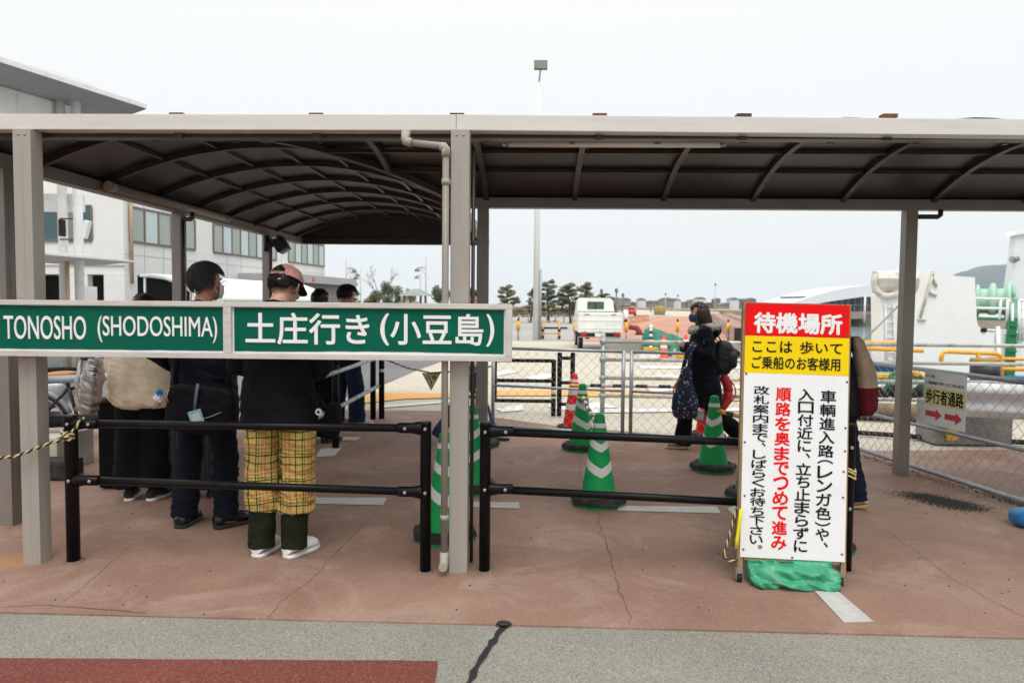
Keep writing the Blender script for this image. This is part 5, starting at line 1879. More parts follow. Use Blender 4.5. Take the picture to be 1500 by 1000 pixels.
win_side(190, 285, 5)
win_side(312, 386, 6)
win_side(422, 474, 6)
win_side(396, 404, 1)
for v0, v1 in ((1.35, 4.3), (5.2, 8)):
    f = MB()
    slab(f, -.05, -.001, v0, v1, 5.22, 5.3)
    slab(f, -.07, -.001, v0, v1, 3.84, 3.93)
    for i in range(5):
        v = v0 + (v1 - v0) * i / 4
        slab(f, -.049, -.002, v - .04, v + .04, 3.93, 5.22)
    fo = f.build('window', M_wframe, bt)
    for i in range(4):
        w = (v1 - v0) / 4
        slab(MB(), -.028, -.004, v0 + w * i + .045, v0 + w * (i + 1) - .045, 3.934, 5.216).build('pane', M_glass if i % 2 == 0 else mat('grey_blind', (.20, .21, .18), .3, 0, .1, 3), fo)
b = MB()
slab(b, 9.0, 18.6, -2.9, -.02, 2.55, 2.98)
po = b.build('porch_roof', mat('porch_grey', (.42, .42, .43), .7, 0, .06, 2), bt)
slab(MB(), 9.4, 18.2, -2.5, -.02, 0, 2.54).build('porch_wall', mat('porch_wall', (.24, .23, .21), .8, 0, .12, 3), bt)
c = bp_(11.8, -2.9, 2.76)
MB().tube([c, c - df * .03], [.15, .15], 12).build('round_emblem', mat('emblem_red', (.62, .12, .08), .5), po)

# barrel roofed bus shelter in front of the building
sh = thing('barrel_shelter', 'long low white barrel roofed shelter standing along the terminal building', 'shelter', (-13, 25, 0))
S0 = Vector((-13.4, 25.2, 0))
prof = [(-.2, 2.42), (.1, 2.46), (.6, 2.40), (1.15, 2.2), (1.6, 1.9), (1.75, 1.62)]
prof2 = [(x, z - .08) for x, z in reversed(prof)]
b = MB()
r0 = [S0 + Vector((x, 0, z)) for x, z in prof + prof2]
r1_ = [S0 + dl * 11.5 + Vector((x, 0, z)) for x, z in prof + prof2]
n = len(r0)
b.add(r0 + r1_, [(i, (i + 1) % n, n + (i + 1) % n, n + i) for i in range(n)] + [tuple(range(n)), tuple(range(2 * n - 1, n - 1, -1))])
b.build('roof', mat('white_membrane', (.78, .78, .76), .6, 0, .04, 1), sh)
for i in range(5):
    p = S0 + dl * (.1 + i * 2.8)
    b = MB().tube([p + Vector((-.1, 0, 0)), p + Vector((-.1, 0, 2.33)), p + Vector((.1, 0, 2.36))] + [p + Vector((x, 0, z - .1)) for x, z in prof[2:]], .045, 8)
    b.tube([p + Vector((1.6, 0, 1.85)), p + Vector((1.6, 0, 0))], .05, 8)
    b.build('frame', M_whitesteel, sh)
MB().b2((-15.9, 25.1, 0), (-15.6, 26, 2.0)).build('panel', M_whitesteel, sh)

# high flat covered way on twin white columns
hw = thing('high_covered_way', 'tall white covered way with grey tapered roof on twin round columns', 'canopy', (-10, 16, 0))
dr = Vector((1.0, 3.25, 0)).normalized()
dn = Vector((-dr.y, dr.x, 0))
E0 = Vector((-10.1, 14.05, 6.0)) - dr * 6
E1 = Vector((-9.1, 17.3, 6.0)) + Vector((-.12, .25, 0)) * 0
Lr = (E1 - E0).length


def hwp(u, v, z):
    return E0 + dr * u + dn * v + Vector((0, 0, z))


b = MB()
cs = [(0, 0.0), (0, .09), (1.6, .30), (4.2, .55), (4.2, .30), (1.55, -.12), (.55, -.10)]
b.rings([[hwp(0, v, z) for v, z in cs], [hwp(Lr - .6, v, z) for v, z in cs], [hwp(Lr, v * .8 + .05, z * .85 + .0) for v, z in cs]], True, 0, False)
b.build('roof', M_grey, hw)
b = MB()
b.add([hwp(u, v, z) for u in (0, Lr - .01) for v, z in ((-.004, .01), (-.004, .11), (1.6, .315), (4.2, .565), (4.2, .552), (1.6, .302))], [(0, 1, 7, 6), (1, 2, 8, 7), (2, 3, 9, 8), (0, 5, 2, 1), (3, 4, 10, 9), (6, 7, 8, 11)])
b.build('roof_edge', M_whitesteel, hw)
MB().tube([hwp(0, .4, .28), hwp(Lr - 1.0, .4, .28)], .015, 6).build('wire_rail', M_whitesteel, hw)
b = MB()
for v in (1.2,):
    o = [hwp(u, v + q, z) for u in (0, Lr - .9) for q in (-.12, .12) for z in (-.62, -.12)]
    b.add(o, [(0, 1, 3, 2), (4, 6, 7, 5), (0, 4, 5, 1), (2, 3, 7, 6), (0, 2, 6, 4), (1, 5, 7, 3)])
    for i in range(12):
        u = .5 + i * (Lr - 1.4) / 11
        o = [hwp(u + q, v + w, z) for q in (-.02, .02) for w in (-.15, .15) for z in (-.60, -.13)]
        b.add(o, [(0, 1, 3, 2), (4, 6, 7, 5), (0, 4, 5, 1), (2, 3, 7, 6), (0, 2, 6, 4), (1, 5, 7, 3)])
b.build('girder', M_whitesteel, hw)
for px in (91.5, 114):
    p = A(px, 300, 16.2)
    MB().tube([(p.x, 16.2, -.02), (p.x, 16.2, 5.9)], .097, 20).build('column', M_whitesteel, hw)
lo = [A(-60, 384, 13.0), A(203, 385.5, 17.6)]
b = MB()
z0 = 2.44
for u0, u1, w in ((0, 1, 1),):
    q0, q1 = Vector((lo[0].x, 12.0, z0)), Vector((A(203, 385, 17.4).x, 17.4, z0))
    dq = (q1 - q0).normalized()
    nq = Vector((-dq.y, dq.x, 0))
    sec = [(0, .0), (0, .05), (1.2, .16), (2.6, .18), (2.6, -.02), (1.0, -.1)]
    b.rings([[q0 + nq * v + Vector((0, 0, z)) for v, z in sec], [q1 - dq * .5 + nq * v + Vector((0, 0, z)) for v, z in sec], [q1 + nq * (v * .8 + .1) + Vector((0, 0, z * .6)) for v, z in sec]], True, 0, False)
b.build('lower_roof', mat('lower_roof_white', (.78, .79, .80), .5, 0, .05, 2), hw)
p = A(103, 380, 16.15)
MB().tube([(p.x + .02, 16.0, 0), (p.x + .02, 16.0, 2.4)], .045, 10).build('drain_pipe', mat('tan_pipe', (.50, .38, .25), .6), hw)
# cross beam between the columns
a, c = A(62, 285, 16.5), A(121, 310, 16.5)
MB().b2((a.x - 1.5, 16.35, c.z), (c.x, 16.6, a.z)).build('cross_beam', M_whitesteel, hw)

for i, (px, py, col_, lab) in enumerate(((91, 334, M_dark, 'dark boxy speaker strapped to the left one of the twin white columns'), (126, 336, M_whitesteel, 'white tubular speaker tilted out from the right one of the twin white columns'))):
    p = A(px, py, 15.9 if i == 0 else 16.0)
    t_ = thing('column_speaker', lab, 'speaker', p)
    if i == 0:
        MB().box(p, (.10, .12, .36), None, 0, .02).build('cabinet', M_dark, t_)
        MB().b2((p.x - .14, 16.02, p.z + .20), (p.x + .14, 16.06, p.z + .23)).b2((p.x - .14, 16.02, p.z - .25), (p.x + .14, 16.06, p.z - .22)).build('bracket', M_rust, t_)
    else:
        Mr = Matrix.Rotation(.28, 3, 'Y')
        MB().box(p, (.12, .14, .40), Mr, 0, .03).build('cabinet', M_whitesteel, t_)
        MB().tube([p + Vector((-.12, .15, .2)), p + Vector((-.02, 0, .16))], .02, 6).build('bracket', M_galv, t_)

# black floodlight / camera on the third back post
cc = thing('spot_camera', 'black box camera on a bracket tilted down from the canopy side post', 'camera', (-3.5, 9.85, 2.2))
p = A(391, 357, 9.83)
q = A(407, 356, 9.80)
MB().tube([A(391, 345, 9.83), p, A(390, 368, 9.83)], .035, 10).tube([p, A(398, 360, 9.8), q], .024, 8).build('bracket', M_dark, cc)
MB().box(A(411, 358, 9.78), (.155, .15, .17), Matrix.Rotation(R_(-32), 3, 'Y'), 0, .015).build('housing', M_dark, cc)
q = A(418, 367, 9.78)
MB().box(q, (.13, .13, .03), Matrix.Rotation(R_(-32), 3, 'Y'), 0, .008).build('lens_cover', mat('smoked_lens', (.09, .09, .09), .2), cc)

# ------------------------------------------------------------------ parked scooters and clutter at the left
def wheel(parent, c, r=.21, w=.04):
    y0 = MB().tube([Vector(c) + Vector((math.cos(i / 28 * 2 * PI) * r, 0, math.sin(i / 28 * 2 * PI) * r)) for i in range(28)], w, 10, closed=True)
    t_ = y0.build('wheel', M_rubber, parent)
    h = MB().tube([Vector(c) - Vector((0, .05, 0)), Vector(c) + Vector((0, .05, 0))], .04, 12)
    for i in range(6):
        a = i * PI / 3
        h.tube([Vector(c), Vector(c) + Vector((math.cos(a) * r, 0, math.sin(a) * r))], .009, 5)
    h.build('rim', M_galv, t_)


def scooter(label, x, y, rz, m_body, m_seat):
    t_ = thing('motor_scooter', label, 'motor scooter', (0, 0, 0))
    wheel(t_, (-.58, 0, .24))
    wheel(t_, (.58, 0, .24))
    b = MB().ell((-.42, 0, .50), (.36, .15, .17), Matrix.Rotation(-.15, 3, 'Y'), 20, 12, 0, .7, .7)
    b.ell((.40, 0, .58), (.07, .17, .30), Matrix.Rotation(-.35, 3, 'Y'), 16, 12, 0, .7, .7)
    b.b2((-.15, -.13, .26), (.38, .13, .33), ch=.02)
    b.ell((.58, 0, .46), (.24, .08, .06), None, 16, 8, 0, .8, .8)
    remesh(b, .014, 3).build('body', m_body, t_)
    MB().ell((-.36, 0, .735), (.36, .14, .06), Matrix.Rotation(-.05, 3, 'Y'), 20, 10, 0, .6, .7).build('seat', m_seat, t_)
    b = MB().ell((-.36, 0, .690), (.355, .145, .022), None, 20, 8, 0, .6, .7)
    b.build('seat_trim', mat('cream_trim', (.5, .44, .34), .6), t_)
    b = MB().tube([(.58, 0, .26), (.40, 0, .95)], .026, 10).tube([(.36, -.30, 1.0), (.41, -.08, .94), (.41, .08, .94), (.36, .30, 1.0)], .014, 8)
    b.build('fork', M_galv, t_)
    MB().ell((.45, 0, .88), (.08, .13, .08), None, 14, 10, 0, .7, .7).build('headlight', M_whitesteel, t_)
    b = MB()
    for s in (-1, 1):
        b.tube([(.40, s * .24, .97), (.38, s * .30, 1.14)], .007, 6)
        b.ell((.38, s * .30, 1.17), (.012, .06, .04), None, 12, 8)
    b.build('mirror', M_rubber, t_)
    b = MB().tube([(-.7, .17, .27), (-.2, .17, .27)], .045, 12)
    b.build('exhaust', M_galv, t_)
    t_.location, t_.rotation_euler = (x, y, 0), (0, 0, rz)
    return t_


M_tanseat = mat('tan_seat', (.42, .17, .035), .5, 0, .1, 10)
bi = thing('bicycle', 'dark bicycle with a tan saddle and wire basket parked beside the walkway railing', 'bicycle', (-4.28, 7.0, 0), R_(10))
M_bframe = mat('bicycle_black', (.012, .012, .014), .3, 0, .2, 8)
for x in (-.52, .52):
    w_ = MB().tube([(x + math.cos(a) * .31, 0, .33 + math.sin(a) * .31) for a in [q / 36 * 2 * PI for q in range(36)]], .019, 8, closed=True).build('wheel', M_rubber, bi, world=False)
    h_ = MB().tube([(x + math.cos(a) * .285, 0, .33 + math.sin(a) * .285) for a in [q / 36 * 2 * PI for q in range(36)]], .010, 6, closed=True)
    h_.tube([(x, -.05, .33), (x, .05, .33)], .025, 10)
    for q in range(14):
        a = q / 14 * 2 * PI
        h_.tube([(x, .02 * (-1) ** q, .33), (x + math.cos(a) * .285, 0, .33 + math.sin(a) * .285)], .0022, 4)
    h_.build('rim', M_galv, w_, world=False)
    MB().tube([(x + math.cos(a) * .345, 0, .33 + math.sin(a) * .345) for a in [.35 + q / 12 * 2.3 for q in range(13)]], .026, 8, flat=.35).build('mudguard', M_galv, bi, world=False)
fm_ = MB()
for pts in ([(-.52, 0, .33), (-.10, 0, .30)], [(-.10, 0, .30), (-.22, 0, .78)], [(-.52, 0, .33), (-.20, 0, .70)], [(-.10, 0, .30), (.34, 0, .72)], [(-.20, 0, .68), (.32, 0, .84)], [(.30, 0, .92), (.42, 0, .55), (.52, 0, .33)]):
    fm_.tube(pts, .017, 10)
fm_.build('frame', M_bframe, bi, world=False)
MB().ell((-.27, 0, .825), (.15, .085, .035), Matrix.Rotation(-.06, 3, 'Y'), 20, 10, 0, .8, .8).build('saddle', M_tanseat, bi, world=False)
MB().ell((-.27, 0, .795), (.145, .08, .018), None, 20, 8, 0, .8, .8).build('saddle_base', mat('cream_trim', (.5, .44, .34), .6), bi, world=False)
MB().tube([(.12, -.27, 1.0), (.27, -.16, 1.02), (.31, 0, .95), (.27, .16, 1.02), (.12, .27, 1.0)], .012, 8).build('handlebar', M_galv, bi, world=False)
for y in (-.27, .27):
    MB().tube([(.02, y, .995), (.13, y, 1.0)], .017, 8).build('grip', M_rubber, bi, world=False)
bk_ = MB()
for z in (.66, .76, .86, .95):
    bk_.tube([(.40, -.15, z), (.68, -.15, z), (.68, .15, z), (.40, .15, z)], .005, 5, closed=True)
for x, y in [(.40 + .07 * q, s * .15) for q in range(5) for s in (-1, 1)] + [(s, -.15 + .06 * q) for q in range(6) for s in (.40, .68)]:
    bk_.tube([(x, y, .66), (x, y, .95)], .004, 4)
for q in range(6):
    bk_.tube([(.40, -.15 + .06 * q, .66), (.68, -.15 + .06 * q, .66)], .004, 4)
bk_.build('basket', M_galv, bi, world=False)
cr_k = MB().tube([(-.10, -.06, .30), (-.10, .06, .30)], .05, 14).tube([(-.10, -.08, .30), (.02, -.09, .18)], .011, 6).tube([(-.10, .08, .30), (-.22, .09, .42)], .011, 6)
cr_k.build('crank', M_galv, bi, world=False)
scooter('silver motor scooter with a black seat parked behind the tan seated one', -5.0, 8.0, R_(14), mat('silver_scooter_body', (.36, .38, .40), .3, .5, .1, 5), M_blackc)
scooter('black motor scooter parked farthest left behind the posts', -5.9, 7.3, R_(30), mat('black_scooter_body', (.012, .012, .014), .25, 0, .2, 5), M_blackc)
pl = thing('concrete_plinth', 'cream concrete plinth with a black rubber kerb at its foot', 'plinth', (-4.2, 6.6, 0))
MB().b2((-4.6, 6.35, 0), (-4.2, 6.9, .33), ch=.015).build('block', mat('cream_concrete', (.48, .45, .38), .85, 0, .15, 6, .2, 50), pl)
MB().b2((-4.3, 6.12, 0), (-3.95, 6.34, .17), ch=.03).build('kerb', M_rubber, pl)
bx_ = thing('kerb_block', 'weathered grey concrete block standing behind the left railing', 'concrete block', (-3.75, 6.9, 0))
MB().b2((-3.85, 6.55, 0), (-3.50, 6.82, .58), ch=.02).build('block', M_concrete, bx_)
MB().b2((-3.90, 6.50, .5805), (-3.45, 6.86, .66), ch=.03).build('coping', M_rubber, bx_)

bn = thing('waste_bin', 'narrow black bin standing behind the corner of the black tube railing', 'bin', (-3.42, 6.0, 0))
MB().box((-3.44, 6.0, .36), (.20, .26, .70), None, 0, .02).build('body', M_blackc, bn)
MB().box((-3.44, 6.0, .73), (.23, .29, .035), None, 0, .012).build('lid', M_rubber, bn)

# ------------------------------------------------------------------ lamp mast, street lamps
lm = thing('floodlight_mast', 'tall slim white floodlight mast rising above the canopy', 'lamp post', (.09, 31.9, 0))
MB().tube([(.09, 31.9, 0), (.09, 31.9, 6), (.10, 31.9, 10.9)], [.145, .115, .065], 20).build('pole', mat('mast_white', (.74, .75, .76), .45, 0, .04, 2), lm)
MB().tube([(.10, 31.9, 10.88), (.14, 31.88, 11.2), (.16, 31.85, 11.4)], .035, 8).build('neck', M_galv, lm)
MB().box((.17, 31.75, 11.57), (.56, .16, .38), Matrix.Rotation(-.15, 3, 'X'), 0, .03).build('lamp_head', mat('lamp_head_grey', (.12, .13, .11), .5), lm)
MB().box((.17, 31.655, 11.55), (.48, .02, .30), Matrix.Rotation(-.15, 3, 'X')).build('lens', mat('lamp_lens', (.20, .21, .18), .2, 0, .2, 8), lm)
MB().tube([(.27, 31.8, 0), (.27, 31.8, 3.0)], .045, 8).build('conduit', M_galv, lm)
MB().tube([(.09, 31.9, 1.28), (.09, 31.9, 1.30)], .155, 16).build('collar', M_galv, lm)


def street_lamp(label, px, py_top, Y, side, arm_px):
    top = A(px, py_top, Y)
    t_ = thing('street_lamp', label, 'street lamp', (top.x, Y, 0), 0, 'twin arm street lamps beyond the harbour road')
    MB().tube([(top.x, Y, -.02), (top.x, Y, top.z)], [.085, .05], 10).build('pole', mat('lamp_pole_cream', (.48, .47, .40), .5), t_)
    L = arm_px * Y / F_PX
    z = top.z - .9
    MB().tube([(top.x, Y, z), (top.x + side * L * .5, Y, z + .08), (top.x + side * L, Y, z)], .04, 8).tube([(top.x, Y, z - .6), (top.x + side * L * .6, Y, z + .03)], .02, 6).build('arm', mat('arm_grey', (.20, .23, .25), .5), t_)
    MB().lathe([(.0, .05), (.10, .03), (.26, -.14), (.20, -.22), (.0, -.25)], (top.x + side * L, Y, z - .05), 12).build('lamp_head', mat('lamp_grey', (.16, .19, .20), .4), t_)
    return t_


street_lamp('leftmost tall street lamp left of the bushes with its arm to the right', 507, 378, 62, 1, 12)
street_lamp('second tall street lamp from the left, slightly shorter, with its arm to the right', 512.5, 387, 74, 1, 11)
street_lamp('street lamp beside the bushes with its arm to the left', 528, 393, 80, -1, 6)
street_lamp('street lamp just right of the pavilion with its arm to the left', 624, 377, 62, -1, 13)
street_lamp('thin street lamp above the pavilion roof with its arm to the left', 616, 392, 80, -1, 6)

# ------------------------------------------------------------------ trees
M_trunk = mat('bark', (.085, .065, .05), .9, 0, .3, 12)
M_pine1 = mat('pine_needles', (.105, .125, .05), .7, 0, .35, 3)
M_pine2 = mat('pine_needles_olive', (.155, .15, .065), .7, 0, .35, 3)
M_leaf1 = mat('grey_green_leaves', (.075, .10, .045), .6, 0, .35, 3)
M_leaf2 = mat('olive_leaves', (.13, .14, .07), .6, 0, .3, 3)


def leaf_cloud(b, c, rad, n, size, rn, flat=1.0):
    for i in range(n):
        d = Vector((rn.gauss(0, 1), rn.gauss(0, 1), rn.gauss(0, 1))).normalized() * rn.random() ** .45
        p = Vector(c) + Vector((d.x * rad[0], d.y * rad[1], d.z * rad[2]))
        u = Vector((rn.gauss(0, 1), rn.gauss(0, 1), rn.gauss(0, .5) * flat)).normalized()
        w = u.orthogonal().normalized()
        s = size * rn.uniform(.6, 1.4)
        b.add([p - u * s, p + w * s * .45, p + u * s, p - w * s * .45], [(0, 1, 2, 3)], 0)


def pine(label, px0, px1, py_top, Y, seed, m, base_py=None, group='pines on the quay'):
    rn = random.Random(seed)
    x0, x1 = A(px0, 440, Y).x, A(px1, 440, Y).x
    top = A((px0 + px1) / 2, py_top, Y).z
    cx = (x0 + x1) / 2
    W = (x1 - x0) / 2 * 1.2
    t_ = thing('pine_tree', label, 'tree', (cx, Y, 0), 0, group)
    tr = MB()
    lean = rn.uniform(-.12, .12) * top
    ctrl = [Vector((cx - lean * .6, Y, -.05)), Vector((cx - lean * .2, Y, top * .35)), Vector((cx + lean * .3, Y, top * .7)), Vector((cx + lean * .2, Y, top * .97))]
    tr.tube(ctrl, [top * .032, top * .026, top * .016, top * .005], 8)
    cr = MB()
    for k in range(17):
        f = .25 + .73 * k / 16
        base = ctrl[1].lerp(ctrl[3], max(0, (f - .35) / .62)) if f > .35 else ctrl[0].lerp(ctrl[1], f / .35)
        a = k * 2.4 + rn.uniform(-.5, .5)
        L = W * (1.25 - .8 * max(0, f - .4) / .6) * rn.uniform(.55, 1.1)
        tip = base + Vector((math.cos(a) * L, math.sin(a) * L * .8, L * rn.uniform(.05, .3)))
        tr.tube([base, base.lerp(tip, .5) + Vector((0, 0, -L * .03)), tip], [top * .012, top * .008, top * .003], 5)
        for q in (.4, .65, .85, 1.05):
            if rn.random() < .8:
                leaf_cloud(cr, base.lerp(tip, q) + Vector((0, 0, .06)), (W * rn.uniform(.20, .40), W * .34, top * rn.uniform(.03, .08)), 110, W * .075, rn, .5)
    for k in range(7):
        a = rn.uniform(0, 2 * PI)
        p = ctrl[3] + Vector((math.cos(a) * W * .3, 0, 0))
        tr.tube([ctrl[2].lerp(ctrl[3], rn.uniform(.3, 1)), p + Vector((0, 0, top * rn.uniform(.0, .10)))], [top * .006, top * .001], 4)
    tr.build('trunk', M_trunk, t_)
    cr.build('crown', m, t_, fix=False)


pine('small windswept pine right behind the end of the green sign', 729, 758, 420, 62, 1, M_pine2)
pine('ragged pine immediately left of the white mast', 771, 790, 424, 60, 2, M_pine2)
pine('bushy pine just right of the white mast with bare top twigs', 788, 816, 414, 62, 3, M_pine1)
pine('broad layered pine between the mast and the truck', 818, 850, 418, 58, 4, M_pine1)
pine('tall leaning pine behind the truck cab', 846, 870, 416, 60, 5, M_pine2)
pine('low pine peeping over the truck roof', 872, 898, 432, 64, 6, M_pine1)
pine('lone pine far behind the white arched terminal roof', 1141, 1162, 436.5, 150, 7, M_pine2, group='far trees')
pine('tall thin tree beside the leftmost street lamps', 509, 526, 409, 60, 8, M_leaf2, group='trees beyond the harbour road')


def bush(label, px0, px1, py_top, Y, seed, m, n=9):
    rn = random.Random(seed)
    x0, x1 = A(px0, 440, Y).x, A(px1, 440, Y).x
    cx, W = (x0 + x1) / 2, (x1 - x0) / 2
    top = A((px0 + px1) / 2, py_top, Y).z
    t_ = thing('bushy_tree', label, 'tree', (cx, Y, 0), 0, 'trees beyond the harbour road')
    tr = MB().tube([(cx, Y, -.05), (cx + .1, Y, top * .5)], [.13, .07], 7)
    cr = MB()
    for k in range(n):
        c = Vector((cx + rn.uniform(-.65, .65) * W, Y + rn.uniform(-.5, .5) * W, top * rn.uniform(.3, .86)))
        tr.tube([(cx, Y, top * .25), c], [.05, .02], 5)
        leaf_cloud(cr, c, (W * .46, W * .46, top * .17), 260, W * .10, rn)
    tr.build('trunk', M_trunk, t_)
    cr.build('crown', m, t_, fix=False)


bush('pale olive bushy tree left of the darker round tree', 534, 566, 420, 60, 31, M_leaf2)
bush('fuller dark green round tree beside the pavilion', 560, 592, 411, 58, 32, M_leaf1)
bush('dark leafy tree right of the pavilion behind the post', 632, 668, 416, 60, 33, M_leaf1)
bush('low brownish tree behind the pavilion', 590, 610, 421, 72, 34, mat('dry_leaves', (.20, .15, .07), .7, 0, .3, 3))
bush('greenery seen between the two posts right of the sign', 676, 716, 418, 62, 35, M_leaf2)
bt_ = thing('bare_tree', 'leafless tree rising behind the bushes', 'tree', (A(556, 440, 66).x, 66, 0), 0, 'trees beyond the harbour road')
b = MB()
rn = random.Random(5)


def branch(b, p, d, L, r, lev):
    q = p + d * L
    b.tube([p, p.lerp(q, .5) + Vector((rn.gauss(0, .03), 0, 0)) * L, q], [r, r * .8, r * .55], 5)
    if lev:
        for k in range(3):
            dd = (d + Vector((rn.gauss(0, .45), rn.gauss(0, .4), rn.uniform(0, .3)))).normalized()
            branch(b, p.lerp(q, rn.uniform(.6, 1)), dd, L * rn.uniform(.55, .75), r * .55, lev - 1)


branch(b, Vector((A(556, 440, 66).x, 66, 0)), Vector((0, 0, 1)), 2.3, .07, 4)
b.build('trunk', M_trunk, bt_)

# pavilion
pv = thing('park_pavilion', 'small open pavilion with grey green hipped roof among the trees', 'pavilion', (A(610, 440, 56).x, 56, 0))
cx = A(610, 440, 56).x
z1, z0 = A(610, 423, 56).z, A(610, 431.5, 56).z
hw_ = 20 * 56 / F_PX
b = MB()
b.add([(cx - hw_, 54.8, z0), (cx + hw_, 54.8, z0), (cx + hw_, 57.2, z0), (cx - hw_, 57.2, z0), (cx - .25, 56, z1), (cx + .25, 56, z1)], [(0, 1, 5, 4), (1, 2, 5), (2, 3, 4, 5), (3, 0, 4), (3, 2, 1, 0)])
b.build('roof', mat('grey_green_roof', (.24, .27, .25), .7, 0, .1, 3), pv)
MB().b2((cx - hw_ - .05, 54.75, z0 - .09), (cx + hw_ + .05, 57.25, z0 - .004)).build('eave', mat('eave_green', (.48, .54, .46), .6), pv)
b = MB()
for x in (-hw_ * .75, -.3, hw_ * .45, hw_ * .8):
    b.b2((cx + x - .08, 55, 0), (cx + x + .08, 55.16, z0 - .095))
b.build('post', mat('pavilion_post', (.16, .10, .07), .8), pv)
MB().b2((cx - hw_ * .7, 56.2, 0), (cx + hw_ * .3, 56.3, 1.6)).build('back_wall', M_wall, pv)

# ------------------------------------------------------------------ far quay clutter seen over the gate
def yellow_post(label, px, py):
    g = G(px, py)
    t_ = thing('marker_post', label, 'bollard', g, 0, 'yellow banded marker posts on the quay')
    h = .86
    MB().tube([g, g + Vector((0, 0, h * .45))], .04, 10).build('stem', M_galv, t_)
    MB().tube([g + Vector((0, 0, h * .45)), g + Vector((0, 0, h * .93))], [.085, .075], 12).build('sleeve', mat('post_yellow', (.72, .40, .03), .5, 0, .1, 5), t_)
    MB().tube([g + Vector((0, 0, h * .93)), g + Vector((0, 0, h * 1.08))], [.05, .03], 10).build('cap', M_rubber, t_)


for px, py, lab in ((759, 497, 'yellow marker post between the green sign and the white mast'), (842, 499, 'yellow marker post touching the truck in view, beside its rear wheel'), (917, 499, 'yellow marker post left of the green tarpaulin'), (992, 498, 'yellow marker post behind the green tarpaulin'), (1066, 499, 'yellow marker post right of the walking woman’s hood')):
    yellow_post(lab, px, py)
yb_ = G(808, 497)
t_ = thing('yellow_barrier', 'yellow tubular barrier frame with black bands standing right of the white mast', 'barrier', yb_)
Yb = yb_.y
xa, xb = A(795, 497, Yb).x, A(819, 497, Yb).x
zt_ = A(808, 470, Yb).z
MB().tube([(xa, Yb, 0), (xa, Yb, zt_), (xb, Yb, zt_), (xb, Yb, 0)], .06, 10).tube([(xa, Yb, zt_ * .33), (xb, Yb, zt_ * .33)], .035, 8).build('frame', mat('barrier_yellow', (.70, .42, .14), .5, 0, .1, 5), t_)
MB().tube([(xa - .08, Yb, zt_ * .62), (xb + .35, Yb, zt_ * .62)], .045, 8).build('bar', M_bandk, t_)
b = MB()
for x in (xa, xb):
    for z in (zt_ * .05, zt_ * .42):
        b.tube([(x, Yb, z), (x, Yb, z + .12)], .066, 10)
b.build('band', M_bandk, t_)
gu = thing('quay_guardrail', 'thin guardrail in front of the brown planting strip behind the mast', 'guardrail', A(735, 472, 48))
a, c = G(700, 474), G(850, 471)
b = MB()
for z in (.75,):
    b.tube([a + Vector((0, 0, z)), c + Vector((0, 0, z))], .06, 8)
b.build('rail', mat('rail_dark', (.09, .09, .09), .6), gu)
b = MB()
for i in range(12):
    p = a.lerp(c, i / 11)
    b.tube([p, p + Vector((0, 0, .75))], .05, 6)
b.build('post', M_galv, gu)
hd = thing('hedge', 'brown winter planting strip below the pines', 'hedge', G(790, 466))
rn = random.Random(3)
b = MB()
for i in range(46):
    p = G(700, 465).lerp(G(905, 463), i / 45) + Vector((0, rn.uniform(-1, 1), 0))
    leaf_cloud(b, p + Vector((0, 0, .55)), (1.1, .9, .75), 70, .16, rn)
b.build('foliage', mat('winter_scrub', (.20, .135, .075), .8, 0, .35, 1.5), hd, fix=False)
wl = thing('stone_wall', 'low tan stone wall running behind the pines', 'wall', G(800, 460))
a, c = G(690, 463), G(900, 461.5)
MB().add([a, c, c + Vector((0, .4, 0)), a + Vector((0, .4, 0))] + [q + Vector((0, 0, 1.1)) for q in (a, c, c + Vector((0, .4, 0)), a + Vector((0, .4, 0)))], [(0, 1, 5, 4), (1, 2, 6, 5), (2, 3, 7, 6), (3, 0, 4, 7), (4, 5, 6, 7), (3, 2, 1, 0)]).build('wall', mat('tan_stone', (.42, .30, .20), .9, 0, .3, 1.5, .3, 3), wl)

# small white flat-bed truck, seen from behind
TY = 25.2
tk = thing('light_truck', 'small white flatbed truck parked with its tailgate towards us', 'truck', (G(878, 511).x, TY, 0))
cx = A(879, 490, TY).x
M_tw = mat('truck_white', (.82, .83, .80), .3, 0, .05, 2, dirt=(.5, .49, .44), damt=.3)
T_ = lambda x, y, z: (cx + x, TY + y, z)
b = MB()
b.rings([[Vector(T_(x, y, z)) for x, z in ((-.70, .95), (-.70, 1.2), (-.64, 1.66), (-.54, 1.77), (.54, 1.77), (.64, 1.66), (.70, 1.2), (.70, .95))] for y in (2.0, 2.04, 3.0, 3.3)], True, 0, False)
b.build('cab', M_tw, tk)
MB().b2(T_(-.30, 1.985, 1.36), T_(.30, 1.996, 1.63), ch=.004).build('window_frame', M_rubber, tk)
for x in (-.145, .145):
    MB().b2(T_(x - .125, 1.975, 1.38), T_(x + .125, 1.983, 1.61)).build('rear_window', mat('truck_glass', (.05, .11, .08), .08, 0, .3, 4), tk)
b = MB().b2(T_(-.735, 0, .60), T_(.735, .05, 1.26), ch=.012)
for z in (.72, .99, 1.19):
    b.b2(T_(-.71, -.016, z - .018), T_(.71, -.001, z + .018), ch=.005)
b.build('tailgate', M_tw, tk)
for s in (-1, 1):
    MB().b2(T_(s * .735 - .02, .06, .60), T_(s * .735 + .02, 1.96, 1.24), ch=.01).build('side_board', M_tw, tk)
MB().b2(T_(-.71, .055, .57), T_(.71, 1.97, .60)).build('bed', M_tw, tk)
MB().b2(T_(-.70, .04, .41), T_(.70, .14, .56), ch=.02).b2(T_(-.45, .15, .35), T_(-.35, 2.9, .50)).b2(T_(.35, .15, .35), T_(.45, 2.9, .50)).build('chassis', M_rubber, tk)
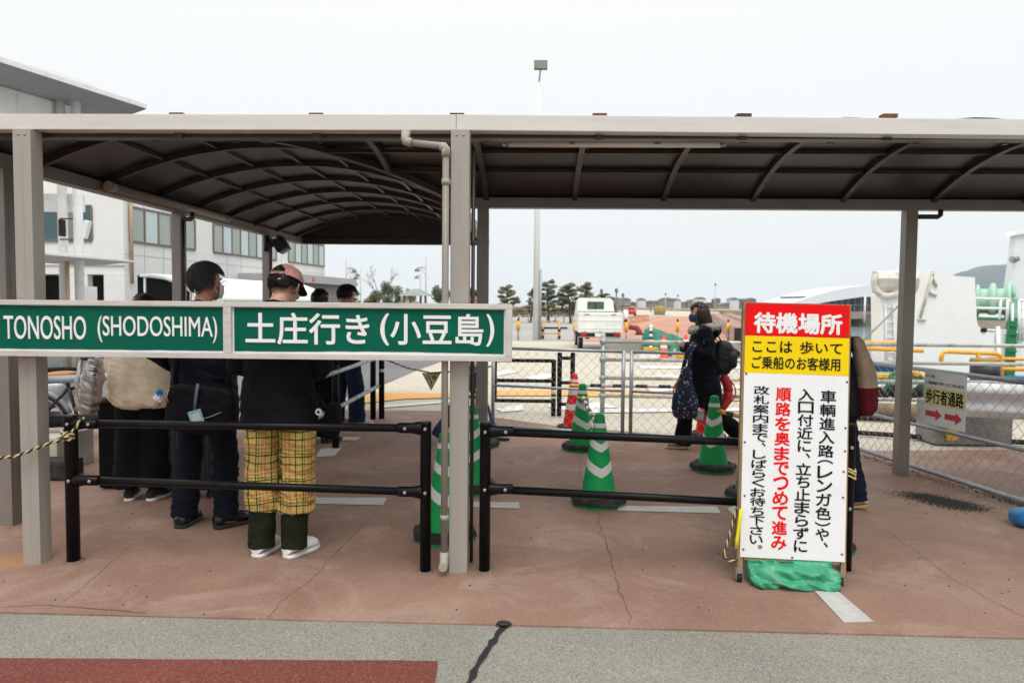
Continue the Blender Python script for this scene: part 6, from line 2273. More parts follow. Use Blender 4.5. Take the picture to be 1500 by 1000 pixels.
for s in (-1, 1):
    MB().b2(T_(s * .57 - .10, .005, .46), T_(s * .57 + .10, .038, .57), ch=.008).build('tail_light', mat('tail_red', (.45, .015, .015), .3), tk)
    MB().b2(T_(s * .45 - .09, -.02, 1.175), T_(s * .45 + .09, -.002, 1.20)).build('latch', M_rubber, tk)
    for y in (.75, 2.75):
        b = MB().tube([T_(s * .62 - .075, y, .265), T_(s * .62 + .075, y, .265)], .265, 24)
        wv = b.build('wheel', M_rubber, tk)
        MB().tube([T_(s * .62 + s * .076, y, .265), T_(s * .62 + s * .079, y, .265)], .15, 16).build('rim', M_whitesteel, wv)
    MB().b2(T_(s * .78 - .06, 3.05, 1.28), T_(s * .78 + .06, 3.10, 1.52), ch=.02).build('mirror', M_rubber, tk)
MB().b2(T_(-.72, .0, .405), T_(.72, .035, .435), ch=.006).build('bumper', M_galv, tk)
for x in (-.5, .0, .5):
    MB().b2(T_(x - .03, -.012, .585), T_(x + .03, .02, .63), ch=.006).build('hinge', M_galv, tk)
MB().b2(T_(-.69, 1.985, 1.26), T_(.69, 1.998, 1.275)).build('cab_seam', M_rubber, tk)
MB().b2(T_(-.17, .02, .44), T_(.17, .0345, .56)).build('number_plate', M_white, tk)
MB().b2(T_(-.55, .7, .005), T_(-.4, 3.0, .0)) if False else None

# other small vehicles and machines
sc2 = thing('white_moped', 'white moped with a delivery box standing right of the truck', 'moped', G(916, 478))
g = G(916, 476)
MB().ell(g + Vector((0, 0, .75)), (.20, .5, .38), None, 14, 10, 0, .6, .6).build('body', M_tw, sc2)
MB().tube([g + Vector((-.08, 0, .3)), g + Vector((.08, 0, .3))], .3, 16).build('wheel', M_rubber, sc2)
MB().tube([g + Vector((-.4, .2, 1.4)), g + Vector((.4, .2, 1.4))], .04, 6).build('handlebar', M_rubber, sc2)
car = thing('red_car', 'small bright red car parked far off right of the truck', 'car', G(923, 463))
g = G(923, 464.5)
k_ = g.y / F_PX
b = MB().ell(g + Vector((0, 0, 8 * k_)), (8 * k_, 1.6, 4.0 * k_), None, 20, 12, 0, .5, .6)
b.ell(g + Vector((0, 0, 12 * k_)), (6 * k_, 1.3, 4.4 * k_), None, 20, 12, 0, .6, .6)
b.build('body', mat('car_red', (.55, .05, .02), .25), car)
MB().ell(g + Vector((0, -.35, 13 * k_)), (4.6 * k_, 1.1, 2.2 * k_), None, 16, 8, 0, .6, .6).build('rear_window', M_glass, car)
for s in (-1, 1):
    MB().tube([g + Vector((s * 5.5 * k_ - .1, -.9, .35)), g + Vector((s * 5.5 * k_ + .1, -.9, .35))], .35, 14).build('wheel', M_rubber, car)
for i, lab in enumerate(('faded orange water barrier beside the white moped', 'faded orange water barrier, second from the white moped', 'faded orange water barrier, third from the white moped', 'faded orange water barrier at the far end of its row')):
    g = G(919 + i * 9, 474 - i * 1.5)
    ob = thing('road_barrier', lab, 'barrier', g, 0, 'orange water barriers by the red car')
    MB().b2((g.x - .30, g.y - .2, 0), (g.x + .28, g.y + .2, .62 - .06 * (i % 2)), ch=.08).build('shell', mat('faded_orange', (.62, .30, .16), .6, 0, .25, 2), ob)
    MB().b2((g.x - .20, g.y - .205, .22), (g.x + .18, g.y - .199, .36)).build('reflective_band', mat('pale_band', (.6, .5, .42), .6), ob)
ye = thing('khaki_tarpaulin', 'khaki yellow covered pile on the far quay', 'covered pile', G(966, 461))
g = G(966, 461)
MB().ell(g + Vector((0, 0, .5)), (.075 * g.y / 10, 1, .9), None, 16, 8, 0, .7, .8).build('cover', mat('khaki', (.28, .22, .06), .7, 0, .2, 2), ye)

# red-brown mooring bollard
mb_ = thing('mooring_bollard', 'rusty red bent mooring bollard on the brick quay', 'bollard', G(933, 489))
g = G(933, 490)
MB().tube([g + Vector((.12, 0, 0)), g + Vector((.11, 0, .16)), g + Vector((.0, 0, .33)), g + Vector((-.36, 0, .38))], [.17, .16, .14, .12], 14).tube([g + Vector((-.36, 0, .38)), g + Vector((-.42, 0, .385))], [.145, .12], 14).build('post', mat('bollard_red', (.24, .035, .03), .7, 0, .4, 3), mb_)
MB().tube([g + Vector((.12, 0, 0)), g + Vector((.12, 0, .06))], .24, 16).build('base', M_rubber, mb_)

# green tarpaulin heap, its cones and the barrier box
tp = thing('green_tarpaulin', 'long heap under a bright green tarpaulin behind the guard fence', 'tarpaulin', G(985, 515))
Yt = 23.0
b = MB()
rows = []
for px, zt_, wy in ((942, .50, .30), (944, .78, .42), (950, .84, .5), (962, .80, .52), (980, .66, .55), (1000, .52, .55), (1018, .42, .5), (1028, .34, .4), (1031, .15, .3)):
    x = A(px, 500, Yt).x
    rows.append([Vector((x, Yt + y * wy, z * zt_)) for y, z in ((-1.15, 0), (-.95, .45), (-.5, .86), (-.1, 1.0), (.3, .96), (.8, .6), (1.1, 0))])
b.rings(rows)
q = remesh(b, .035, 1, .05, 3.5, 1.2, .10)
q.build('cover', mat('tarp_green', (.01, .17, .10), .5, 0, .15, 3), tp)
c3 = [(972, 524, 'orange red cone with two white bands in front of the green tarpaulin', 21.0), (1004, 523, 'orange cone partly behind the walking woman’s arm', 21.2)]
M_cone3 = mat('cone_orange', (.70, .07, .02), .5, 0, .1, 6)
first = None
for px, py, lab, Y in c3:
    p = A(px, py, Y)
    if first is None:
        first = thing('traffic_cone', lab, 'traffic cone', (p.x, Y, 0), 0, 'orange cones by the tarpaulin')
        MB().lathe([(.19, 0), (.19, .03), (.15, .035), (.05, .66), (.03, .70), (0, .70)], (p.x, Y, 0), 16).build('cone', M_cone3, first)
        for za, zb_ in ((.30, .40), (.46, .56)):
            r = lambda z: .15 - .10 * (z - .035) / .625 + .002
            MB().lathe([(r(za), za), (r(zb_), zb_)], (p.x, Y, 0), 16).build('reflective_band', M_reflect, first)
    else:
        dup(first, (p.x, Y, 0), 0, lab)
p = A(953, 520, 22.0)
sp2 = thing('striped_pole', 'black and white striped pole standing in front of the green tarpaulin', 'pole', (p.x, 22, 0))
b = MB()
for i in range(10):
    b.tube([(p.x, 22, i * .085), (p.x, 22, (i + 1) * .085)], .045, 10, i % 2)
b.build('pole', [M_bandk, M_white], sp2)
MB().ell((p.x, 22, .90), (.06, .06, .06), None, 10, 8).build('knob', M_white, sp2)
p = A(951, 520, 21.0)
wb = thing('water_barrier', 'white plastic barrier box with a yellow top lying before the tarpaulin', 'barrier', (p.x, 21, 0))
MB().b2((p.x - .30, 20.9, .0), (p.x + .30, 21.15, .24), ch=.05).build('body', M_white, wb)
MB().b2((p.x - .16, 20.95, .245), (p.x + .26, 21.1, .34), ch=.03).build('top', mat('ochre_top', (.55, .30, .04), .6), wb)
p = A(988, 520, 21.1)
scn = thing('small_cone', 'small beige cone beside the orange float', 'traffic cone', (p.x, 21.1, 0))
MB().lathe([(.13, 0), (.13, .03), (.10, .04), (.03, .30), (0, .31)], (p.x, 21.1, 0), 14).build('cone', mat('cone_beige', (.42, .36, .24), .7), scn)
p = A(998, 521, 20.9)
fl = thing('buoy', 'orange yellow float lying right of the small beige cone', 'float', (p.x, 20.9, 0))
MB().ell((p.x, 20.9, .12), (.15, .12, .12), None, 16, 10).build('ball', M_yellow, fl)

# life ring on the gate behind the woman
lr = thing('lifebuoy', 'red and white lifebuoy hung on the chain link gate behind the walking woman', 'lifebuoy', (1.95, 8.3, .6))
c = A(1031, 573, 8.16)
b = MB()
for i in range(8):
    a0, a1 = i * PI / 4, (i + 1) * PI / 4
    pts = [c + Vector((math.cos(a0 + (a1 - a0) * j / 6) * .265, 0, math.sin(a0 + (a1 - a0) * j / 6) * .265)) for j in range(7)]
    b.tube(pts, .055, 12, 1 if i in (1, 5) else 0, flat=1.0)
b.build('ring', [mat('lifebuoy_red', (.62, .02, .03), .5, 0, .1, 10), M_white], lr)
b = MB().tube([c + Vector((math.cos(a) * (.31 + .03 * math.cos(4 * a)), -.03, math.sin(a) * (.31 + .03 * math.cos(4 * a)))) for a in [i / 48 * 2 * PI for i in range(48)]], .008, 6, closed=True)
b.build('grab_line', mat('line_red', (.5, .12, .08), .7), lr)

# low concrete wall behind the guard fence and the row of quay blocks
lw = thing('quay_wall', 'low grey concrete wall behind the guard fence', 'wall', (4, 23.6, 0))
a, c = A(890, 520, 24.2), A(1105, 535, 21.8)
w_ = MB().prism([(a.x, 24.2), (c.x, 21.8), (c.x, 22.2), (a.x, 24.6)], (0, 0, -.01), (1, 0, 0), (0, 1, 0), (0, 0, 1), .44)
w_.build('wall', M_concrete, lw)
M_block = mat('pinkish_block', (.42, .30, .25), .85, 0, .2, 3)
q0, q1 = G(1094, 500), G(1052, 468)
n = 13
proto = None
for r in range(2):
    for i in range(n):
        s = i / (n - 1)
        base = q0.lerp(q1, s) + Vector((r * 1.25 - .3, 0, 0))
        side = ('nearer', 'farther')[r]
        lab = 'pinkish concrete block with a black rubber face at the edge of the brick quay'
        if proto is None:
            proto = thing('edge_block', lab, 'block', base, R_(-10), 'edge blocks along the brick quay')
            MB().box((0, 0, .34), (.85, .8, .70), None, 0, .04).build('block', M_block, proto, world=False)
            MB().box((.02, -.425, .32), (.58, .05, .52), None, 0, .02).build('fender', M_rubber, proto, world=False)
        else:
            dup(proto, base, R_(-10) + .02 * math.sin(i * 3), lab)

# far shore: sea wall, sheds, poles
fw = thing('sea_wall', 'long tan stone sea wall across the harbour basin', 'wall', (60, 150, 0))
a, c = A(1040, 470, 190), A(1330, 488, 110)
b = MB()
zt_ = [2.6, 2.2]
b.add([(A(925, 460, 215).x, 215, -1.7), (A(1300, 480, 118).x, 118, -1.7), (A(1300, 480, 118).x + 60, 120, -1.7), (A(925, 460, 215).x, 230, -1.7)] + [(A(925, 460, 215).x, 215, .6), (A(1300, 480, 118).x, 118, .3), (A(1300, 480, 118).x + 60, 120, .3), (A(925, 460, 215).x, 230, .6)],
      [(0, 1, 5, 4), (1, 2, 6, 5), (2, 3, 7, 6), (3, 0, 4, 7), (4, 5, 6, 7), (3, 2, 1, 0)])
b.build('wall', mat('tan_seawall', (.36, .29, .21), .9, 0, .25, .25), fw)
rn = random.Random(17)
for i in range(17):
    px = 902 + i * 12.2
    Y = 225 + rn.uniform(-15, 15)
    p = A(px, 458, Y)
    h = rn.uniform(1.6, 3.3)
    w = rn.uniform(.9, 2.0)
    ms_ = (mat('shed_grey', (.22, .22, .21), .8, 0, .2, .5), mat('shed_white', (.62, .62, .6), .7, 0, .05, .5), mat('shed_brown', (.20, .16, .13), .8, 0, .2, .5))[(0, 0, 2, 1, 0, 2, 0, 1, 0, 0, 1, 0, 2, 0, 1, 0, 0)[i]]
    t_ = thing('harbour_shed', ('dark grey', 'white', 'brown')[(0, 0, 2, 1, 0, 2, 0, 1, 0, 0, 1, 0, 2, 0, 1, 0, 0)[i]] + ' low shed on the far mole under the horizon', 'shed', (p.x, Y, 0), 0, ('grey', 'white', 'brown')[(0, 0, 2, 1, 0, 2, 0, 1, 0, 0, 1, 0, 2, 0, 1, 0, 0)[i]] + ' sheds on the far mole')
    MB().b2((p.x - w, Y - 2, -.5), (p.x + w, Y + 2, h)).build('wall', ms_, t_)
    MB().prism([(-w - .2, h), (w + .2, h), (w * .3, h + .55), (-w * .3, h + .55)], (p.x, Y - 2.2, 0), (1, 0, 0), (0, 0, 1), (0, 1, 0), 4.4).build('roof', mat('shed_roof', (.18, .19, .20), .8), t_)
for px, top, Y, wd, lab in ((903, 424, 70, .09, 'dark slim pole just right of the truck, nearest of the quay poles'), (912.5, 431, 90, .10, 'dark slim pole beside the red car'), (881, 425, 75, .09, 'dark slim pole behind the truck roof'), (953.5, 441, 150, .12, 'short pole left of the walking woman on the far mole'),
                            (975, 430, 150, .10, 'tall thin pole above the green tarpaulin on the far mole'), (993, 432, 160, .10, 'thin pole behind the striped pole on the far mole'), (1048, 416, 140, .10, 'thin light mast above the walking woman’s hood'), (1021, 436, 190, .10, 'faint thin pole above the walking woman’s head'), (789.5, 407, 45, .07, 'dark pole right behind the white mast')):
    p = A(px, top, Y)
    t_ = thing('light_pole', lab, 'pole', (p.x, Y, 0))
    MB().tube([(p.x, Y, -.5), (p.x, Y, p.z)], [wd, wd * .7], 8).build('pole', mat('far_pole', (.16, .17, .18), .7) if px < 960 else mat('far_pole_pale', (.45, .46, .46), .6), t_)
    MB().lathe([(.0, .15), (wd * 1.6, .1), (wd * 1.8, -.25), (0, -.3)], (p.x, Y, p.z), 8).build('lamp', mat('far_pole', (.16, .17, .18), .7), t_)

# white arched ferry terminal across the basin
ft = thing('arched_terminal', 'white arched roof ferry terminal with dark glazing across the basin', 'building', (55, 118, 0))
Yf = 122.0
arc = [(1150, 446.5), (1168, 440), (1190, 432.5), (1215, 426), (1240, 421), (1265, 418), (1290, 416.5), (1320, 416), (1360, 418), (1400, 423)]
low_ = [(1400, 436), (1360, 433), (1320, 431), (1290, 432), (1265, 434), (1240, 437.5), (1215, 441), (1190, 445.5), (1168, 450), (1150, 449)]
b = MB()
P_ = [A(x, y, Yf) for x, y in arc + low_]
b.prism([(p.x, p.z) for p in P_], (0, Yf - 1, 0), (1, 0, 0), (0, 0, 1), (0, 1, 0), 16)
b.build('roof', mat('white_roof_metal', (.74, .75, .75), .4, 0, .03, .2), ft)
z0, z1 = A(1240, 456, Yf).z, A(1240, 436, Yf).z
xa, xb = A(1178, 450, Yf).x, A(1420, 450, Yf).x
MB().b2((xa, Yf + 1, z0), (xb, Yf + 12, z1 + .2)).build('glazing', mat('terminal_glass', (.03, .055, .065), .1, 0, .5, .5), ft)
b = MB()
for i in range(26):
    x = xa + (xb - xa) * i / 25
    b.b2((x - .06, Yf + .85, z0), (x + .06, Yf + .99, z1))
b.b2((xa, Yf + .8, z0 + 1.0), (xb, Yf + .84, z0 + 1.1))
b.build('mullion', mat('mullion_grey', (.30, .33, .33), .5), ft)
MB().b2((xa, Yf + .5, -.5), (xb, Yf + 12, z0 - .004)).build('base_wall', mat('base_tan', (.40, .32, .25), .85, 0, .2, .6), ft)
p = A(1267, 445, Yf - 1.5)
MB().tube([(p.x, Yf - 1.5, -1), (p.x, Yf - 1.5, A(1267, 433, Yf).z)], .16, 8).build('column', M_whitesteel, ft)
b = MB()
MB().b2((A(1177, 440, Yf).x, Yf - .8, A(1177, 446, Yf).z), (A(1200, 440, Yf).x, Yf - .2, A(1177, 437, Yf).z)).build('side_window', mat('pale_glass', (.42, .52, .50), .2), ft)

# hill across the water
hl = MB()
Yh = 2600
rn = random.Random(2)
ridge = [(1330, 447), (1360, 430), (1385, 411), (1400, 401), (1420, 394), (1440, 389.5), (1455, 388), (1470, 389), (1490, 391), (1520, 396), (1560, 392), (1610, 402), (1680, 418), (1760, 436), (1820, 448)]
fr_, bk_ = [], []
rows = []
for k in range(9):
    f = k / 8
    row = []
    for i in range(80):
        s = i / 79 * (len(ridge) - 1)
        j = min(int(s), len(ridge) - 2)
        px = ridge[j][0] + (ridge[j + 1][0] - ridge[j][0]) * (s - j)
        py = ridge[j][1] + (ridge[j + 1][1] - ridge[j][1]) * (s - j)
        p = A(px, py, Yh)
        h = max(0, p.z)
        z = h * math.sin(f * PI / 2 if f < 1 else PI / 2) + noise.noise(Vector((i * .5, k * .9, 2))) * 5 * (h > 10) + noise.noise(Vector((i * 1.7, k * 2, 5))) * 2.2 * (h > 10)
        row.append((p.x, Yh - 500 * (1 - f), -3 if f == 0 else z))
    rows.append(row)
vs = [p for r in rows for p in r]
fs = [(k * 80 + i, k * 80 + i + 1, (k + 1) * 80 + i + 1, (k + 1) * 80 + i) for k in range(8) for i in range(79)]
hl.add(vs, fs, 0, True)
struct(hl.build('hill', mat('wooded_hill', (.035, .045, .04), .9, 0, .4, .02)))

# ------------------------------------------------------------------ the ferry and its ramp on the right
SYD = 19.0
fe_ = thing('ferry', 'white car ferry with its bow door raised, green winch and deck rails', 'ferry', (A(1400, 480, SYD).x, SYD, -1.7))
M_ship = mat('ship_white', (.86, .86, .83), .4, 0, .03, .6, dirt=(.62, .58, .50), damt=.25, dscale=1.2)
M_winch = mat('winch_pale_green', (.36, .56, .44), .5, 0, .08, 3)
M_deckgreen = mat('deck_dark_green', (.01, .14, .055), .5, 0, .1, 3)


def fpoly(pts, y0, depth, b=None):
    b = b or MB()
    P = [A(x, y, y0) for x, y in pts]
    return b.prism([(p.x, p.z) for p in P], (0, y0, 0), (1, 0, 0), (0, 0, 1), (0, 1, 0), depth)


# raised bow door with its rolled hinge edge
fpoly([(1290, 432), (1318, 396), (1370, 395), (1395, 404), (1428, 406), (1431, 470), (1436, 490), (1448, 610), (1330, 612), (1292, 600)], SYD, .55).build('bow_door', M_ship, fe_)
b = MB()
hA = [A(x, y, SYD - .05) for x, y in ((1284, 402), (1281, 412), (1283, 424), (1290, 432), (1301, 434), (1316, 430))]
b.tube(hA, .085, 12)
b.rings([[Vector((A(1282 + 60 * s, 396 + dy, SYD).x, SYD - .12 + oy, A(1300, 396 + dy, SYD).z)) for dy, oy in ((0, .25), (2, 0), (12, -.08), (24, 0), (32, .1), (34, .3), (16, .4))] for s in (0, 1)], True, 0, False)
b.build('hinge_roll', mat('ship_grimy_white', (.66, .63, .57), .6, 0, .12, 3, dirt=(.25, .2, .14), damt=.6, dscale=4), fe_)
b = MB()
for px in (1297, 1309):
    b.tube([A(px, 445, SYD - .05), A(px + 3, 560, SYD - .05)], .03, 6)
for i in range(10):
    b.tube([A(1297 + i * .26, 450 + i * 11, SYD - .05), A(1309 + i * .26, 450 + i * 11, SYD - .05)], .02, 6)
b.build('ladder', mat('ship_ladder', (.70, .70, .68), .5), fe_)
b = MB()
for a, c in (((1368, 396), (1348, 466)), ((1362, 428), (1372, 433)), ((1345, 467), (1356, 469)), ((1366, 402), (1372, 420))):
    b.tube([A(a[0], a[1], SYD - .04), A(c[0], c[1], SYD - .04)], .035, 6)
b.build('stay', mat('ship_stay', (.58, .55, .48), .6, 0, .2, 5), fe_)
fpoly([(1430, 470), (1434, 478), (1442, 484), (1452, 487), (1468, 488), (1520, 488), (1560, 488), (1560, 640), (1440, 640)], SYD + .56, 3.2).build('hull', M_ship, fe_)
pts = [A(1443, 483.5, SYD + .54)]
pp = A(1443, 483.5, SYD + .5)
MB().ell((pp.x, SYD + .55, pp.z), (.082, .03, .06), None, 18, 8, 0, .7, .7).build('hawse_hole', M_dark, fe_)
b = MB()
for px in (1424, 1462):
    b.tube([A(px, 478, SYD + .5), A(px + 3, 620, SYD + .5)], .05, 8)
b.build('seam', M_ship, fe_)
fpoly([(1428, 463), (1500, 466), (1500, 471), (1428, 468)], SYD + 1.2, 2.4).build('deck', M_deckgreen, fe_)
# mooring winch
wn = MB()
cx_, cy_, cz_ = A(1462, 441, SYD + 1.8)
prof = [(.30, 0), (.62, .0), (.64, .08), (.60, .12), (.44, .16), (.42, .40), (.58, .44), (.62, .48), (.62, .56), (.58, .60), (.42, .64), (.42, .88), (.56, .92), (.58, 1.0), (.3, 1.02)]
ax = Vector((-.86, .5, 0)).normalized()
ua, ub = frame(ax)
c0 = Vector((cx_ + .18, cy_ - .25, cz_))
wn.rings([[c0 + ax * z * .8 + (ua * math.cos(2 * PI * i / 28) + ub * math.sin(2 * PI * i / 28)) * r * .80 for i in range(28)] for r, z in prof])
wn.build('winch_drum', M_winch, fe_)
b = MB()
b.tube([c0 - ax * .16, c0 + ax * .05], .12, 14)
b.tube([c0 - ax * .05 + (ua * math.cos(a) + ub * math.sin(a)) * .40 for a in [PI * .1 + i * PI * .8 / 8 for i in range(9)]], .05, 8)
b.prism([(-.26, -.75), (.40, -.75), (.16, .05), (-.10, .05)], c0 - ax * .12 + Vector((0, -.1, 0)), (1, 0, 0), (0, 0, 1), (0, 1, 0), .1)
b.tube([c0 + Vector((.42, -.2, -.2)), c0 + Vector((.60, -.2, .25))], .05, 8)
b.build('winch_frame', mat('winch_mid_green', (.28, .48, .36), .5, 0, .1, 3), fe_)
b = MB()
for a, c in (((1428, 437), (1476, 438)), ((1430, 451), (1474, 452)), ((1434, 463), (1470, 464)), ((1476, 438), (1483, 444)), ((1483, 444), (1483, 500)), ((1466, 438), (1464, 468)), ((1476, 438), (1475, 470)),
             ((1493, 440), (1493, 500)), ((1493, 440), (1540, 441)), ((1498, 442), (1498, 500)), ((1493, 452), (1540, 453)), ((1493, 466), (1540, 467))):
    b.tube([A(a[0], a[1], SYD + .5), A(c[0], c[1], SYD + .5)], .033, 8)
b.build('deck_rail', M_ship, fe_)
b = MB()
p0, p1 = A(1485, 470, SYD + .4), A(1487, 600, SYD + .4)
b.b2((p0.x - .10, SYD + .42, p1.z), (p0.x + .10, SYD + .52, p0.z))
for i in range(9):
    z = p0.z - .12 - i * .22
    b.b2((p0.x - .10, SYD + .37, z - .02), (p0.x + .10, SYD + .415, z + .02))
b.build('green_ladder', mat('ladder_green', (.01, .20, .07), .5, 0, .15, 6), fe_)
fpoly([(1489, 342), (1560, 330), (1560, 470), (1472, 470)], SYD + 1.9, .25).build('superstructure', mat('ship_shade_white', (.78, .79, .78), .5, 0, .04, 1), fe_)
fpoly([(1485, 345), (1489, 339), (1562, 326), (1562, 332)], SYD + 1.8, .4).build('cornice', M_ship, fe_)
c = A(1482, 380.5, SYD + 1.6)
MB().tube([c, c + Vector((.18, .02, .03))], [.09, .07], 14).tube([c + Vector((.18, .02, .03)), c + Vector((.30, .3, -.02))], .03, 6).build('floodlight', mat('flood_grey', (.20, .22, .24), .4), fe_)
MB().tube([c - Vector((.012, .001, .003)), c], [.075, .075], 14).build('lens', mat('flood_lens', (.45, .40, .34), .2), fe_)
MB().b2((A(1440, 560, SYD).x, SYD + .2, -1.8), (A(1560, 560, SYD).x, SYD + 3, A(1440, 552, SYD).z)).build('boot_top', mat('ship_blue', (.06, .17, .27), .5, 0, .1, 2), fe_)

# mooring line
ml = thing('mooring_line', 'grey mooring line slanting down from the ferry door', 'rope', A(1290, 480, 17))
MB().tube([A(1318, 446, 18.8), A(1290, 474, 17.4), A(1262, 500, 16.0)], .022, 6).build('line', mat('line_grey', (.22, .22, .20), .8), ml)

# yellow pipe rails, blue box, green ramp
RY = 14.5
yr = thing('ramp_rail', 'yellow pipe railing at the left side of the ferry ramp', 'railing', A(1265, 550, RY))
b = MB()
b.tube([A(1258, 501, RY), A(1330, 502, RY)], .033, 10)
b.tube([A(1262, 510, RY), A(1352, 514, RY)], .04, 10)
b.tube([A(1268, 501, RY), A(1267, 536, RY), A(1271, 546, RY), A(1282, 549, RY), A(1330, 548, RY)], .033, 10)
b.build('rail', M_yellow, yr)
y2 = thing('ramp_rail', 'pair of yellow pipe rails running out of frame at the far right', 'railing', A(1480, 530, RY))
b = MB()
b.tube([A(1448, 525, RY), A(1560, 527, RY)], .033, 10)
b.tube([A(1456, 540, RY), A(1560, 542, RY)], .04, 10)
b.build('rail', M_yellow, y2)
y3 = thing('ramp_rail', 'yellow bent pipe hoop between the ramp and the blue drum', 'railing', A(1420, 520, RY))
b = MB()
b.tube([A(1378.5, 532, RY), A(1379, 522, RY), A(1382, 516, RY), A(1388, 515, RY), A(1460, 518, RY), A(1466, 521, RY), A(1467, 530, RY), A(1466, 556, RY)], .04, 10)
b.tube([A(1433, 517, RY), A(1433, 530, RY)], .04, 8)
b.build('rail', M_yellow, y3)
dm = thing('blue_drum', 'blue drum with an ochre lid and black band by the guard fence post', 'drum', (A(1443, 560, 13.5).x, 13.5, 0))
c = A(1443, 540, 13.5)
zt_ = A(1443, 533, 13.5).z
MB().tube([(c.x, 13.5, -.01), (c.x, 13.5, zt_)], .235, 24).build('barrel', mat('drum_blue', (.05, .15, .24), .5, 0, .15, 4), dm)
MB().tube([(c.x, 13.5, zt_ - .20), (c.x, 13.5, zt_ - .03)], .24, 24).build('band', M_bandk, dm)
MB().tube([(c.x - .02, 13.5, zt_ + .001), (c.x - .02, 13.5, zt_ + .10)], [.24, .22], 20).build('lid', mat('ochre_lid', (.30, .17, .03), .6, 0, .2, 4), dm)
rp_ = thing('ferry_ramp', 'pale green steel ferry loading ramp with yellow edge and blue panel', 'ramp', A(1300, 575, 12.5))
z0, z1 = A(1300, 585, 13).z, A(1300, 553, 13).z
xa, xb = A(1262, 570, 13).x, A(1352, 570, 13).x
MB().b2((xa, 13, z0), (xb, 16.5, z1), ch=.01).build('plate', mat('ramp_green', (.16, .36, .22), .6, 0, .12, 2), rp_)
MB().b2((xa, 12.95, z1 + .003), (xb, 13.1, z1 + .06)).build('edge_strip', M_yellow, rp_)
p0, p1 = A(1278, 549, 14.2), A(1316, 535, 14.2)
MB().b2((p0.x, 14.2, p0.z - .1), (p1.x, 14.3, p1.z)).build('blue_panel', mat('panel_blue', (.012, .04, .12), .4), rp_)
MB().tube([A(1255, 566, 12.7), A(1352, 568, 12.7)], .05, 10).build('white_pipe', M_galvlight, rp_)
gh = thing('hose_guide', 'dark green bent hose pipe standing at the ramp left of the canopy post', 'pipe', A(1294, 580, 12.4))
MB().tube([A(1294, 582, 12.4), A(1303, 560, 12.4), A(1306, 550, 12.4), A(1312, 545, 12.4), A(1330, 544, 12.4)], .045, 10).build('pipe', M_deckgreen, gh)
gh2 = thing('hose_guide', 'dark green curved pipe end with a yellow knob right of the canopy post', 'pipe', A(1345, 560, 12.4))
MB().tube([A(1338, 551, 12.4), A(1346, 550, 12.4), A(1352, 556, 12.4), A(1354, 572, 12.4), A(1358, 590, 12.4)], .04, 10).build('pipe', M_deckgreen, gh2)
MB().ell(A(1343, 546, 12.35), (.06, .06, .06), None, 12, 8).build('knob', M_yellow, gh2)
tb_ = thing('timber_fender', 'brown weathered timber beam with a dark hose lying along the quay edge', 'beam', A(1300, 605, 11.2))
a, c = G(1240, 612), G(1375, 618)
MB().tube([a + Vector((0, .1, .11)), c + Vector((0, .1, .11))], .11, 8).build('beam', mat('brown_timber', (.24, .17, .11), .9, 0, .3, 3, .3, 30), tb_)
rn = random.Random(8)
b = MB()
pts = []
for i in range(40):
    p = G(1255, 600).lerp(G(1370, 604), i / 39)
    pts.append(p + Vector((0, rn.uniform(-.08, .08), .26 + .08 * math.sin(i * .9))))
b.tube(pts, .035, 8)
b.tube([p + Vector((.1, .15, .05 * math.sin(k_ * 1.3))) for k_, p in enumerate(pts)], .03, 8)
b.build('hose', M_rubber, tb_)
MB().tube([G(1240, 612) + Vector((0, -.14, .03)), G(1375, 618) + Vector((0, -.14, .03))], .035, 8).build('cable', M_rubber, tb_)
bh = thing('ground_hose', 'black hose lying across the concrete beyond the right fence', 'hose', G(1350, 641))
b = MB()
b.tube([G(1240, 636) + Vector((0, 0, .03)), G(1300, 640) + Vector((0, 0, .03)), G(1380, 646) + Vector((0, 0, .03)), G(1460, 649) + Vector((0, 0, .03)), G(1560, 655) + Vector((0, 0, .03))], .03, 8)
b.build('hose', M_rubber, bh)

# guard rail with its concrete anchor blocks
gd = thing('guardrail', 'white corrugated steel guardrail with concrete anchor block behind the chain link fence', 'guardrail', (5.2, 8.3, 0))
a, c = A(1383, 577, 8.35), A(1560, 590, 8.0)
a.z = c.z = .53
d = (c - a).normalized()
sec = [(0, -.19), (.03, -.17), (.075, -.12), (.075, -.08), (.02, -.03), (.02, .03), (.075, .08), (.075, .12), (.03, .17), (0, .19)]
rows = []
for s in (0, 1):
    P = a.lerp(c, s)
    rows.append([P + Vector((0, -y, z)) for y, z in sec] + [P + Vector((0, -y + .012, z)) for y, z in reversed(sec)])
rb2 = MB()
rb2.rings(rows, True, 0, True)
rb2.build('beam', mat('guardrail_white', (.66, .67, .68), .45, .1, .06, 4), gd)
ep = MB().tube([a + Vector((0, -.02, -.19)), a + Vector((0, -.02, .19))], .06, 10)
ep.build('end_piece', mat('guardrail_white', (.66, .67, .68), .45), gd)
p = G(1440, 652)
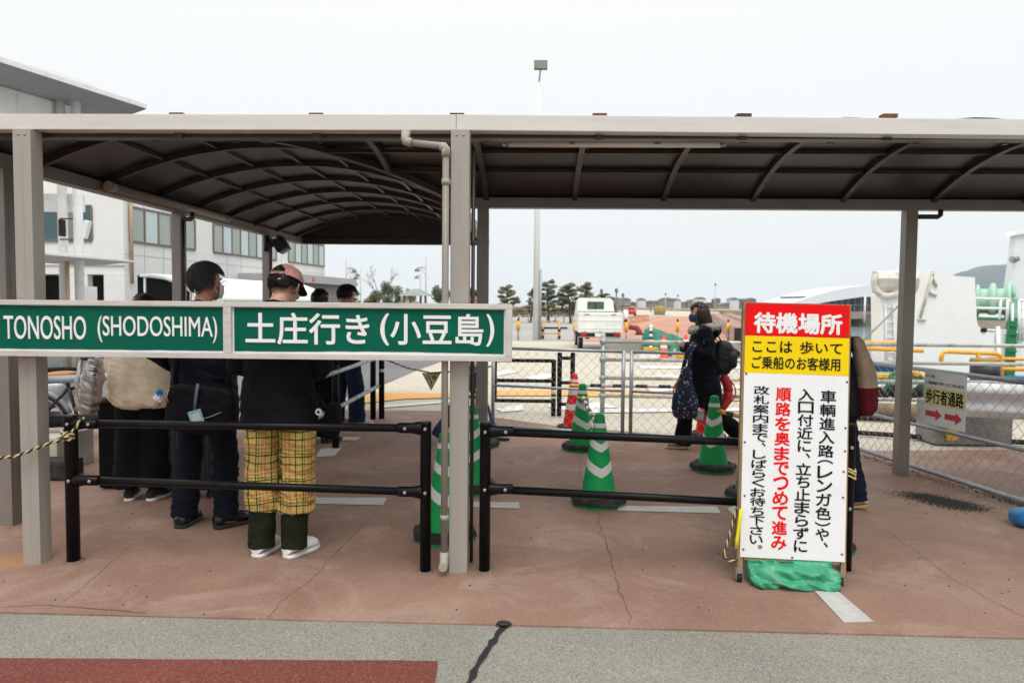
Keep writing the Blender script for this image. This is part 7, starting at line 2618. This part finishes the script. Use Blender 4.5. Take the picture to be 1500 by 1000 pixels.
MB().b2((A(1358, 600, 8.6).x, 8.42, 0), (A(1470, 600, 8.6).x, 8.85, .48), ch=.02).build('anchor_block', concrete('dark_weathered_concrete', (.25, .24, .22), (.12, .12, .115), (.36, .35, .33), 60, .6, .4, 2.0), gd)
q = A(1396, 632, 8.36)
MB().b2((q.x - .055, 8.36, .06), (q.x + .055, 8.40, .30)).build('marker', mat('amber_marker', (.68, .34, .02), .5, 0, .1, 10), gd)

# blue plastic base at the right edge
bl = thing('pole_stand', 'blue plastic weighted stand of a white pole beside the chain link fence', 'stand', (3.9, 5.5, 0))
c = G(1506, 772)
b = MB().ell((c.x + .03, c.y + .02, .065), (.13, .11, .065), None, 24, 12, 0, .7, .7)
b.ell((c.x + .08, c.y + .04, .12), (.06, .06, .05), None, 16, 8, 0, .7, .7)
b.build('shell', mat('blue_plastic', (.02, .17, .42), .4, 0, .1, 8), bl)
MB().tube([(c.x + .08, c.y + .04, .16), (c.x + .08, c.y + .04, .9)], .02, 10).build('pole', M_white, bl)

# weeds at the fence foot
wd = thing('weeds', 'small tufts of moss and weeds at the foot of the right chain link fence', 'weeds', (3.8, 5.9, 0))
rn = random.Random(12)
b = MB()
for i in range(260):
    p = Vector((3.72, 6.25, 0)).lerp(Vector((3.86, 5.45, 0)), rn.random()) + Vector((rn.gauss(.04, .03), 0, 0))
    h = rn.uniform(.008, .03)
    b.add([p, p + Vector((.008, .002, 0)), p + Vector((rn.gauss(0, .012), rn.gauss(0, .012), h))], [(0, 1, 2)])
o = b.build('tuft', mat('moss', (.05, .065, .02), .9, 0, .4, 30), wd, fix=False)

# ------------------------------------------------------------------ haze
hz_m = bpy.data.materials.new('haze_air')
hz_m.use_nodes = True
hn = hz_m.node_tree
hn.nodes.clear()
ho = hn.nodes.new('ShaderNodeOutputMaterial')
hv = hn.nodes.new('ShaderNodeVolumePrincipled')
hv.inputs['Color'].default_value = (.86, .94, 1, 1)
hv.inputs['Density'].default_value = HAZE
hn.links.new(hv.outputs[0], ho.inputs['Volume'])
MB().b2((-3000, -400, -4.2), (3000, 3000, 150)).build('haze', hz_m)['kind'] = 'stuff'
